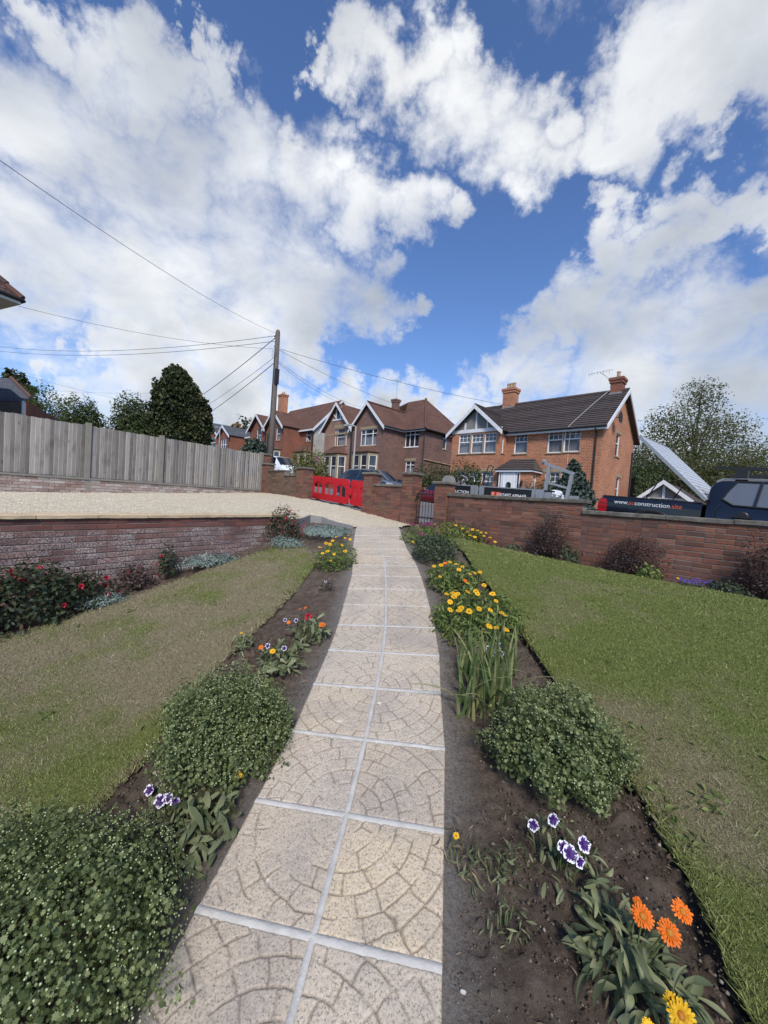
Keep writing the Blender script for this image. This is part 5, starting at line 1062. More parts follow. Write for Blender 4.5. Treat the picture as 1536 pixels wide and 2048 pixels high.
for i in range(14):
    for side in (0, 1):
        x = i*.10
        while x < 2.4:
            a0, b0 = (x, i*.10) if side == 0 else (i*.10, x); z0 = ez+.04+i*.10*rise
            t_ = MB(); wv = .16; V = []
            for dz, up_ in ((0,0),(.13,1)):
                for q in (0,.5,1):
                    aa, bb_ = (a0+q*wv, b0+up_*.13) if side == 0 else (a0+up_*.13, b0+q*wv); V.append(Pn(aa, bb_, z0+up_*.13*rise+.035*(1-up_)+(.022 if q == .5 else 0)))
            V += [(v[0],v[1],v[2]-.035) for v in V[:3]]
            t_.mesh(V, [(0,1,4,3),(1,2,5,4),(6,7,1,0),(7,8,2,1)]); tl_.mesh(t_.v, t_.f); x += .165
tl_.build('roof_tiles', M_oldtile, HN, uv=False, kind='stuff')
hp = MB()
for i in range(9): a = i*.28; hp.tube([Pn(a-.02,a-.02,ez+.06+a*rise),Pn(a+.30,a+.30,ez+.05+(a+.30)*rise)], [.11,.095], 7)
hp.build('hip_tiles', M_oldtile, HN, uv=False); nw = MB(); wall_face(nw, Pn(1.1,5.5,0)[:2], Pn(1.1,1.1,0)[:2], .5, ez-.13); wall_face(nw, Pn(1.1,1.1,0)[:2], Pn(5.5,1.1,0)[:2], .5, ez-.13); nw.build('wall', M_redbrick, HN)
HS = empty('outbuilding', (0,0,0), label='old slate-roofed outbuilding peeping over the left end of the fence', cat='building')
d0 = 21.0; A = at(-60,750,d0+3); B = at(22,757,d0+2.5); C_ = at(62,797,d0); D_ = at(-60,792,d0-1.0)
rf = MB(); slope(rf, [A, B, C_, D_], .08); rf.build('roof', M_slate, HS)
rt = MB(); rt.tube([B+np.array([0,0,.05]), C_+np.array([0,0,.05])], .10, 6); rt.build('ridge_tiles', M_oldtile, HS, uv=False)
w = MB(); c2 = C_ - np.array([.25,0,.1]); w.poly([D_+np.array([0,.2,-.1]), c2, c2-np.array([0,0,5]), D_+np.array([0,.2,-5])]); w.poly([c2, B+np.array([0,4,-2]), B+np.array([0,4,-7]), c2-np.array([0,0,5])]); w.build('wall', M_redbrick, HS)
lr = MB(); a, b, c, d = at(-60,768,15.5), at(20,778,15.5), at(52,803,14.5), at(-60,800,14.2); slope(lr, [a,b,c,d], .05); lr.build('lean_to_roof', M_slate, HS); lw = MB(); lw.poly([d, c-np.array([.1,0,.03]), c-np.array([.1,0,4]), d-np.array([0,0,4])]); lw.build('lean_to_wall', M_pole, HS); MB().tube([c-np.array([.05,.05,0]), c-np.array([.05,.05,3])], .05, 6).build('downpipe', M_whitepaint, HS)

# ---------------------------------------------------------------- low white gabled garage behind the pickup and front garden walls opposite
GR = street_thing('garage', 0, 0, 0, label='small white gabled garage seen under the raised pickup lid', cat='garage')
go = 17.0; x0, z0 = so(1278,995,go); x1 = so(1385,995,go)[0]; xa, za = so(1330,963,go)
w = MB(); w.box(x0+.25,x1-.25,go,go+5,.6,z0); w.build('wall', M_redbrick, GR); f_ = MB(); f_.poly([(x0+.25,go-.01,z0),(x1-.25,go-.01,z0),(xa,go-.01,za-.1)]); f_.build('gable_infill', M_rough, GR)
bb = MB(); barge(bb, (x0-.1,go-.3,z0-.05), (xa,go-.3,za+.06), .22); barge(bb, (xa,go-.3,za+.06), (x1+.1,go-.3,z0-.05), .22); bb.box(x0+.1,x1-.1,go-.06,go-.02,z0-.28,z0+.02); bb.box(xa-.06,xa+.06,go-.07,go-.02,z0,za-.2)
for dx in (-.8,.8): bb.box(xa+dx-.04,xa+dx+.04,go-.07,go-.02,z0,za-.62)
bb.build_each('bargeboard', M_whitepaint, GR); dr = MB()
for i in range(12): dr.box(x0+.5+i*(x1-x0-1)/12, x0+.5+(i+.95)*(x1-x0-1)/12, go-.05,go-.01,.8,z0-.3)
dr.build('garage_door', M_whitepaint, GR); rf = MB(); slope(rf, [(x0-.15,go-.3,z0-.08),(x0-.15,go+5,z0-.08),(xa,go+5,za),(xa,go-.3,za)]); slope(rf, [(x1+.15,go+5,z0-.08),(x1+.15,go-.3,z0-.08),(xa,go-.3,za),(xa,go+5,za)]); rf.build('roof', M_tile, GR)
fw_ = MB()
fw_.box(-40,-10.5,9.05,9.28,1.6,2.6); fw = street_thing('front_wall', 0, 0, 0, label='low brick front garden wall across the street behind the barriers', cat='wall')
for i in range(9):
    s0 = -10.5-3.3*(i+1); s1 = s0+3.25; z = RZ(s0+1.6,9.1); b = MB(); b.box(s0,s1,9.05,9.27,z-.3,z+.62); b.build('wall_panel', M_redbrick, fw); b = MB(); b.box(s0-.02,s1+.02,9.02,9.30,z+.62,z+.69); b.build('coping', M_cope, fw)
    b = MB(); b.box(s0-.2,s0+.18,9.0,9.34,z-.3,z+1.0); b.box(s0-.24,s0+.22,8.96,9.38,z+1.0,z+1.07); b.build('pier', M_redbrick, fw)
# ------------------------------------------------------------------ vehicles
def paint(name, c, rough=.22, metal=.0):
    t = NT(name); t.done(c, rough, metal, .5); t.b.inputs['Coat Weight'].default_value = .5; t.b.inputs['Coat Roughness'].default_value = .06
    p = t.coord('Object'); col = t.mix(t.mr(t.noise(p, 2.5, 5, .6), .35, .75, 0, .25), c, tuple(min(1, x*1.25+.01) for x in c)); t.l(col, t.b.inputs['Base Color']); return t.m
M_navy = paint('navy_black_paint', (.004,.005,.010)); M_redpaint = paint('crimson_paint', (.16,.012,.022)); M_bluepaint = paint('dark_blue_paint', (.015,.03,.06)); M_whitecar = paint('white_paint', (.72,.75,.78), .3)
M_lens = simple('tail_lamp', (.45,.012,.02), (.35,.01,.015), .15); M_rim = simple('alloy', (.45,.46,.47), (.36,.37,.38), .35, .7); M_clear = simple('headlamp', (.5,.52,.55), (.42,.44,.46), .12); M_vinylw = simple('white_vinyl', (.82,.82,.82), (.78,.78,.78), .5); M_vinylo = simple('orange_vinyl', (.70,.13,.05), (.66,.12,.045), .5)
def wheel(parent, x, y, z, r, w, side):
    wl_ = MB(); wl_.lathe([(r*.62,-w/2),(r*.92,-w/2),(r,-w*.36),(r,w*.36),(r*.92,w/2),(r*.62,w/2)], (x,y,z), 20, axis='y'); t = wl_.build('wheel', M_rubber, parent, smooth=True)
    rim = MB(); yy = y+side*w*.40; rim.lathe([(r*.63,-.01),(r*.63,.012),(r*.55,.016),(r*.5,.004)], (x,yy,z), 18, axis='y')
    for k in range(5): a = 2*PI*k/5; rim.bar((x,yy,z),(x+r*.58*math.cos(a),yy,z+r*.58*math.sin(a)),.05,.03,up=(0,1,0))
    rim.build('rim', M_rim, t)
def loft(parent, st, w, zlow, mat, glass, side_glass, screen, name='body'):
    """st: (x, belt z, roof z, belt half width, roof half width); side_glass / screen: index ranges of glazed bays"""
    body = MB(); gl = MB(); sc = MB(); sec = []
    for x, zb, zt, hb, hr in st:
        sec.append([(x,0,zlow),(x,hb*.9,zlow),(x,hb,zlow+.18),(x,hb*1.0,(zlow+zb)/2+.05),(x,hb*.985,zb-.06),(x,hb*.95,zb),(x,hr,zt-.07),(x,hr*.86,zt-.012),(x,0,zt+.012)])
    K = 9
    for sgn in (1, -1):
        for i in range(len(st)-1):
            for k in range(K-1):
                q = [sec[i][k], sec[i+1][k], sec[i+1][k+1], sec[i][k+1]]; q = [(p[0], p[1]*sgn, p[2]) for p in q]; q = q if sgn < 0 else q[::-1]
                tgt = gl if (k == 5 and i in side_glass) else sc if (k in (6,7) and i in screen) else body
                tgt.poly(q)
    for i in (0, -1):
        p = sec[i]; body.poly([(a[0],a[1],a[2]) for a in p] + [(a[0],-a[1],a[2]) for a in p[-2:0:-1]])
    import bmesh
    def fin(mb, nm, mt, sm):
        me = mb.me(nm, mt, uv=False); bm_ = bmesh.new(); bm_.from_mesh(me); bmesh.ops.remove_doubles(bm_, verts=bm_.verts, dist=.0008); bmesh.ops.recalc_face_normals(bm_, faces=bm_.faces); bm_.to_mesh(me); bm_.free()
        if sm: me.polygons.foreach_set('use_smooth', [True]*len(me.polygons))
        return link(nm, me, parent)
    b = fin(body, name, mat, True); m_ = b.modifiers.new('edge', 'EDGE_SPLIT'); m_.split_angle = math.radians(38)
    if gl.v: fin(gl, 'side_window', glass, False)
    if sc.v: fin(sc, 'windscreen', glass, True)
    return b
M_cabglass = glass_mat('cab_glass', (.13,.14,.15), .06)
# ---- pickup truck: x from the tail (0) to the nose, y across (near side negative)
PS, PO = 2.93, 2.42; pz0 = RZ(PS+1.5, PO)+.03
pk = street_thing('pickup_truck', PS, PO, pz0, label='black double-cab pickup truck with raised silver load cover parked behind the wall', cat='pickup')
pk.rotation_euler = (0, math.radians(2.6), PHI-math.radians(5))
rail = so(1300,1003,1.5)[1]-pz0+.08; HW = .92
roofz = so(1470,958,1.55)[1]-pz0+.12
bs = MB()                                              # load bed
for sy in (-1, 1):
    prof = [(HW-.10,.55),(HW-.02,.62),(HW,.80),(HW-.005,rail-.12),(HW-.03,rail-.02),(HW-.06,rail),(HW-.13,rail),(HW-.14,rail-.04),(HW-.14,.6)]
    xs_ = [0, .04, .3, .5, .62, 1.28, 1.4, 1.6, 1.66]; V = []
    for x in xs_:
        inw = .035 if x == 0 else 0
        for y, z in prof:
            if .5 < x < 1.45 and z < .7: z = .98
            fl = .02*math.exp(-((x-.95)/.35)**2)*(1 if .7 < z < 1.15 else 0); V.append((x, sy*(y-inw+fl), z))
    n = len(prof); bs.mesh(V, [tuple(range(n))[::-1 if sy > 0 else 1], tuple((len(xs_)-1)*n+k for k in range(n))[::1 if sy > 0 else -1]] + [((i*n+k),(i*n+k+1),((i+1)*n+k+1),((i+1)*n+k))[::1 if sy > 0 else -1] for i in range(len(xs_)-1) for k in range(n-1)])
bed = bs.build('load_bed', M_navy, pk, uv=False)
tg = MB(); tg.box(.0,.07,-HW+.14,HW-.14,.6,rail-.02); tg.build('tailgate', M_navy, pk); fl = MB(); fl.box(.05,1.68,-HW+.12,HW-.12,.62,.68); fl.box(1.60,1.66,-HW+.12,HW-.12,.68,rail-.02); fl.build('bed_floor', M_black, pk)
cap = MB(); [cap.box(.03,1.63,sy*(HW-.10)-.05,sy*(HW-.10)+.05,rail-.003,rail+.018) for sy in (-1,)]; cap.build('bed_rail_cap', M_black, pk)
for sy in (-1, 1):
    y0_, y1_ = sorted((sy*(HW-.13), sy*(HW+.008))); tlp = MB(); V = []
    for z, x0, x1 in ((rail-.46,.015,.10),(rail-.36,-.03,.14),(rail-.12,-.03,.14),(rail-.05,.0,.10)): V += [(x0,y0_,z),(x1,y0_,z),(x1,y1_,z),(x0,y1_,z)]
    tlp.mesh(V, [(3,2,1,0),(12,13,14,15)] + [(k*4+j,k*4+(j+1)%4,k*4+4+(j+1)%4,k*4+4+j) for k in range(3) for j in range(4)]); t_ = tlp.build('tail_light', M_lens, pk)
    for zz in (rail-.33, rail-.24, rail-.15): MB().box(-.034,.144,y0_-.001,y1_+.003,zz,zz+.012).build('lens_rib', M_black, t_)
arch = MB()
for sy in (-1, 1):
    pts = [(.95+.46*math.cos(a), sy*(HW+.02), .62+.46*math.sin(a)) for a in np.linspace(.05, PI-.05, 14)]; arch.tube(pts, .035, 6)
arch.build('wheel_arch', M_black, pk, uv=False)
c0 = 1.70; st = [(c0,rail-.25,roofz-.30,.88,.82),(c0+.02,rail-.02,roofz-.14,.91,.80),(c0+.07,rail-.0,roofz-.045,.915,.785),(c0+.16,rail-.0,roofz-.005,.92,.775),(c0+.34,rail-.0,roofz,.92,.77),(c0+.98,rail-.02,roofz+.01,.93,.77),(c0+1.08,rail-.02,roofz+.01,.93,.77),(c0+1.9,rail-.05,roofz-.03,.93,.75),(c0+2.25,rail-.08,roofz-.28,.93,.70),(c0+2.65,rail-.10,rail-.02,.92,.84),(c0+3.5,rail-.22,rail-.13,.90,.80),(c0+3.7,rail-.45,rail-.38,.84,.76)]
loft(pk, st, HW, .42, M_navy, M_cabglass, {4,6,7}, {7,8}, 'cab')
# window surround, handle, roof bars
sgn = -1
fr = MB(); zl_, zh_ = rail+.005, roofz-.075
def wy_(z): t_ = (z-rail)/(roofz-.07-rail); return sgn*(.885-.108*t_+.004)
for pa_, pb_, r_ in (((c0+.20,zl_+.10),(c0+.36,zl_),.016),((c0+.36,zl_),(c0+2.1,zl_-.03),.016),((c0+.20,zl_+.10),(c0+.27,zl_+.25),.014),((c0+.27,zl_+.25),(c0+.36,zh_),.014),((c0+.36,zh_),(c0+1.9,zh_),.014),((c0+1.03,zl_-.01),(c0+1.03,zh_),.035),((c0+.62,zl_),(c0+.66,zh_),.02)):
    fr.tube([(pa_[0],wy_(pa_[1]),pa_[1]),(pb_[0],wy_(pb_[1]),pb_[1])], r_, 6)
fr.build('window_frame', M_black, pk, uv=False)
qg = MB(); pts_ = [(c0+.22,zl_+.10),(c0+.34,zl_+.01),(c0+.36,zh_-.0),(c0+.28,zl_+.25)]; qg.poly([(x_,wy_(z_),z_) for x_, z_ in pts_]); qg.build('quarter_window', M_cabglass, pk)
hd = MB(); hd.bar((c0+.36,sgn*.955,rail-.17),(c0+.60,sgn*.955,rail-.175),.03,.035); hd.lathe([(.06,-.01),(.075,.0),(.05,.012)], (c0+.5,sgn*.922,rail-.16), 12, axis='y'); hd.build('door_handle', M_black, pk)
sm = MB(); sm.tube([(c0+.16,sgn*.93,.5),(c0+.14,sgn*.938,rail-.1),(c0+.20,sgn*.93,rail+.0)], .006, 4); sm.tube([(c0+1.06,sgn*.945,.5),(c0+1.06,sgn*.945,rail-.05)], .006, 4); sm.build('door_seam', M_black, pk, uv=False)
for x in (c0+1.5,):
    rb = MB(); rb.bar((x,-.80,roofz+.11),(x,.80,roofz+.11),.09,.035); rb.box(x-.07,x+.07,-.68,-.56,roofz-.03,roofz+.10); rb.box(x-.07,x+.07,.56,.68,roofz-.03,roofz+.10); rb.build('roof_bar', M_black, pk)
for sy in (-1, 1): rb = MB(); rb.bar((c0+.02,sy*.72,roofz+.15),(c0+2.3,sy*.72,roofz+.12),.07,.05); rb.box(c0+.30,c0+.46,sy*.72-.05,sy*.72+.05,roofz-.01,roofz+.13); rb.build('roof_rail', M_black, pk)
for x in (.95, c0+2.62):
    for sy in (-1, 1): wheel(pk, x, sy*(HW-.16), .37, .37, .25, sy)
# raised load cover, hinged at the cab
ld = MB(); ang = math.radians(44.5); ln_ = 1.60; hx_, hz_ = 1.68, rail+.05
def LP(a, y, t): return (hx_ - a*math.cos(ang) + t*math.sin(ang), y, hz_ + a*math.sin(ang) + t*math.cos(ang))
ld.mesh([LP(a,y,t) for t in (0,.05) for a, y in ((0,-HW+.06),(ln_,-HW+.06),(ln_,HW-.06),(0,HW-.06))], [(0,1,2,3),(7,6,5,4),(0,4,5,1),(1,5,6,2),(2,6,7,3),(3,7,4,0)])
M_alu = simple('ribbed_aluminium', (.62,.64,.66), (.55,.57,.59), .35, .35)
lid = ld.build('load_cover', M_alu, pk)
for i in range(17):
    a = .06+(ln_-.12)*i/16; MB().mesh([LP(a+da,y,t) for t in (.05,.058) for da, y in ((-.016,-HW+.1),(.016,-HW+.1),(.016,HW-.1),(-.016,HW-.1))], [(0,3,2,1),(4,5,6,7),(0,1,5,4),(2,3,7,6),(0,4,7,3),(1,2,6,5)]).build('rib', M_alu, lid)
fr = MB(); fr.bar(LP(-.01,-HW+.045,.02),LP(ln_,-HW+.045,.02),.05,.085,up=(0,1,0)); fr.bar(LP(ln_,-HW+.04,.02),LP(ln_,HW-.04,.02),.06,.06); fr.build('cover_frame', M_galv, lid)
for sy in (-1, 1): MB().tube([LP(.85,sy*(HW-.12),0),(.75,sy*(HW-.12),rail-.05)], .012, 6).build('gas_strut', M_black, lid)
wd = MB(); wd.box(.62,1.05,.1,.6,rail-.06,rail+.03); wd.box(.55,.98,.2,.7,rail+.03,rail+.06); wd.build('timber_offcuts', M_board, None, label='stack of timber offcuts standing in the pickup load bed', cat='timber')
wdo = bpy.data.objects['timber_offcuts']; wdo.location = pk.location; wdo.rotation_euler = pk.rotation_euler
LAST = []
def letter(parent, body, size, x, y, z, mat, rx=PI/2, rz=0.0):
    me = text_mesh(body, size, .002); me.materials.append(mat); o = link('lettering', me, parent); o.location = (x, y, z); o.rotation_euler = (rx, 0, rz)
    LAST.clear(); LAST.append(o); return max(v.co.x for v in me.vertices)
yy = -HW-.004; x = .27
for body, mt in (('www.', M_vinylw), ('sc', M_vinylo), ('construction', M_vinylw), ('.site', M_vinylo)): x += letter(bed, body, .112, x, yy, rail-.10, mt) + .006

# ---- trailer on the kerb side behind the truck
TS, TO_ = -2.15, 1.55; tz = RZ(0, 2)+.09
tr = street_thing('works_trailer', TS, TO_, tz, label='black-sided builder trailer loaded with tools, parked behind the garden wall', cat='trailer'); tr.rotation_euler = (0, math.radians(1.6), PHI)
Hs = so(1000,976,1.5)[1]-tz+.075; LN = 4.05; TW = 1.6
M_panel = simple('black_panel', (.012,.012,.014), (.018,.018,.02), .35)
sT = lambda px, py=985: so(px, py, TO_)[0]-TS
fl = MB(); fl.box(sT(880),LN,0,TW,.52,.58); fl.build('deck', M_galv, tr)
x0, x1, x2, x3, x4 = sT(880), sT(940), sT(967), sT(1062), sT(1082)
for a, b, nm in ((x0,x1,'side_panel'),(x2,x3,'side_panel')): MB().box(a,b,-.015,.015,.6,Hs).build(nm, M_panel, tr)
for a, b in ((x1,x1+.10),(x1+.13,x1+.18),(x2-.14,x2-.02),(x3,x3+.07),(x3+.1,x4+.05)): MB().box(a,b,-.03,.03,.55,Hs+.03).build('post', M_galv, tr)
for a, b in ((x0,x1),(x2,x3)): MB().box(a,b,-.03,.03,Hs,Hs+.025).build('top_rail', M_galv, tr)
MB().box(x4+.06,LN-.05,-.02,.02,.6,Hs-.02).build('drop_side', M_galv, tr); MB().box(x4,LN,-.025,.05,Hs-.02,Hs+.02).build('side_rail', M_panel, tr)
for q in ((x0,x0+.03,0,TW),(LN-.03,LN,0,TW)): MB().box(*q,.6,Hs-.05).build('end_panel', M_galv, tr)
MB().box(x0,LN,TW-.03,TW,.6,Hs-.02).build('far_side', M_galv, tr)
for x in (1.6, 2.3): wheel(tr, x, -.12, .30, .30, .18, -1); wheel(tr, x, TW+.12, .30, .30, .18, 1)
MB().bar((LN,TW/2,.5),(LN+.75,TW/2,.45),.08,.08).build('drawbar', M_galv, tr)
wl_ = letter(tr, 'UCTION', .115, 0, -.018, Hs-.17, M_vinylw); LAST[0].location.x = x1-.06-wl_
letter(tr, '07497 689449', .118, sT(999), -.018, Hs-.17, M_vinylw)
for i in range(2):
    MB().box(sT(981)+i*.14,sT(981)+i*.14+.12,-.019,-.016,Hs-.22,Hs-.10).build('emblem', M_vinylo, tr)
letter(tr, 'f', .11, sT(981)+.04, -.021, Hs-.165, M_vinylw)
rg = MB(); cxg = sT(981)+.20
rg.tube([(cxg+.03*math.cos(a), -.021, Hs-.16+.03*math.sin(a)) for a in np.linspace(0,2*PI,14)], .004, 4); rg.build('emblem_ring', M_vinylw, tr, uv=False)
def on_trailer(name, **k): o = empty(name, tr.location, 0, **k); o.rotation_euler = tr.rotation_euler; return o
pt = lambda px, py, y: (so(px, py, TO_+y)[0]-TS, y, so(px, py, TO_+y)[1]-tz)
# steel frame
fr = on_trailer('steel_frame', label='galvanised steel frame standing up from the trailer in front of the porch', cat='frame')
for a, b, nm, w_ in (((1087,985),(1095,925),'upright',.07),((1131,992),(1141,940),'upright',.07),((1082,917),(1146,938),'top_bar',.07),((1094,957),(1137,967),'cross_bar',.05)):
    MB().bar(pt(*a,.5), pt(*b,.5), w_, w_).build(nm, M_galv, fr)
MB().lathe([(.05,-.04),(.07,-.02),(.07,.03),(.05,.04)], pt(1085,916,.5), 8, axis='x').build('coupling', M_galv, fr)
mw = on_trailer('lawn_mower', label='lawn mower with its black folding handle standing on the trailer', cat='mower')
hb = MB(); A_, B_, C_, D_ = pt(955,983,.4), pt(975,927,.4), pt(984,929,.75), pt(964,990,.75)
hb.tube([A_, tuple(np.array(A_)*.1+np.array(B_)*.9), B_, tuple((np.array(B_)+np.array(C_))/2+np.array([0,0,.015])), C_, tuple(np.array(D_)*.1+np.array(C_)*.9), D_], .014, 6); hb.build('handle', M_black, mw, uv=False)
MB().bar(tuple(np.array(A_)*.45+np.array(B_)*.55), tuple(np.array(D_)*.45+np.array(C_)*.55), .02, .02).build('handle_brace', M_black, mw); MB().box(A_[0]-.35,A_[0]+.25,.3,.8,.6,A_[2]-.02).build('deck', M_galv, mw)
rl = on_trailer('hose_reel', label='round grey hose reel behind the gate pillar on the trailer', cat='reel'); c_ = pt(893,962,.5)
for r_, y_ in ((.19,.0),(.15,.06),(.19,.12)): MB().lathe([(r_*.25,y_-.02),(r_,y_-.02),(r_,y_+.02),(r_*.25,y_+.02)], c_, 24, axis='y').build('flange' if r_ > .16 else 'drum', M_conc, rl)
hc = on_trailer('cable_coil', label='tangle of looped grey hose heaped on the trailer', cat='hose')
for k in range(6):
    c_ = np.array(pt(918+k*4, 958+k*2, .45+.08*k)); r_ = .13+.02*(k % 3); MB().tube([tuple(c_+np.array([r_*math.cos(a), .05*math.sin(2*a+k), r_*.95*math.sin(a)+.02*k])) for a in np.linspace(0,2*PI*.9,18)], .013, 5).build('loop', M_galv if k % 2 else M_iron, hc, uv=False)
bx_ = MB(); a = pt(918,968,.5); bx_.box(a[0]-.3,a[0]+.55,.35,1.0,.6,a[2]-.02); bx_.build('tool_chest', simple('grey_board', (.22,.22,.22), (.15,.15,.155), .7), None, label='grey tool chest under the looped hose on the trailer', cat='chest'); bo_ = bpy.data.objects['tool_chest']; bo_.location = tr.location; bo_.rotation_euler = tr.rotation_euler
def bag(px, py, y, rx, rz_, seed, label):
    c_ = pt(px, py, y); V = []; Fc = []; nu, nv = 18, 10
    for j in range(nv+1):
        for i in range(nu):
            a, b = 2*PI*i/nu, PI*j/nv; r = 1+.28*math.sin(3*a+seed+2*b)*math.sin(b)+.16*math.sin(7*a+4*b+seed)+.1*math.sin(11*a-5*b); V.append((c_[0]+rx*r*math.cos(a)*math.sin(b), c_[1]+.2*r*math.sin(a)*math.sin(b), c_[2]+rz_*r*math.cos(b)))
    for j in range(nv):
        for i in range(nu): Fc.append((j*nu+i,(j+1)*nu+i,(j+1)*nu+(i+1)%nu,j*nu+(i+1)%nu))
    o = MB().mesh(V, Fc).build('rubble_bag', simple('white_sack', (.72,.74,.76), (.58,.6,.63), .7, scale=9), None, smooth=False, label=label, cat='sack'); o.location = tr.location; o.rotation_euler = tr.rotation_euler
bag(1110, 981, .35, .17, .11, 1.0, 'crumpled white sack between the uprights of the steel frame'); bag(1050, 978, .45, .30, .07, 2.2, 'flattened white sheeting bag in front of the porch door')
ty = on_trailer('spare_tyre', label='black rubber tyre lying at the right end of the trailer', cat='tyre'); c_ = pt(1136,1001,.3); tb = MB(); tb.lathe([(.10,.04),(.15,.0),(.25,.0),(.30,.05),(.30,.11),(.25,.16),(.15,.165),(.10,.12)], (c_[0],c_[1],c_[2]-.10), 22); tb.build('tread', M_rubber, ty, smooth=True); MB().lathe([(.10,.05),(.10,.11),(.02,.12)], (c_[0],c_[1],c_[2]-.10), 16).build('hub', M_black, ty)

# ---- cars across the road
def hatch(name, s, o, flip, mat, label, L=4.1, H_=1.48, Wd=.87, rz=0.0, van=False):
    c = street_thing(name, s, o, RZ(s+L/2*(1 if not flip else -1), o+.8), (PI if flip else 0)+rz, label=label, cat='van' if van else 'car')
    b = .93 if not van else 1.05
    if not van: st = [(0,.62,.66,.72,.6),(.04,.86,.92,.80,.66),(.12,b,1.08,.84,.60),(.42,b+.01,H_-.06,.86,.58),(.75,b,H_,.87,.575),(1.55,b-.02,H_+.005,.87,.58),(1.65,b-.02,H_+.005,.87,.58),(2.25,b-.03,H_-.05,.87,.57),(2.95,b-.04,b+.02,.87,.70),(3.6,b-.12,b-.06,.85,.66),(3.95,b-.25,b-.2,.78,.6),(4.08,.58,.62,.66,.55)]; sg, sc_ = {2,3,4,6,7}, {1,2,7}
    else: st = [(0,.62,.66,.80,.7),(.03,1.0,1.8,.86,.78),(.12,b,H_-.02,.88,.78),(1.2,b,H_,.9,.79),(1.3,b,H_,.9,.79),(2.2,b,H_,.9,.79),(2.3,b,H_,.9,.79),(2.95,b-.02,H_-.1,.9,.74),(3.75,b-.05,b+.05,.89,.74),(4.35,b-.22,b-.12,.84,.68),(4.6,.65,.72,.74,.6)]; sg, sc_ = {6}, {7}
    c.location.z += .30 if van else 0
    loft(c, [(x*L/st[-1][0], *r) for x, *r in st], Wd, .24, mat, M_darkglass, sg, sc_)
    for x in (.19*L, .81*L):
        for sy in (-1, 1): wheel(c, x, sy*(Wd-.10), .31, .31, .2, sy); a = MB(); a.lathe([(.36,-.015),(.36,.015)], (x,sy*(Wd-.01),.33), 18, axis='y'); a.build('wheel_arch', M_black, c)
    for sy in (-1, 1):
        V = [(L-.42,sy*.80,.66),(L-.10,sy*.70,.62),(L-.16,sy*.72,.76),(L-.48,sy*.815,.80)]; MB().mesh(V+[(x_,y_+sy*.03,z_+.01) for x_,y_,z_ in V], [(0,1,2,3),(4,7,6,5),(0,4,5,1),(1,5,6,2),(2,6,7,3),(3,7,4,0)]).build('headlight', M_clear, c)
        V = [(.02,sy*.70,.72),(.14,sy*.85,.72),(.16,sy*.85,.95),(.04,sy*.72,.95)]; MB().mesh(V+[(x_-.02,y_+sy*.02,z_) for x_,y_,z_ in V], [(0,1,2,3),(4,7,6,5),(0,4,5,1),(1,5,6,2),(2,6,7,3),(3,7,4,0)]).build('tail_light', M_lens, c)
        m_ = MB(); m_.box(L*.66,L*.70,sy*.90-.09,sy*.90+.09,.93,1.06); m_.build('door_mirror', mat, c)
    return c
hatch('parked_car', -10.0, 5.2, False, M_bluepaint, 'dark blue hatchback parked across the street behind the entrance pillar', 4.1, 1.45)
rs = so(838,990,10.6)[0]
hatch('parked_car', rs+3.45, 10.6, True, M_redpaint, 'crimson hatchback parked in front of the hedge across the street beyond the gate', 3.45, 1.46)
hatch('parked_van', -25.0, 8.4, False, M_whitecar, 'small white van parked up the street beside the telegraph pole', 4.4, 1.82, .9, 0, True)
# ------------------------------------------------------------------ foliage
def basis(N, roll):
    N = N/np.maximum(np.linalg.norm(N, axis=1, keepdims=True), 1e-6); ref = np.where(np.abs(N[:,2:3]) < .9, [[0,0,1.0]], [[1.0,0,0]]); T = np.cross(ref, N); T /= np.linalg.norm(T, axis=1, keepdims=True); B = np.cross(N, T)
    c, s = np.cos(roll)[:,None], np.sin(roll)[:,None]; return T*c + B*s, -T*s + B*c, N
def tmpl(kind):
    if kind == 'ovate': return np.array([(0,0,0),(.45,.27,.09),(1,0,-.06),(.45,-.27,.09)]), np.array([(0,3,2),(0,2,1)])
    if kind == 'ovate6': return np.array([(0,0,0),(.28,.2,.07),(.65,.22,.06),(1,0,-.10),(.65,-.22,.06),(.28,-.2,.07),(.5,0,0)]), np.array([(0,6,1),(1,6,2),(2,6,3),(3,6,4),(4,6,5),(5,6,0)])
    if kind == 'lobed':
        o = [(0,0),(.18,.20),(.10,.36),(.36,.30),(.40,.50),(.60,.30),(.80,.30),(.80,.14),(1.0,0),(.80,-.14),(.80,-.30),(.60,-.30),(.40,-.50),(.36,-.30),(.10,-.36),(.18,-.20)]
        V = [(x, y, .10*abs(y)-.16*x*x) for x, y in o] + [(.45,0,-.04)]; n = len(o); return np.array(V), np.array([(n, i, (i+1)%n) for i in range(n)])
    if kind == 'narrow': return np.array([(0,0,0),(.5,.085,.05),(1,0,-.05),(.5,-.085,.05)]), np.array([(0,3,2),(0,2,1)])
    if kind == 'strap': return np.array([(0,-.05,0),(0,.05,0),(.4,.13,.10),(.4,-.13,.10),(.8,.12,.06),(.8,-.12,.06),(1,0,-.02)]), np.array([(0,3,2),(0,2,1),(3,5,4),(3,4,2),(5,6,4)])
    if kind == 'tuft': return np.array([(0,0,0),(1,.10,.0),(.9,-.15,.05),(.15,.05,1.0),(.0,1.0,.1),(-.8,.3,.25),(-.1,-.9,.2)]), np.array([(0,1,2),(0,2,3),(0,3,4),(0,4,5),(0,5,6)])
    if kind == 'bud':
        return np.array([(1,0,0),(-1,0,0),(0,1,0),(0,-1,0),(0,0,.9),(0,0,-.7)]), np.array([(0,2,4),(2,1,4),(1,3,4),(3,0,4),(2,0,5),(1,2,5),(3,1,5),(0,3,5)])
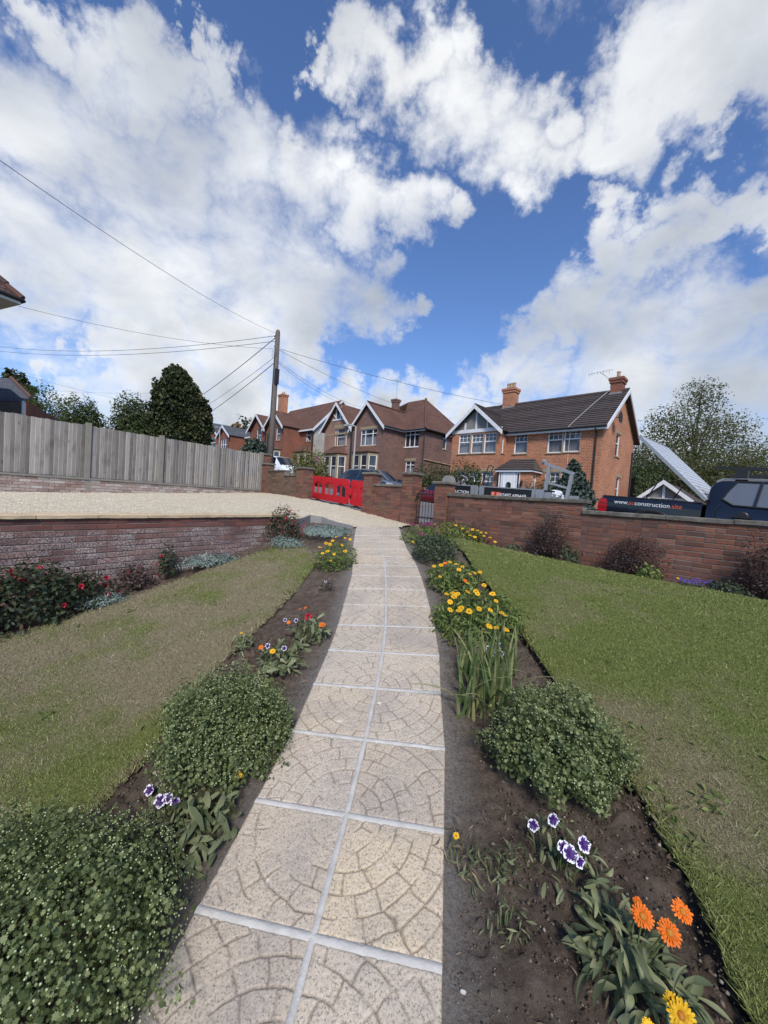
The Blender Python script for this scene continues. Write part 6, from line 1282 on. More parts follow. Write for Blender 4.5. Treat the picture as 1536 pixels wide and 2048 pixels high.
def leaves(name, mat, P, N, size, kind, parent=None, roll=None, rnd=None, **k):
    P = np.asarray(P, float); n = len(P); T, Fc = tmpl(kind); size = np.broadcast_to(size, (n,)); roll = RG.uniform(0, 2*PI, n) if roll is None else roll
    a, b, c = basis(np.asarray(N, float), roll); V = P[:,None] + size[:,None,None]*(T[None,:,0:1]*a[:,None] + T[None,:,1:2]*b[:,None] + T[None,:,2:3]*c[:,None])
    F = (Fc[None] + len(T)*np.arange(n)[:,None,None]).reshape(-1, 3); rnd = RG.random(n) if rnd is None else rnd
    return link(name, np_mesh(name, V.reshape(-1,3), F, [mat], attr={'rnd': ('FACE', np.repeat(rnd, len(Fc)))}), parent, kind='stuff', **k)
def dirs(n, zmin=-.2):
    d = RG.normal(0, 1, (int(n*3.5)+20, 3)); d /= np.linalg.norm(d, axis=1, keepdims=True); return d[d[:,2] > zmin][:n]
L_mum = leaf_mat('chrysanthemum_leaf', [(0,(.060,.082,.028)),(.5,(.118,.152,.055)),(.85,(.185,.225,.09)),(1,(.27,.30,.14))], .25)
M_bud = leaf_mat('flower_bud', [(0,(.30,.40,.16)),(1,(.58,.64,.36))], .1)
L_cal = leaf_mat('marigold_leaf', [(0,(.065,.10,.022)),(.5,(.135,.19,.045)),(1,(.24,.29,.09))], .3); L_calgrey = leaf_mat('calendula_leaf', [(0,(.095,.118,.058)),(.5,(.165,.19,.095)),(1,(.26,.28,.145))], .2)
L_iris = leaf_mat('iris_blade', [(0,(.085,.14,.04)),(.5,(.16,.23,.085)),(.9,(.25,.31,.14)),(1,(.42,.34,.17))], .3)
L_dark = leaf_mat('rose_leaf', [(0,(.012,.022,.012)),(.5,(.028,.046,.022)),(.85,(.05,.07,.03)),(1,(.11,.05,.03))], .15)
L_silver = leaf_mat('silver_leaf', [(0,(.13,.18,.16)),(.5,(.22,.29,.26)),(1,(.36,.43,.39))], .1); L_brown = leaf_mat('dead_twig_leaf', [(0,(.020,.012,.012)),(.5,(.05,.028,.027)),(.9,(.10,.06,.055)),(1,(.20,.14,.12))], .1)
L_fuch = leaf_mat('fuchsia_leaf', [(0,(.03,.04,.02)),(.5,(.07,.065,.035)),(.85,(.12,.06,.045)),(1,(.17,.14,.06))], .2)
L_box = leaf_mat('small_shrub_leaf', [(0,(.022,.036,.020)),(.5,(.05,.072,.040)),(1,(.10,.13,.075))], .15)
L_dry = leaf_mat('dry_stem', [(0,(.10,.075,.045)),(1,(.25,.19,.12))], .1)
def petal_m(name, c, c2):
    t = NT(name); p = t.coord('Object'); ln_ = t.n('ShaderNodeVectorMath', operation='LENGTH'); t.l(p, ln_.inputs[0]); g = t.n('ShaderNodeTexGradient', gradient_type='RADIAL'); t.l(p, g.inputs[0])
    st = t.noise(p, 5, 5, .7); ray_ = t.math('SINE', t.math('MULTIPLY', g.outputs['Fac'], 260.0)); oi = t.n('ShaderNodeObjectInfo').outputs['Random']
    f = t.math('ADD', t.mr(st, .3, .7, -.1, .6), t.math('MULTIPLY', ray_, .18)); f = t.math('ADD', f, t.mr(ln_.outputs['Value'], .2, 1.0, .5, -.15), clamp=True)
    col = t.mix(f, c, tuple(x*.72 for x in c2)); col = t.mix(1.0, col, t.gray(t.mr(oi, 0, 1, .8, 1.12)), 'MULTIPLY'); return t.done(col, .55, 0, .3)
P_or = petal_m('orange_petal', (.86,.20,.012), (.74,.13,.008)); P_ye = petal_m('yellow_petal', (.86,.52,.012), (.80,.40,.008)); P_pu = petal_m('purple_petal', (.062,.012,.16), (.035,.008,.10)); P_wh = petal_m('white_petal', (.78,.78,.80), (.68,.68,.72)); P_re = petal_m('crimson_petal', (.52,.012,.045), (.40,.008,.03)); P_ma = petal_m('magenta_petal', (.36,.03,.22), (.28,.02,.16)); P_bl = petal_m('blue_petal', (.07,.045,.34), (.05,.03,.24)); P_cy = petal_m('flower_centre', (.62,.25,.01), (.50,.16,.008))
M_stem = simple('green_stem', (.10,.14,.05), (.07,.10,.035), .7); M_twig = simple('brown_twig', (.07,.045,.035), (.04,.028,.024), .85); M_bark = simple('bark', (.085,.07,.055), (.05,.042,.034), .95, scale=8, bump=.8)
def daisy_me(petals, r, mat, name='flower', rows=2):
    mb = MB(); k0 = random.random()
    for row in range(rows):
        R_, dz, n = r*(1-.22*row), .10*r*row, petals-3*row
        for i in range(n):
            a = 2*PI*(i+.5*row+random.uniform(-.12,.12))/n; ca, sa = math.cos(a), math.sin(a); w = 1.25*PI*R_/n*.62; Rr = R_*random.uniform(.88,1.05); cu = random.uniform(-.12,.10)*r
            f = lambda rr, ww, z: (rr*ca-ww*sa, rr*sa+ww*ca, z)
            tz_ = random.uniform(-.05,.05)*r; V = [f(r*.18,-w*.35,dz), f(r*.18,w*.35,dz), f(Rr*.65,w*1.0,dz+.13*r+tz_), f(Rr*.65,0,dz+.09*r), f(Rr*.65,-w*1.0,dz+.13*r-tz_), f(Rr*.93,w*.7,dz+cu+.07*r+tz_), f(Rr,0,dz+cu+.03*r), f(Rr*.93,-w*.7,dz+cu+.07*r-tz_)]; mb.mesh(V, [(0,4,3),(0,3,1),(1,3,2),(4,7,6,3),(3,6,5,2)])
    mb.cm = 1; mb.lathe([(r*.30,.0),(r*.27,.16*r),(r*.14,.22*r),(.001,.20*r)], (0,0,.06*r), 10); me = mb.me(name, [mat, P_cy], uv=False); return me
D_OR = [daisy_me(19, 1.0, P_or) for _ in range(2)]; D_YE = [daisy_me(18, 1.0, P_ye) for _ in range(2)]; D_ORf = daisy_me(11, 1.0, P_or, rows=1); D_YEf = daisy_me(11, 1.0, P_ye, rows=1)
def pansy_me():
    mb = MB(); nr, na = 7, 40; V = []; rs = random.Random(3); ph = [rs.uniform(0,6) for _ in range(6)]
    for j in range(nr+1):
        t = j/nr
        for i in range(na):
            a = 2*PI*i/na; lobe = .84+.16*abs(math.cos(2.5*a+.4))**.6; ruf = t**3*(.05*math.sin(9*a+ph[0])+.04*math.sin(17*a+ph[1])); r = t*lobe*(1+ruf*.9); z = -.22*(1-t)**2 + t**2*(.10*math.sin(5*a+ph[2])+.07*math.sin(11*a+ph[3])+.05*math.sin(19*a+ph[4])); V.append((r*math.cos(a), r*math.sin(a), z))
    for j in range(nr):
        for i in range(na):
            a = 2*PI*i/na; mb.cm = 0 if j < 4.9+.9*math.sin(5*a+1)+.7*math.sin(13*a+2) else 1; b = len(mb.v)
            q = (j*na+i, j*na+(i+1)%na, (j+1)*na+(i+1)%na, (j+1)*na+i); mb.f.append(q); mb.m.append(mb.cm)
    mb.v = V; mb.cm = 0; return mb.me('flower', [P_pu, P_wh], smooth=True, uv=False)
PANSY = pansy_me()
def blob_me(mat, r=1.0, petals=9):
    mb = MB()
    for i in range(petals*2):
        a, e = random.uniform(0,2*PI), random.uniform(-.3,1.4); d = Vector((math.cos(a)*math.cos(e), math.sin(a)*math.cos(e), math.sin(e))); t = d.orthogonal().normalized(); q = d.cross(t); mb.mesh([d*.2, d*.8+t*.4, d*1.0+q*.1, d*.8-t*.4], [(0,1,2,3)])
    return mb.me('flower', mat, uv=False)
ROSE = blob_me(P_re); MAG = blob_me(P_ma); BLU = blob_me(P_bl)
def put(me, parent, p, size, nrm=(0,0,1), name='flower'):
    o = link(name, me, parent); o.location = p; n = Vector(nrm).normalized(); o.rotation_mode = 'QUATERNION'; o.rotation_quaternion = n.to_track_quat('Z', 'Y') ; o.scale = (size,)*3; return o
def stem_to(mb, a, b, r=.002): m_ = (np.array(a)+np.array(b))/2 + RG.normal(0, .01, 3)*np.array([1,1,0]); mb.tube([tuple(a), tuple(m_), tuple(b)], r, 4, False)

# ---- chrysanthemum mounds
def mound(c, rx, ry, h, n, nb, label, yaw=0, leaf=.036, budr=.005, mat=None, kind='lobed', name='chrysanthemum_bush', cat='bush', buds=True):
    c = np.array(c); e = empty(name, tuple(c), yaw, label=label, cat=cat); d = dirs(n, -.35); m_ = len(d)
    lump = 1 + .42*(fbm(d[:,0]*2.6+c[0]*7+d[:,2]*2, d[:,1]*2.6+c[1]*5, 3, 31)-.5)*2; lump = lump*(1 + .22*(fbm(d[:,0]*9+c[1]*3+d[:,2]*6, d[:,1]*9+c[0], 2, 33)-.5)*2); r = np.where(RG.random(m_) < .66, RG.uniform(.82, 1.05, m_), RG.uniform(.5, .95, m_))*lump
    P = d*r[:,None]*np.array([rx, ry, h*.72]) + np.array([0,0,h*.30]); N = d*.6 + RG.normal(0,.75,(m_,3)) + np.array([0,0,.45]); k = P[:,2] > .01; P, N = P[k], N[k]
    leaves('foliage', mat or L_mum, P, N, RG.uniform(.5, 1.3, len(P))*leaf, kind, e)
    if buds:
        d = dirs(nb, -.05); lump = 1 + .42*(fbm(d[:,0]*2.6+c[0]*7+d[:,2]*2, d[:,1]*2.6+c[1]*5, 3, 31)-.5)*2; P = d*(RG.uniform(.98,1.09,len(d))*lump)[:,None]*np.array([rx,ry,h*.72]) + np.array([0,0,h*.30]); leaves('buds', M_bud, P, d, RG.uniform(.6,1.3,len(d))*budr, 'bud', e)
    if buds:                                            # stray shoots standing out of the mound
        d = dirs(70, .0); T_ = []; Q_ = []
        for q in d:
            b_ = q*np.array([rx,ry,h*.72]) + np.array([0,0,h*.30]); dr2 = q*.6 + np.array([0,0,.8]) + RG.normal(0,.25,3); dr2 /= np.linalg.norm(dr2); ln2 = RG.uniform(.03,.085)
            for k2 in range(9): T_.append(b_ + dr2*ln2*k2/8 + RG.normal(0,.006,3)); Q_.append(RG.normal(0,.7,3)+np.array([0,0,.4]))
        leaves('shoots', mat or L_mum, np.array(T_), np.array(Q_), RG.uniform(.5,1.1,len(T_))*leaf, kind, e)
    st = MB()
    for i in range(26): a = RG.uniform(0, 2*PI); q = RG.uniform(.3,.85); st.tube([(.06*math.cos(a),.06*math.sin(a),0),(rx*q*.6*math.cos(a),ry*q*.6*math.sin(a),h*.4),(rx*q*math.cos(a),ry*q*math.sin(a),h*.72*(1-q*.5))], .004, 4, False)
    st.build('stems', M_stem, e, uv=False, kind='stuff'); return e
def gp(px, py, dz=0.0): p = gnd(px, py); return (p[0], p[1], p[2]+dz)
mound((-1.12,1.22,G(-1.12,1.22)), .46, .40, .40, 21000, 2200, 'largest chrysanthemum bush in bud at the bottom left of the path', -.3, .0165, .0036)
mound((-.82,2.18,G(-.82,2.18)), .34, .37, .42, 13000, 1700, 'round chrysanthemum bush in bud left of the path, behind the biggest one', 0, .0185, .0038)
mound((1.0,2.0,G(1.0,2.0)), .32, .33, .40, 13000, 1300, 'chrysanthemum bush in bud in the bed right of the path', .5, .0185, .0036)
mound(gp(868,1120), .36, .34, .40, 2600, 0, 'small dark evergreen mound beside the far right curve of path', 0, .04, .005, L_box, 'ovate', 'small_shrub', 'shrub', False)

# ---- leafy flowering plants
def flowering(px, py, rx, ry, h, n, label, cat, flowers, leafm, kind='strap', leaf=.09, name='marigold_plant', pos=None, group=None, droop=.5, low=.0):
    p = np.array(pos if pos is not None else gnd(px, py)); e = empty(name, tuple(p), RG.uniform(0, 6), label=label, cat=cat, group=group); e.rotation_euler.z = 0
    a = RG.uniform(0,2*PI,n); q = np.sqrt(RG.random(n)); x, y = rx*q*np.cos(a), ry*q*np.sin(a); z = h*(RG.uniform(low,1,n))*(1-.45*q**2) + G(p[0]+x, p[1]+y) - p[2]
    N = np.stack([np.cos(a)*.5*q, np.sin(a)*.5*q, np.full(n, droop)], 1) + RG.normal(0,.38,(n,3)); leaves('foliage', leafm, np.stack([x,y,z],1), N, RG.uniform(.6,1.25,n)*leaf, kind, e)
    st = MB()
    for i in range(min(30, n//12)): a_ = RG.uniform(0,2*PI); r_ = RG.random(); x_, y_ = rx*r_*math.cos(a_)*.8, ry*r_*math.sin(a_)*.8; st.tube([(x_*.7,y_*.7,G(p[0]+x_*.7,p[1]+y_*.7)-p[2]-.01),(x_,y_,h*.75)], .003, 4, False)
    for fpx, fpy, me, sz, nrm in flowers:                # flowers stand at the height where the line of sight meets the top of the plant
        r_ = ray(fpx, fpy); dd = np.hypot(*p[:2]); best = None
        for t_ in np.arange(.6, 12, .01):
            q_ = CAM + r_*t_; u = ((q_[0]-p[0])/rx)**2 + ((q_[1]-p[1])/ry)**2; hh = G(q_[0],q_[1]) + h*max(.35, 1.08-.4*u)
            if q_[2] < hh: best = q_; break
        if best is None: continue
        put(me, e, tuple(best-p+np.array([0,0,.01])), sz, nrm); b_ = best-p; stem_to(st, (b_[0]*.85, b_[1]*.85, max(b_[2]-h*.7, -.02)), tuple(b_), .0022)
    st.build('stems', M_stem, e, uv=False, kind='stuff'); return e
rq = random.Random(5)
def spray(pts, mes, sz, tilt=.35): return [(x, y, rq.choice(mes), sz*rq.uniform(.8,1.2), (rq.uniform(-tilt,tilt), rq.uniform(-.9,-.1), 1)) for x, y in pts]
YL = [(640,1096),(652,1088),(655,1104),(665,1083),(672,1075),(690,1077),(697,1072),(660,1090),(684,1092),(668,1110),(645,1108),(661,1123),(700,1080),(690,1104)]
flowering(672,1132,.30,.32,.36,800,'clump of yellow marigolds against the left edge of the path near the gravel','marigold', spray(YL,[D_YE[0],D_YEf],.028), L_cal, leaf=.062)
R1 = [(868,1134),(882,1132),(890,1128),(900,1126),(912,1130),(925,1135),(940,1150),(950,1148),(960,1146),(918,1141),(880,1155),(930,1163),(935,1168)]
flowering(905,1172,.33,.36,.30,1200,'marigolds with yellow and orange heads right of the path below the dark mound','marigold', spray(R1,[D_YE[0],D_YE[1],D_OR[0]],.026), L_cal, leaf=.062)
R2 = [(893,1190),(905,1188),(908,1195),(900,1206),(915,1190),(935,1186),(952,1185),(955,1190),(968,1172),(985,1190),(992,1204),(922,1218),(918,1224),(938,1225),(958,1220),(980,1222),(1003,1228),(1008,1232),(978,1255),(993,1258),(1012,1262),(900,1222)]
flowering(952,1252,.42,.44,.30,1900,'broad drift of yellow marigolds beside the iris leaves right of the path','marigold', spray(R2,[D_YE[0],D_YE[1]],.028), L_cal, leaf=.064)
R3 = [(935,1065),(945,1060),(955,1062),(962,1066),(972,1067),(985,1069),(995,1071),(1003,1073),(940,1072),(950,1075),(968,1073),(980,1076),(925,1058),(912,1052),(1000,1079),(990,1085)]
flowering(0,0,.62,.26,.34,1100,'row of yellow marigolds in front of the street wall by the gate pillar','marigold', spray(R3,[D_YEf],.032), L_cal, leaf=.07, pos=(*ST(.75,-.45)[:2], G(*ST(.75,-.45)[:2])))
R4 = [(838,1062),(870,1058),(880,1054),(905,1058),(850,1072),(826,1085),(860,1080)]
flowering(845,1085,.40,.36,.34,760,'mixed green bed of small flowers at the foot of the iron gate','flowers', spray(R4,[D_YEf,MAG],.022) + spray([(838,1069),(846,1070),(876,1066)],[MAG],.035), L_cal, 'ovate6', leaf=.05, name='flower_clump')
flowering(845,1066,.35,.16,.22,260,'bright magenta flowers in front of the iron gate','flowers', spray([(822+i*6.2, 1049+(i%3)*2.2) for i in range(11)],[MAG],.040), L_cal, 'ovate6', leaf=.05, name='magenta_flowers')
flowering(622,1280,.16,.18,.22,150,'orange-flowered calendula on bare soil left of the path','calendula', spray([(644,1252)],[D_OR[0]],.032,.2)+spray([(600,1220),(611,1217)],[D_OR[1]],.018)+spray([(617,1236)],[ROSE],.03)+[(592,1243,PANSY,.022,(-.3,-1,.6)),(570,1242,PANSY,.02,(-.3,-1,.8)),(577,1247,D_OR[0],.02,(0,-1,1))], L_calgrey, leaf=.085, name='calendula_plant')
flowering(560,1335,.17,.18,.17,190,'pansies and small calendulas beside the second chrysanthemum bush left of path','pansy', [(535,1294,PANSY,.024,(-.2,-.9,.6)),(568,1299,PANSY,.022,(.1,-.9,.7)),(522,1297,D_OR[0],.024,(-.2,-.8,.8)),(545,1305,D_YE[0],.024,(.2,-.6,1))], L_calgrey, 'strap', leaf=.075, name='pansy_plant')
flowering(482,1300,.09,.10,.14,70,'lone yellow calendula at the edge of the dry lawn','calendula', spray([(483,1268)],[D_YE[0]],.018), L_calgrey, leaf=.06, name='calendula_plant')
flowering(405,1662,.16,.20,.14,150,'low leafy plants between the two bushes left of the path','plant', [(476,1554,D_YE[0],.022,(.3,-.9,.5))], L_calgrey, 'strap', leaf=.10, name='leafy_plant')
flowering(330,1635,.10,.10,.12,50,'purple and white pansies between the two chrysanthemum bushes','pansy', [(298,1584,PANSY,.026,(-.2,-.9,.7)),(320,1606,PANSY,.030,(-.1,-.9,.6)),(335,1600,PANSY,.024,(.2,-.7,.9)),(350,1608,PANSY,.022,(.3,-.9,.6))], L_calgrey, 'strap', leaf=.06, name='pansy_plant')
flowering(30,1735,.10,.10,.08,30,'broad-leaved weed at the left edge of the bed','weed', [], L_cal, 'ovate6', leaf=.10, name='weed')
# near right calendula: each large leaf its own piece
def leaf_piece(L, W_, curl, mat):
    V = []; n = 7; Fc = []
    for i in range(n+1):
        t = i/n; w = W_*math.sin(PI*min(1, .08+.92*t)**1.25)*.5 + .002; z = L*(.35*t - curl*t*t); x = L*t
        V += [(x,-w,z+.35*w), (x,0,z), (x,w,z+.35*w)]
    for i in range(n): a = i*3; Fc += [(a,a+3,a+4,a+1),(a+1,a+4,a+5,a+2)]
    V = np.array(V); return np_mesh('leaf', V, np.array(Fc), [mat], attr={'rnd': ('FACE', np.full(len(Fc), random.random()))}, smooth=True)
LP_ = [leaf_piece(.105, .024*w_, c, L_calgrey) for k_, (c, w_) in enumerate(((.2,1),(.4,1.15),(.55,.9),(.75,1.2),(.3,.8),(.65,1.05),(.9,1)))]
def big_calendula(px, py, label, nl, r, heads, h=.24, grow=1.0):
    p = gnd(px, py); e = empty('calendula_plant', tuple(p), 0, label=label, cat='calendula')
    for i in range(nl):
        a = RG.uniform(0,2*PI); q = RG.random()**.6*r; lv = RG.random(); o = link('leaf', LP_[i % 7], e); x, y = q*math.cos(a)*.55, q*math.sin(a)*.55; o.location = (x, y, lv*h*.55*(1-q/r*.5)); o.rotation_euler = (RG.normal(0,.55), -RG.uniform(-.6,.8), a+RG.normal(0,.8)); o.scale = (RG.uniform(.5,1.0)*grow, RG.uniform(.5,1.0)*grow, RG.uniform(.5,1.5)*grow)
    st = MB()
    for fx, fy, hh, me, sz, nrm in heads:
        r_ = ray(fx, fy); t_ = 1.0
        while (CAM+r_*t_)[2] > G(*(CAM+r_*t_)[:2])+hh and t_ < 6: t_ += .004
        b_ = CAM+r_*t_-p; put(me, e, tuple(b_), sz, nrm); stem_to(st, (b_[0]*.35,b_[1]*.35,.02), tuple(b_), .003)
        MB().lathe([(.002,-sz*.35),(sz*.32,-sz*.12),(sz*.34,.0)], tuple(b_), 8).build('calyx', M_stem, e, uv=False)
    st.build('stems', M_stem, e, uv=False, kind='stuff'); return e
big_calendula(1245,1930,'nearest calendula with three open orange heads at lower right',130,.25,[(1285,1832,.21,D_OR[0],.034,(-.35,-.75,.75)),(1364,1823,.20,D_OR[1],.034,(.1,-.6,.9)),(1338,1865,.20,D_OR[0],.036,(-.1,-.75,.8)),(1275,1803,.2,D_OR[1],.015,(-.3,-.9,.5))])
big_calendula(1330,2030,'yellow calendula at the bottom right corner of the bed',55,.2,[(1362,2030,.2,D_YE[0],.035,(-.3,-.8,.7)),(1345,2002,.2,D_YE[1],.022,(-.6,-.7,.5)),(1298,2056,.16,D_YE[0],.02,(0,-.5,1))],.2)
big_calendula(1215,1800,'budding calendula stem behind the nearest orange heads',14,.09,[],.26,.7)
def pansy_cluster(px, py, label, heads, n=60, r=.13, h=.11):
    flowering(px, py, r, r, h, n, label, 'pansy', [(x, y, PANSY, s, nn) for x, y, s, nn in heads], L_calgrey, 'strap', leaf=.05, name='pansy_plant')
pansy_cluster(1120,1730,'purple and white petunias on bare soil in the near right bed',[(1066,1655,.024,(-.3,-.9,.4)),(1106,1645,.026,(.1,-.9,.35)),(1140,1712,.030,(0,-.85,.75)),(1168,1694,.029,(.25,-.85,.7)),(1127,1700,.025,(-.2,-.8,.7)),(1160,1730,.022,(.3,-.9,.3))],110,.15,.15)
pansy_cluster(995,1320,'dark purple pansies among the iris leaves',[(978,1300,.026,(-.2,-.9,.6)),(990,1296,.026,(0,-.9,.6)),(1003,1294,.026,(.3,-.9,.6)),(985,1308,.026,(0,-.9,.5)),(1002,1310,.024,(.2,-.9,.5))],60,.14,.14)
flowering(918,1710,.09,.09,.08,40,'dried yellow flower stub at the right edge of the path','plant', [(912,1676,D_YEf,.014,(0,-.8,.6))], L_dry, 'narrow', leaf=.06, name='withered_plant')
flowering(990,1740,.14,.08,.07,90,'scrubby weed tuft on the soil right of the path','weed', [], L_calgrey, 'narrow', leaf=.06, name='weed'); flowering(1010,1850,.09,.08,.06,50,'small seedling weed tuft on the bare near soil','weed', [], L_calgrey, 'narrow', leaf=.045, name='weed')
flowering(655,1178,.09,.09,.10,60,'withered brown plant on soil left of the path','plant', [(651,1165,PANSY,.016,(0,-.9,.5))], L_brown, 'narrow', leaf=.07, name='withered_plant')

# ---- iris leaves, each blade a piece
def blade_me(L, w, bend, twist):
    V = []; Fc = []; n = 8
    for i in range(n+1):
        t = i/n; ww = w*(1-t**2.4)*.5+.0008; y = bend*L*t*t; z = L*(t - .35*abs(bend)*t**3); tw = twist*t; c, s_ = math.cos(tw), math.sin(tw); V += [(-ww*c, y-ww*s_, z), (0, y+.0015, z), (ww*c, y+ww*s_, z)]
    for i in range(n): a = i*3; Fc += [(a,a+1,a+4,a+3),(a+1,a+2,a+5,a+4)]
    return np_mesh('leaf', np.array(V), np.array(Fc), [L_iris], attr={'rnd': ('FACE', np.full(len(Fc), random.random()*.97))}, smooth=True)
BL = [blade_me(random.uniform(.34,.50), random.uniform(.016,.024), b, random.uniform(-.5,.5)) for b in (.08,.15,.22,.3,.4,.55,.8,.12,.25,.18)]
iris = empty('iris_clump', gp(950,1425), 0, label='clump of long sword-shaped iris leaves at the right edge of the path', cat='iris'); ip = np.array(iris.location)
for i in range(170):
    cl_ = RG.random(); c0_ = np.array(gnd(max(916, 918+cl_*100+RG.normal(0,14)), 1325+RG.random()*115)); o = link('leaf', BL[i % 10], iris); o.location = tuple(c0_-ip - np.array([0,0,.015])); o.rotation_euler = (RG.normal(0,.12), RG.normal(0,.14), RG.uniform(0,2*PI) if RG.random() < .45 else RG.normal(2.6,.6)); o.scale = (1,1,RG.uniform(.55,1.05))

# ---- plants along the left wall
def wallbush(c, rx, ry, h, n, mat, kind, leaf, label, name, cat, flowers=0, fme=None, fs=.03, twigs=20, twm=None, hang=0.0, yaw=0.0, spread=1.0, zlo=.03):
    c = np.array(c, float); e = empty(name, tuple(c), yaw, label=label, cat=cat); d = dirs(n, -.1); m_ = len(d); lump = 1 + .5*(fbm(d[:,0]*2.5+c[0]*3, d[:,1]*2.5+d[:,2]*2+c[1], 3, 41)-.5)*2
    r = RG.uniform(.35,1.0,m_)**.6*lump; P = d*r[:,None]*np.array([rx,ry,h*.8]) + np.array([0,0,h*.18]); k = P[:,2] > zlo; P = P[k]; N = d[k]*.7 + RG.normal(0,.5,(k.sum(),3)) + np.array([0,0,.4]); leaves('foliage', mat, P, N, RG.uniform(.6,1.3,len(P))*leaf, kind, e)
    st = MB(); cy, sy = math.cos(yaw), math.sin(yaw)
    for i in range(twigs):
        t_ = d[RG.integers(0,m_)]*RG.uniform(.6,1.08)*np.array([rx,ry,h*.8]) + np.array([0,0,h*.18]); st.tube([(t_[0]*.15,t_[1]*.15,-.02),tuple(t_*.55+RG.normal(0,.03,3)),tuple(t_)], [.006,.004,.0015], 4, False)
    st.build('stems', twm or M_twig, e, uv=False, kind='stuff')
    for i in range(flowers):
        t_ = d[RG.integers(0,m_)]; t_ = np.array([t_[0], -abs(t_[1]), t_[2]]) if False else t_
        q = t_*RG.uniform(.9,1.05)*np.array([rx,ry,h*.8]) + np.array([0,0,h*.18])
        if q[2] < .03: continue
        put(fme, e, tuple(q), fs*RG.uniform(.7,1.2), tuple(t_+np.array([0,-.3,.3])))
    return e
rwp = lambda a, d: (*(RWP(a)+RW_N*d), float(G(*(RWP(a)+RW_N*d)))); wy = math.atan2(RW_D[1], RW_D[0])
wallbush(rwp(-.15,.36), .85, .36, .62, 3400, L_dark, 'ovate', .062, 'large dark rose bush with crimson flowers below the retaining wall', 'rose_bush', 'bush', 22, ROSE, .034, 26, yaw=wy)
wallbush(rwp(-1.15,.40), .55, .40, .55, 1800, L_dark, 'ovate6', .075, 'dark broad-leaved bush at the left edge of the frame', 'rose_bush', 'bush', 5, ROSE, .03, 18, yaw=wy)
wallbush(rwp(.98,.22), .22, .18, .34, 420, L_brown, 'ovate', .045, 'brown withered plant against the retaining wall', 'withered_plant', 'plant', 3, ROSE, .012, 40, yaw=wy)
wallbush(rwp(1.42,.16), .13, .12, .52, 420, L_dark, 'ovate', .045, 'narrow upright rose with small red blooms against the retaining wall', 'rose_bush', 'bush', 5, ROSE, .022, 14, yaw=wy)
wallbush(rwp(.52,.50), .26, .17, .14, 900, L_silver, 'narrow', .055, 'silver-leaved plant in front of the large dark rose bush', 'silver_plant', 'plant', yaw=wy, twm=M_stem)
wallbush(rwp(2.05,.26), .50, .17, .20, 1500, L_silver, 'narrow', .06, 'long mat of silver foliage along the retaining wall', 'silver_plant', 'plant', yaw=wy, twm=M_stem)
wallbush(rwp(-.9,.78), .2, .15, .10, 500, L_silver, 'narrow', .05, 'silver tuft at the left edge of the lawn', 'silver_plant', 'plant', yaw=wy, twm=M_stem)
wallbush(rwp(3.62,.10), .42, .40, .62, 2100, L_fuch, 'ovate', .045, 'reddish fuchsia bush at the end of the retaining wall', 'fuchsia_bush', 'bush', 34, ROSE, .018, 60)
wallbush(gp(575,1094), .36, .28, .18, 1500, L_silver, 'narrow', .05, 'grey-green ground cover at the foot of the fuchsia', 'silver_plant', 'plant', twm=M_stem)
sc_ = gnd(655,1068)
wallbush((sc_[0],sc_[1],sc_[2]), .50, .75, .16, 6500, L_silver, 'narrow', .05, 'wide carpet of silver foliage between the edging board and the path', 'silver_plant', 'plant', twm=M_stem)

# ---- plants along the street wall
stp = lambda s, o: (*ST(s, o)[:2], float(G(*ST(s, o)[:2])))
wallbush(stp(2.62,-.28), .42, .30, .82, 2600, L_brown, 'ovate', .032, 'bare purple-brown shrub below the step of the street wall', 'brown_shrub', 'shrub', 0, None, 0, 150, yaw=PHI)
wallbush(stp(3.95,-.28), .48, .28, .66, 3000, L_brown, 'ovate', .030, 'wide purple-brown shrub below the pickup, against the street wall', 'brown_shrub', 'shrub', 0, None, 0, 170, yaw=PHI)
wallbush(stp(5.42,-.25), .30, .28, .85, 2200, L_brown, 'ovate', .032, 'purple-brown shrub cut by the right edge of the frame', 'brown_shrub', 'shrub', 0, None, 0, 110, yaw=PHI)
flowering(0,0,.20,.16,.30,170,'yellow-flowered plant between the two brown shrubs','marigold', spray([(1176,1101),(1188,1107)],[D_YEf],.026), L_box, 'ovate6', leaf=.075, pos=stp(3.1,-.5))
flowering(0,0,.18,.14,.22,170,'pale green plant with two yellow flowers in front of the wide brown shrub','marigold', spray([(1354,1149),(1356,1158)],[D_YEf],.022), L_cal, 'ovate6', leaf=.065, pos=stp(4.25,-.58))
flowering(0,0,.14,.12,.15,110,'low green plant with one peach flower by the street wall','marigold', spray([(1076,1087)],[D_OR[0]],.022), L_box, 'ovate6', leaf=.06, pos=stp(2.05,-.42))
lb = flowering(0,0,.24,.12,.10,420,'patch of blue lobelia by the street wall','lobelia', [], L_box, 'narrow', leaf=.035, name='lobelia', pos=stp(4.78,-.52))
q = RG.random((150,2)); leaves('blossom', leaf_mat('lobelia_petal', [(0,(.05,.03,.28)),(1,(.14,.09,.5))], .1), np.stack([(q[:,0]-.5)*.5,(q[:,1]-.5)*.26,.07+.05*RG.random(150)],1), np.tile([0,-.5,.8],(150,1)), .022, 'ovate6', lb)
wallbush(stp(5.1,-.5), .22, .16, .16, 500, L_box, 'ovate', .045, 'dark green low plant right of the lobelia', 'low_plant', 'plant', yaw=PHI)
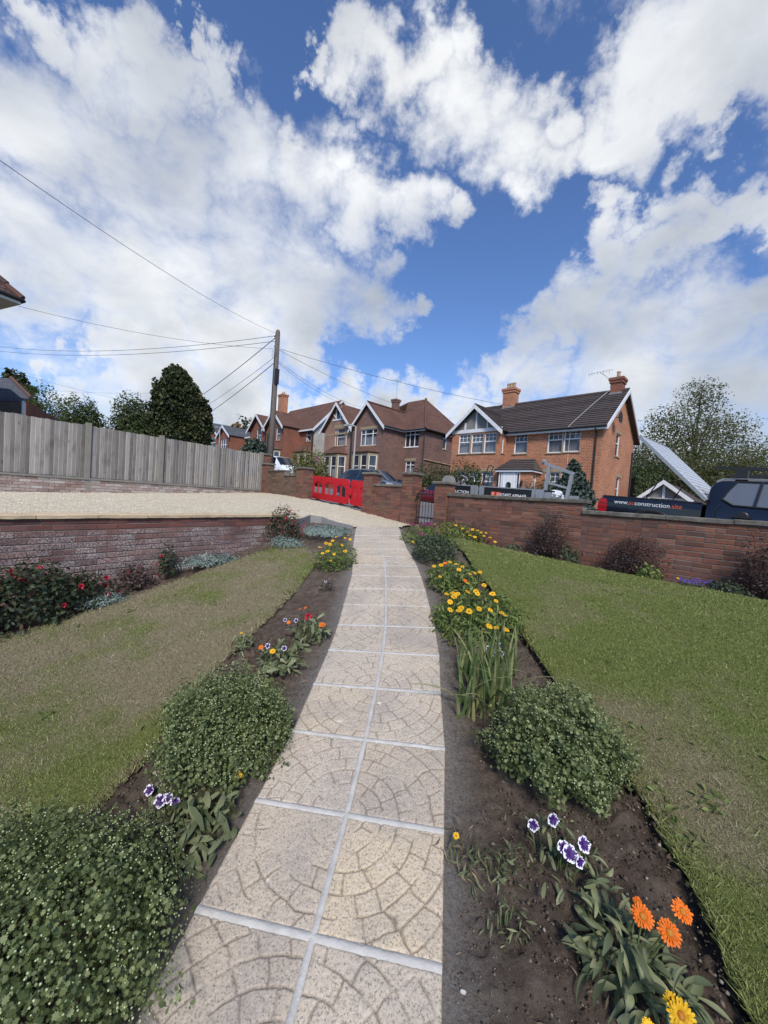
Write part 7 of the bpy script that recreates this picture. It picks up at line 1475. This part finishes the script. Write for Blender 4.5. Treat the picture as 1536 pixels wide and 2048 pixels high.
# stones on the soil
for px, py, s_, lab in ((926,1986,.008,'white pebble on soil at the right edge of the path'),(938,1852,.0,'small pale stone on bare soil in the near right bed'),(690,1512,.0,''),(293,1511,.014,'pale round pebble at the edge of the dry lawn'),(985,2040,.0,'grey pebble near the bottom of right bed'),(383,1668,.022,'brown stone beside the path under the left plants')):
    if not s_: continue
    p = gnd(px, py); V = []; nu, nv = 10, 6
    for j in range(nv+1):
        for i in range(nu): a, b = 2*PI*i/nu, PI*j/nv; r = 1+.18*math.sin(2*a+px)+.12*math.sin(3*b+py); V.append((s_*1.3*r*math.cos(a)*math.sin(b), s_*r*math.sin(a)*math.sin(b), s_*.7*r*math.cos(b)+s_*.3))
    o = MB().mesh(V, [(j*nu+i,(j+1)*nu+i,(j+1)*nu+(i+1)%nu,j*nu+(i+1)%nu) for j in range(nv) for i in range(nu)]).build('stone', simple('pebble', (.5,.49,.47), (.36,.35,.33), .8, scale=30) if 'brown' not in lab else M_stone, None, smooth=True, uv=False, label=lab, cat='stone', group='loose stones on the beds'); o.location = tuple(p)

# ---- odds and ends on the ground: weeds and coarse tufts in the lawns, litter on the soil
def tufts():
    P = []; N = []; S_ = []; lit = []
    for i in range(90):
        left = i % 3 == 0; a = RG.uniform(.1,.85)*(-1 if left else 1); r = math.exp(RG.uniform(math.log(1.4), math.log(6))); c = np.array([r*math.sin(a), r*math.cos(a)])
        if not inpoly(c[0:1], c[1:2], LAWN_L if left else LAWN_R)[0]: continue
        for k in range(RG.integers(8, 26)): q = c + RG.normal(0,.035,2); P.append((*q, G(*q)+.02)); N.append(RG.normal(0,.5,3)+np.array([0,0,.6])); S_.append(RG.uniform(.02,.045))
    leaves('lawn_weeds', L_cal, np.array(P), np.array(N), np.array(S_), 'ovate6', None, label='small clover and weed rosettes growing in the lawns', cat='weeds')
    n = 900; x = RG.uniform(-1.3,2.0,n); y = RG.uniform(.9,3.6,n); k = ~inpoly(x,y,LAWN_R) & ~inpoly(x,y,LAWN_L) & (dpoly(x,y,PATH_POLY,True) > .02) & ~inpoly(x,y,PATH_POLY); x, y = x[k], y[k]; n = len(x)
    leaves('leaf_litter', L_dry, np.stack([x,y,G(x,y)+.008+(fbm(x*5,y*5,3,1)-.5)*.05],1), RG.normal(0,.35,(n,3))+np.array([0,0,.9]), RG.uniform(.012,.045,n), 'narrow', None, label='dry twigs and leaf litter scattered over the soil beds', cat='litter')
tufts()
# ------------------------------------------------------------------ trees, hedges and shrubs across the street
L_con = leaf_mat('conifer_spray', [(0,(.014,.022,.009)),(.5,(.036,.052,.018)),(.85,(.068,.085,.030)),(1,(.12,.10,.045))], .12); L_tree = leaf_mat('tree_leaf', [(0,(.020,.034,.010)),(.5,(.048,.072,.020)),(1,(.10,.125,.038))], .25)
L_olive = leaf_mat('willow_leaf', [(0,(.055,.062,.026)),(.5,(.085,.090,.038)),(1,(.125,.12,.055))], .35); L_hedge = leaf_mat('laurel_leaf', [(0,(.016,.030,.010)),(.5,(.040,.065,.018)),(1,(.09,.12,.035))], .2); L_blue = leaf_mat('blue_spruce', [(0,(.025,.042,.034)),(.5,(.055,.082,.066)),(1,(.10,.135,.11))], .1); L_yel = leaf_mat('yellowing_leaf', [(0,(.06,.07,.015)),(.5,(.12,.13,.025)),(1,(.20,.19,.04))], .25)
def tree(pos, h, blobs, n, leaf, mat, label, kind='ovate', trunk=.16, limbs=7, name='tree', cat='tree', fill=.5, low=.25, group=None, trunkm=None, la=.55):
    """blobs: (dx, dy, z, rx, ry, rz) as shares of h"""
    pos = np.array(pos, float); e = empty(name, tuple(pos), 0, label=label, cat=cat, group=group); tb = MB(); z0 = min(b[2]-b[5] for b in blobs)
    top = max(b[2]+b[5]*.6 for b in blobs); tb.tube([(0,0,-.5),(.01*h,.0,h*.25),(-.01*h,.01*h,h*.5),(0,0,h*top)], [trunk,trunk*.8,trunk*.55,trunk*.12], 8)
    wts = np.array([b[3]*b[4]*b[5] for b in blobs])**.67; wts /= wts.sum(); PP = []; NN = []
    for b, w in zip(blobs, wts):
        k = max(8, int(n*w)); d = RG.normal(0,1,(k,3)); d /= np.linalg.norm(d,axis=1,keepdims=True); sd = RG.integers(0,999)
        lump = 1 + la*(fbm(d[:,0]*3+sd, d[:,1]*3+d[:,2]*4, 3, 51)-.5)*2; r = np.where(RG.random(k) < fill, RG.uniform(.8,1.05,k), RG.uniform(.3,.95,k))*lump
        gap = fbm(d[:,0]*5+sd*2, d[:,1]*5+d[:,2]*6, 2, 61) > low; P = (d*r[:,None]*np.array(b[3:6]) + np.array(b[0:3]))*h; PP.append(P[gap]); NN.append((d*.6 + RG.normal(0,.5,(k,3)) + np.array([0,0,.35]))[gap])
        for i in range(limbs):
            t_ = d[i]*RG.uniform(.5,.95)*np.array(b[3:6]) + np.array(b[0:3]); z_ = max(.08, t_[2]-RG.uniform(.1,.35)); tb.tube([(0,0,h*z_*.8),tuple(t_*h*.55+np.array([0,0,h*z_*.35])),tuple(t_*h)], [trunk*.4,trunk*.22,trunk*.05], 5, False)
    tb.build('trunk', trunkm or M_bark, e, uv=False); P = np.concatenate(PP); leaves('crown', mat, P, np.concatenate(NN), RG.uniform(.6,1.35,len(P))*leaf, kind, e); return e
def atz(px, py, d): p = at(px, py, d); return p
def base(px, d, z): p = at(px, 900, d); return (p[0], p[1], z)
# dark conifer behind the fence: height from its top
d = 30.0; p = at(366, 737, d); z0 = 2.6; h = p[2]-z0
tree((p[0],p[1],z0), h, [(-.05,0,.36,.22,.22,.36),(-.05,0,.62,.20,.20,.30),(-.05,0,.80,.13,.13,.20),(.09,.02,.58,.14,.14,.24),(.14,.02,.40,.13,.13,.26),(.0,0,.2,.24,.24,.2)], 34000, .17, L_con, 'tall dense dark conifer rising behind the wooden fence', 'tuft', .3, 5, 'conifer_tree', low=.20, fill=.7, la=.36)
for px, pt_, d, r, n, lab, mt in ((168,797,38,.235,14000,'broad round tree with pale green leaves behind the fence',L_tree),(270,792,36,.215,14000,'round dark green tree next to the conifer behind the fence',L_tree),(322,845,45,.3,4000,'small yellowish tree between the round tree and the conifer',L_yel)):
    p = at(px, pt_, d); z0 = 2.6; h = p[2]-z0; tree((p[0],p[1],z0), h, [(0,0,.60,r*1.1,r*1.1,.38),(-r*.5,0,.5,r*.6,r*.6,.3),(r*.55,.0,.5,r*.6,r*.6,.3),(0,0,.3,r*1.1,r*1.1,.25)], n, .24, mt, lab, 'ovate', .2, 3, low=.18, fill=.7)
p = at(30, 738, 50); tree((p[0],p[1],2.6), p[2]-2.6, [(0,0,.55,.22,.22,.2),(0,0,.72,.15,.15,.13),(0,0,.86,.09,.09,.12),(-.1,0,.62,.14,.14,.06),(.12,0,.66,.12,.12,.05),(.1,0,.8,.10,.10,.04)], 3500, .4, L_con, 'dark cedar top above the slate roof at the left', 'tuft', .25, 5, 'cedar_tree', low=.38)
p = at(78, 772, 42); tree((p[0],p[1],2.6), p[2]-2.6, [(0,0,.55,.3,.3,.4),(.25,0,.4,.22,.22,.3),(-.2,0,.4,.25,.25,.3)], 13000, .26, L_tree, 'green tree behind the tall end of the fence', 'ovate', .2, 4, low=.2, fill=.7)
p = at(110, 800, 40); tree((p[0],p[1],2.6), p[2]-2.6, [(0,0,.6,.3,.3,.35),(.35,0,.5,.2,.2,.25)], 300, .2, L_brown, 'thin leafless tree between the green trees at left', 'narrow', .08, 22, low=.3, fill=.2)
p = at(495, 832, 62); tree((p[0],p[1],3), p[2]-3, [(0,0,.7,.22,.22,.3),(-.2,0,.55,.2,.2,.2)], 900, .3, L_con, 'far sparse tree behind the slate roofs', 'tuft', .2, 8, low=.4)
def hedge(px0, px1, pyt, d, depth, zb, n, leaf, mat, label, name='hedge', cat='hedge'):
    a = at(px0, pyt, d); b = at(px1, pyt, d); c = (a+b)/2; Lh = np.linalg.norm((b-a)[:2])/2; h = c[2]-zb; rz = math.atan2((b-a)[1], (b-a)[0]); e = empty(name, (c[0],c[1],zb), rz, label=label, cat=cat)
    u = RG.uniform(-1,1,n); t_ = RG.random(n); ang = RG.uniform(0,2*PI,n); y = np.where(t_ < .6, -1, RG.uniform(-1,1,n)); z = np.where(t_ < .6, RG.random(n), 1.0); lump = 1+.22*(fbm(u*4+px0, z*2, 3, 71)-.5)*2
    P = np.stack([u*Lh, y*depth/2*lump + RG.normal(0,.05,n), z*h*lump*(1-.12*u**4) + RG.normal(0,.05,n)],1); N = np.stack([RG.normal(0,.4,n), y*.7*(t_<.6)+RG.normal(0,.3,n), .5+RG.normal(0,.3,n)],1); leaves('foliage', mat, P, N, RG.uniform(.6,1.3,n)*leaf, 'ovate', e)
    core = MB(); core.box(-Lh*.93,Lh*.93,-depth*.36,depth*.36,0,h*.86); core.build('branches', M_twig, e); return e
# laurel hedge of the orange house, garden shrubs opposite
def mass(px, pyt, d, zb, rx, ry, n, leaf, mat, label, kind='ovate', name='shrub', cat='shrub', lobes=5):
    p = at(px, pyt, d); h = p[2]-zb; bl = [(0,0,.58,rx/h,ry/h,.42)] + [((rx/h)*math.cos(k*2.4)*.6,(ry/h)*math.sin(k*2.4)*.6,.35+.1*(k%3),rx/h*.55,ry/h*.55,.36) for k in range(lobes)]
    return tree((p[0],p[1],zb), h, bl, n, leaf, mat, label, kind, .05, 4, name, cat, low=.24, fill=.6)
s_, z_ = so(895,925,11.6)
mass(868, 926, 24.5, 1.3, 1.6, .9, 6000, .13, L_hedge, 'glossy laurel hedge behind the crimson car', 'ovate6', 'hedge', 'hedge', 7); mass(930, 921, 22.5, 1.3, 1.15, .8, 5000, .12, L_hedge, 'taller laurel hedge left of the white porch', 'ovate6', 'hedge', 'hedge', 7)
mass(1072, 958, 18.5, 1.2, .7, .5, 2600, .09, L_blue, 'grey-green bush right of the white porch', 'ovate', 'shrub', 'shrub'); mass(1100, 948, 18.0, 1.2, .55, .5, 1800, .09, L_hedge, 'dark bush between the steel frame and the little spruce')
p = at(1148, 922, 15.5); h = p[2]-1.0; tree((p[0],p[1],1.0), h, [(0,0,.15,.36,.36,.2),(0,0,.35,.30,.30,.2),(0,0,.55,.22,.22,.18),(0,0,.74,.13,.13,.16),(0,0,.9,.055,.055,.1)], 9000, .10, L_blue, 'small conical blue spruce at the corner of the orange house', 'tuft', .07, 5, 'spruce_tree', low=.22, fill=.7)
mass(620, 899, 27.0, 2.0, 1.3, 1.0, 4500, .14, L_yel, 'rounded bright green shrub behind the to let board', 'ovate6', lobes=6); mass(515, 880, 33, 2.3, 1.2, 1.0, 2600, .2, L_blue, 'grey-blue garden conifer left of the pole', 'tuft')
# right side: big loose tree, hedge and lower trees behind the garage
p = at(1408, 745, 30); z0 = 1.0; h = p[2]-z0
tree((p[0],p[1],z0), h, [(0,0,.84,.13,.13,.13),(-.18,0,.66,.17,.17,.13),(.14,.0,.66,.17,.17,.12),(.0,0,.52,.30,.25,.18),(-.28,0,.45,.20,.2,.16),(.30,0,.46,.20,.2,.16),(.42,0,.32,.22,.2,.16),(-.45,0,.28,.25,.2,.2),(.0,0,.26,.42,.3,.2),(-.1,0,.1,.5,.3,.12)], 44000, .17, L_olive, 'large loose olive-green tree behind the pickup', 'ovate', .16, 5, low=.33, fill=.4)
p = at(1300, 872, 27); tree((p[0],p[1],1.0), p[2]-1.0, [(0,0,.55,.4,.3,.4),(.5,0,.5,.35,.3,.3)], 9000, .17, L_olive, 'lower leafy tree between the house gable and raised load cover', 'ovate', .12, 8, low=.3)
p = at(1510, 865, 24); tree((p[0],p[1],1.0), p[2]-1.0, [(0,0,.5,.6,.4,.4),(-.5,0,.45,.4,.3,.35),(.6,0,.5,.5,.4,.4)], 14000, .17, L_olive, 'bushy trees at the right edge behind the pickup cab', 'ovate', .15, 8, low=.3)
hedge(1262, 1330, 940, 24.0, 1.2, .8, 4500, .13, L_hedge, 'dark clipped conifer hedge beside the garage')
hedge(1330, 1600, 935, 26.0, 1.4, .8, 14000, .15, L_olive, 'rough green hedge behind the garage and pickup')
hedge(100, 330, 868, 34.0, 1.5, 1.8, 5000, .18, L_hedge, 'green hedge showing just above the fence')
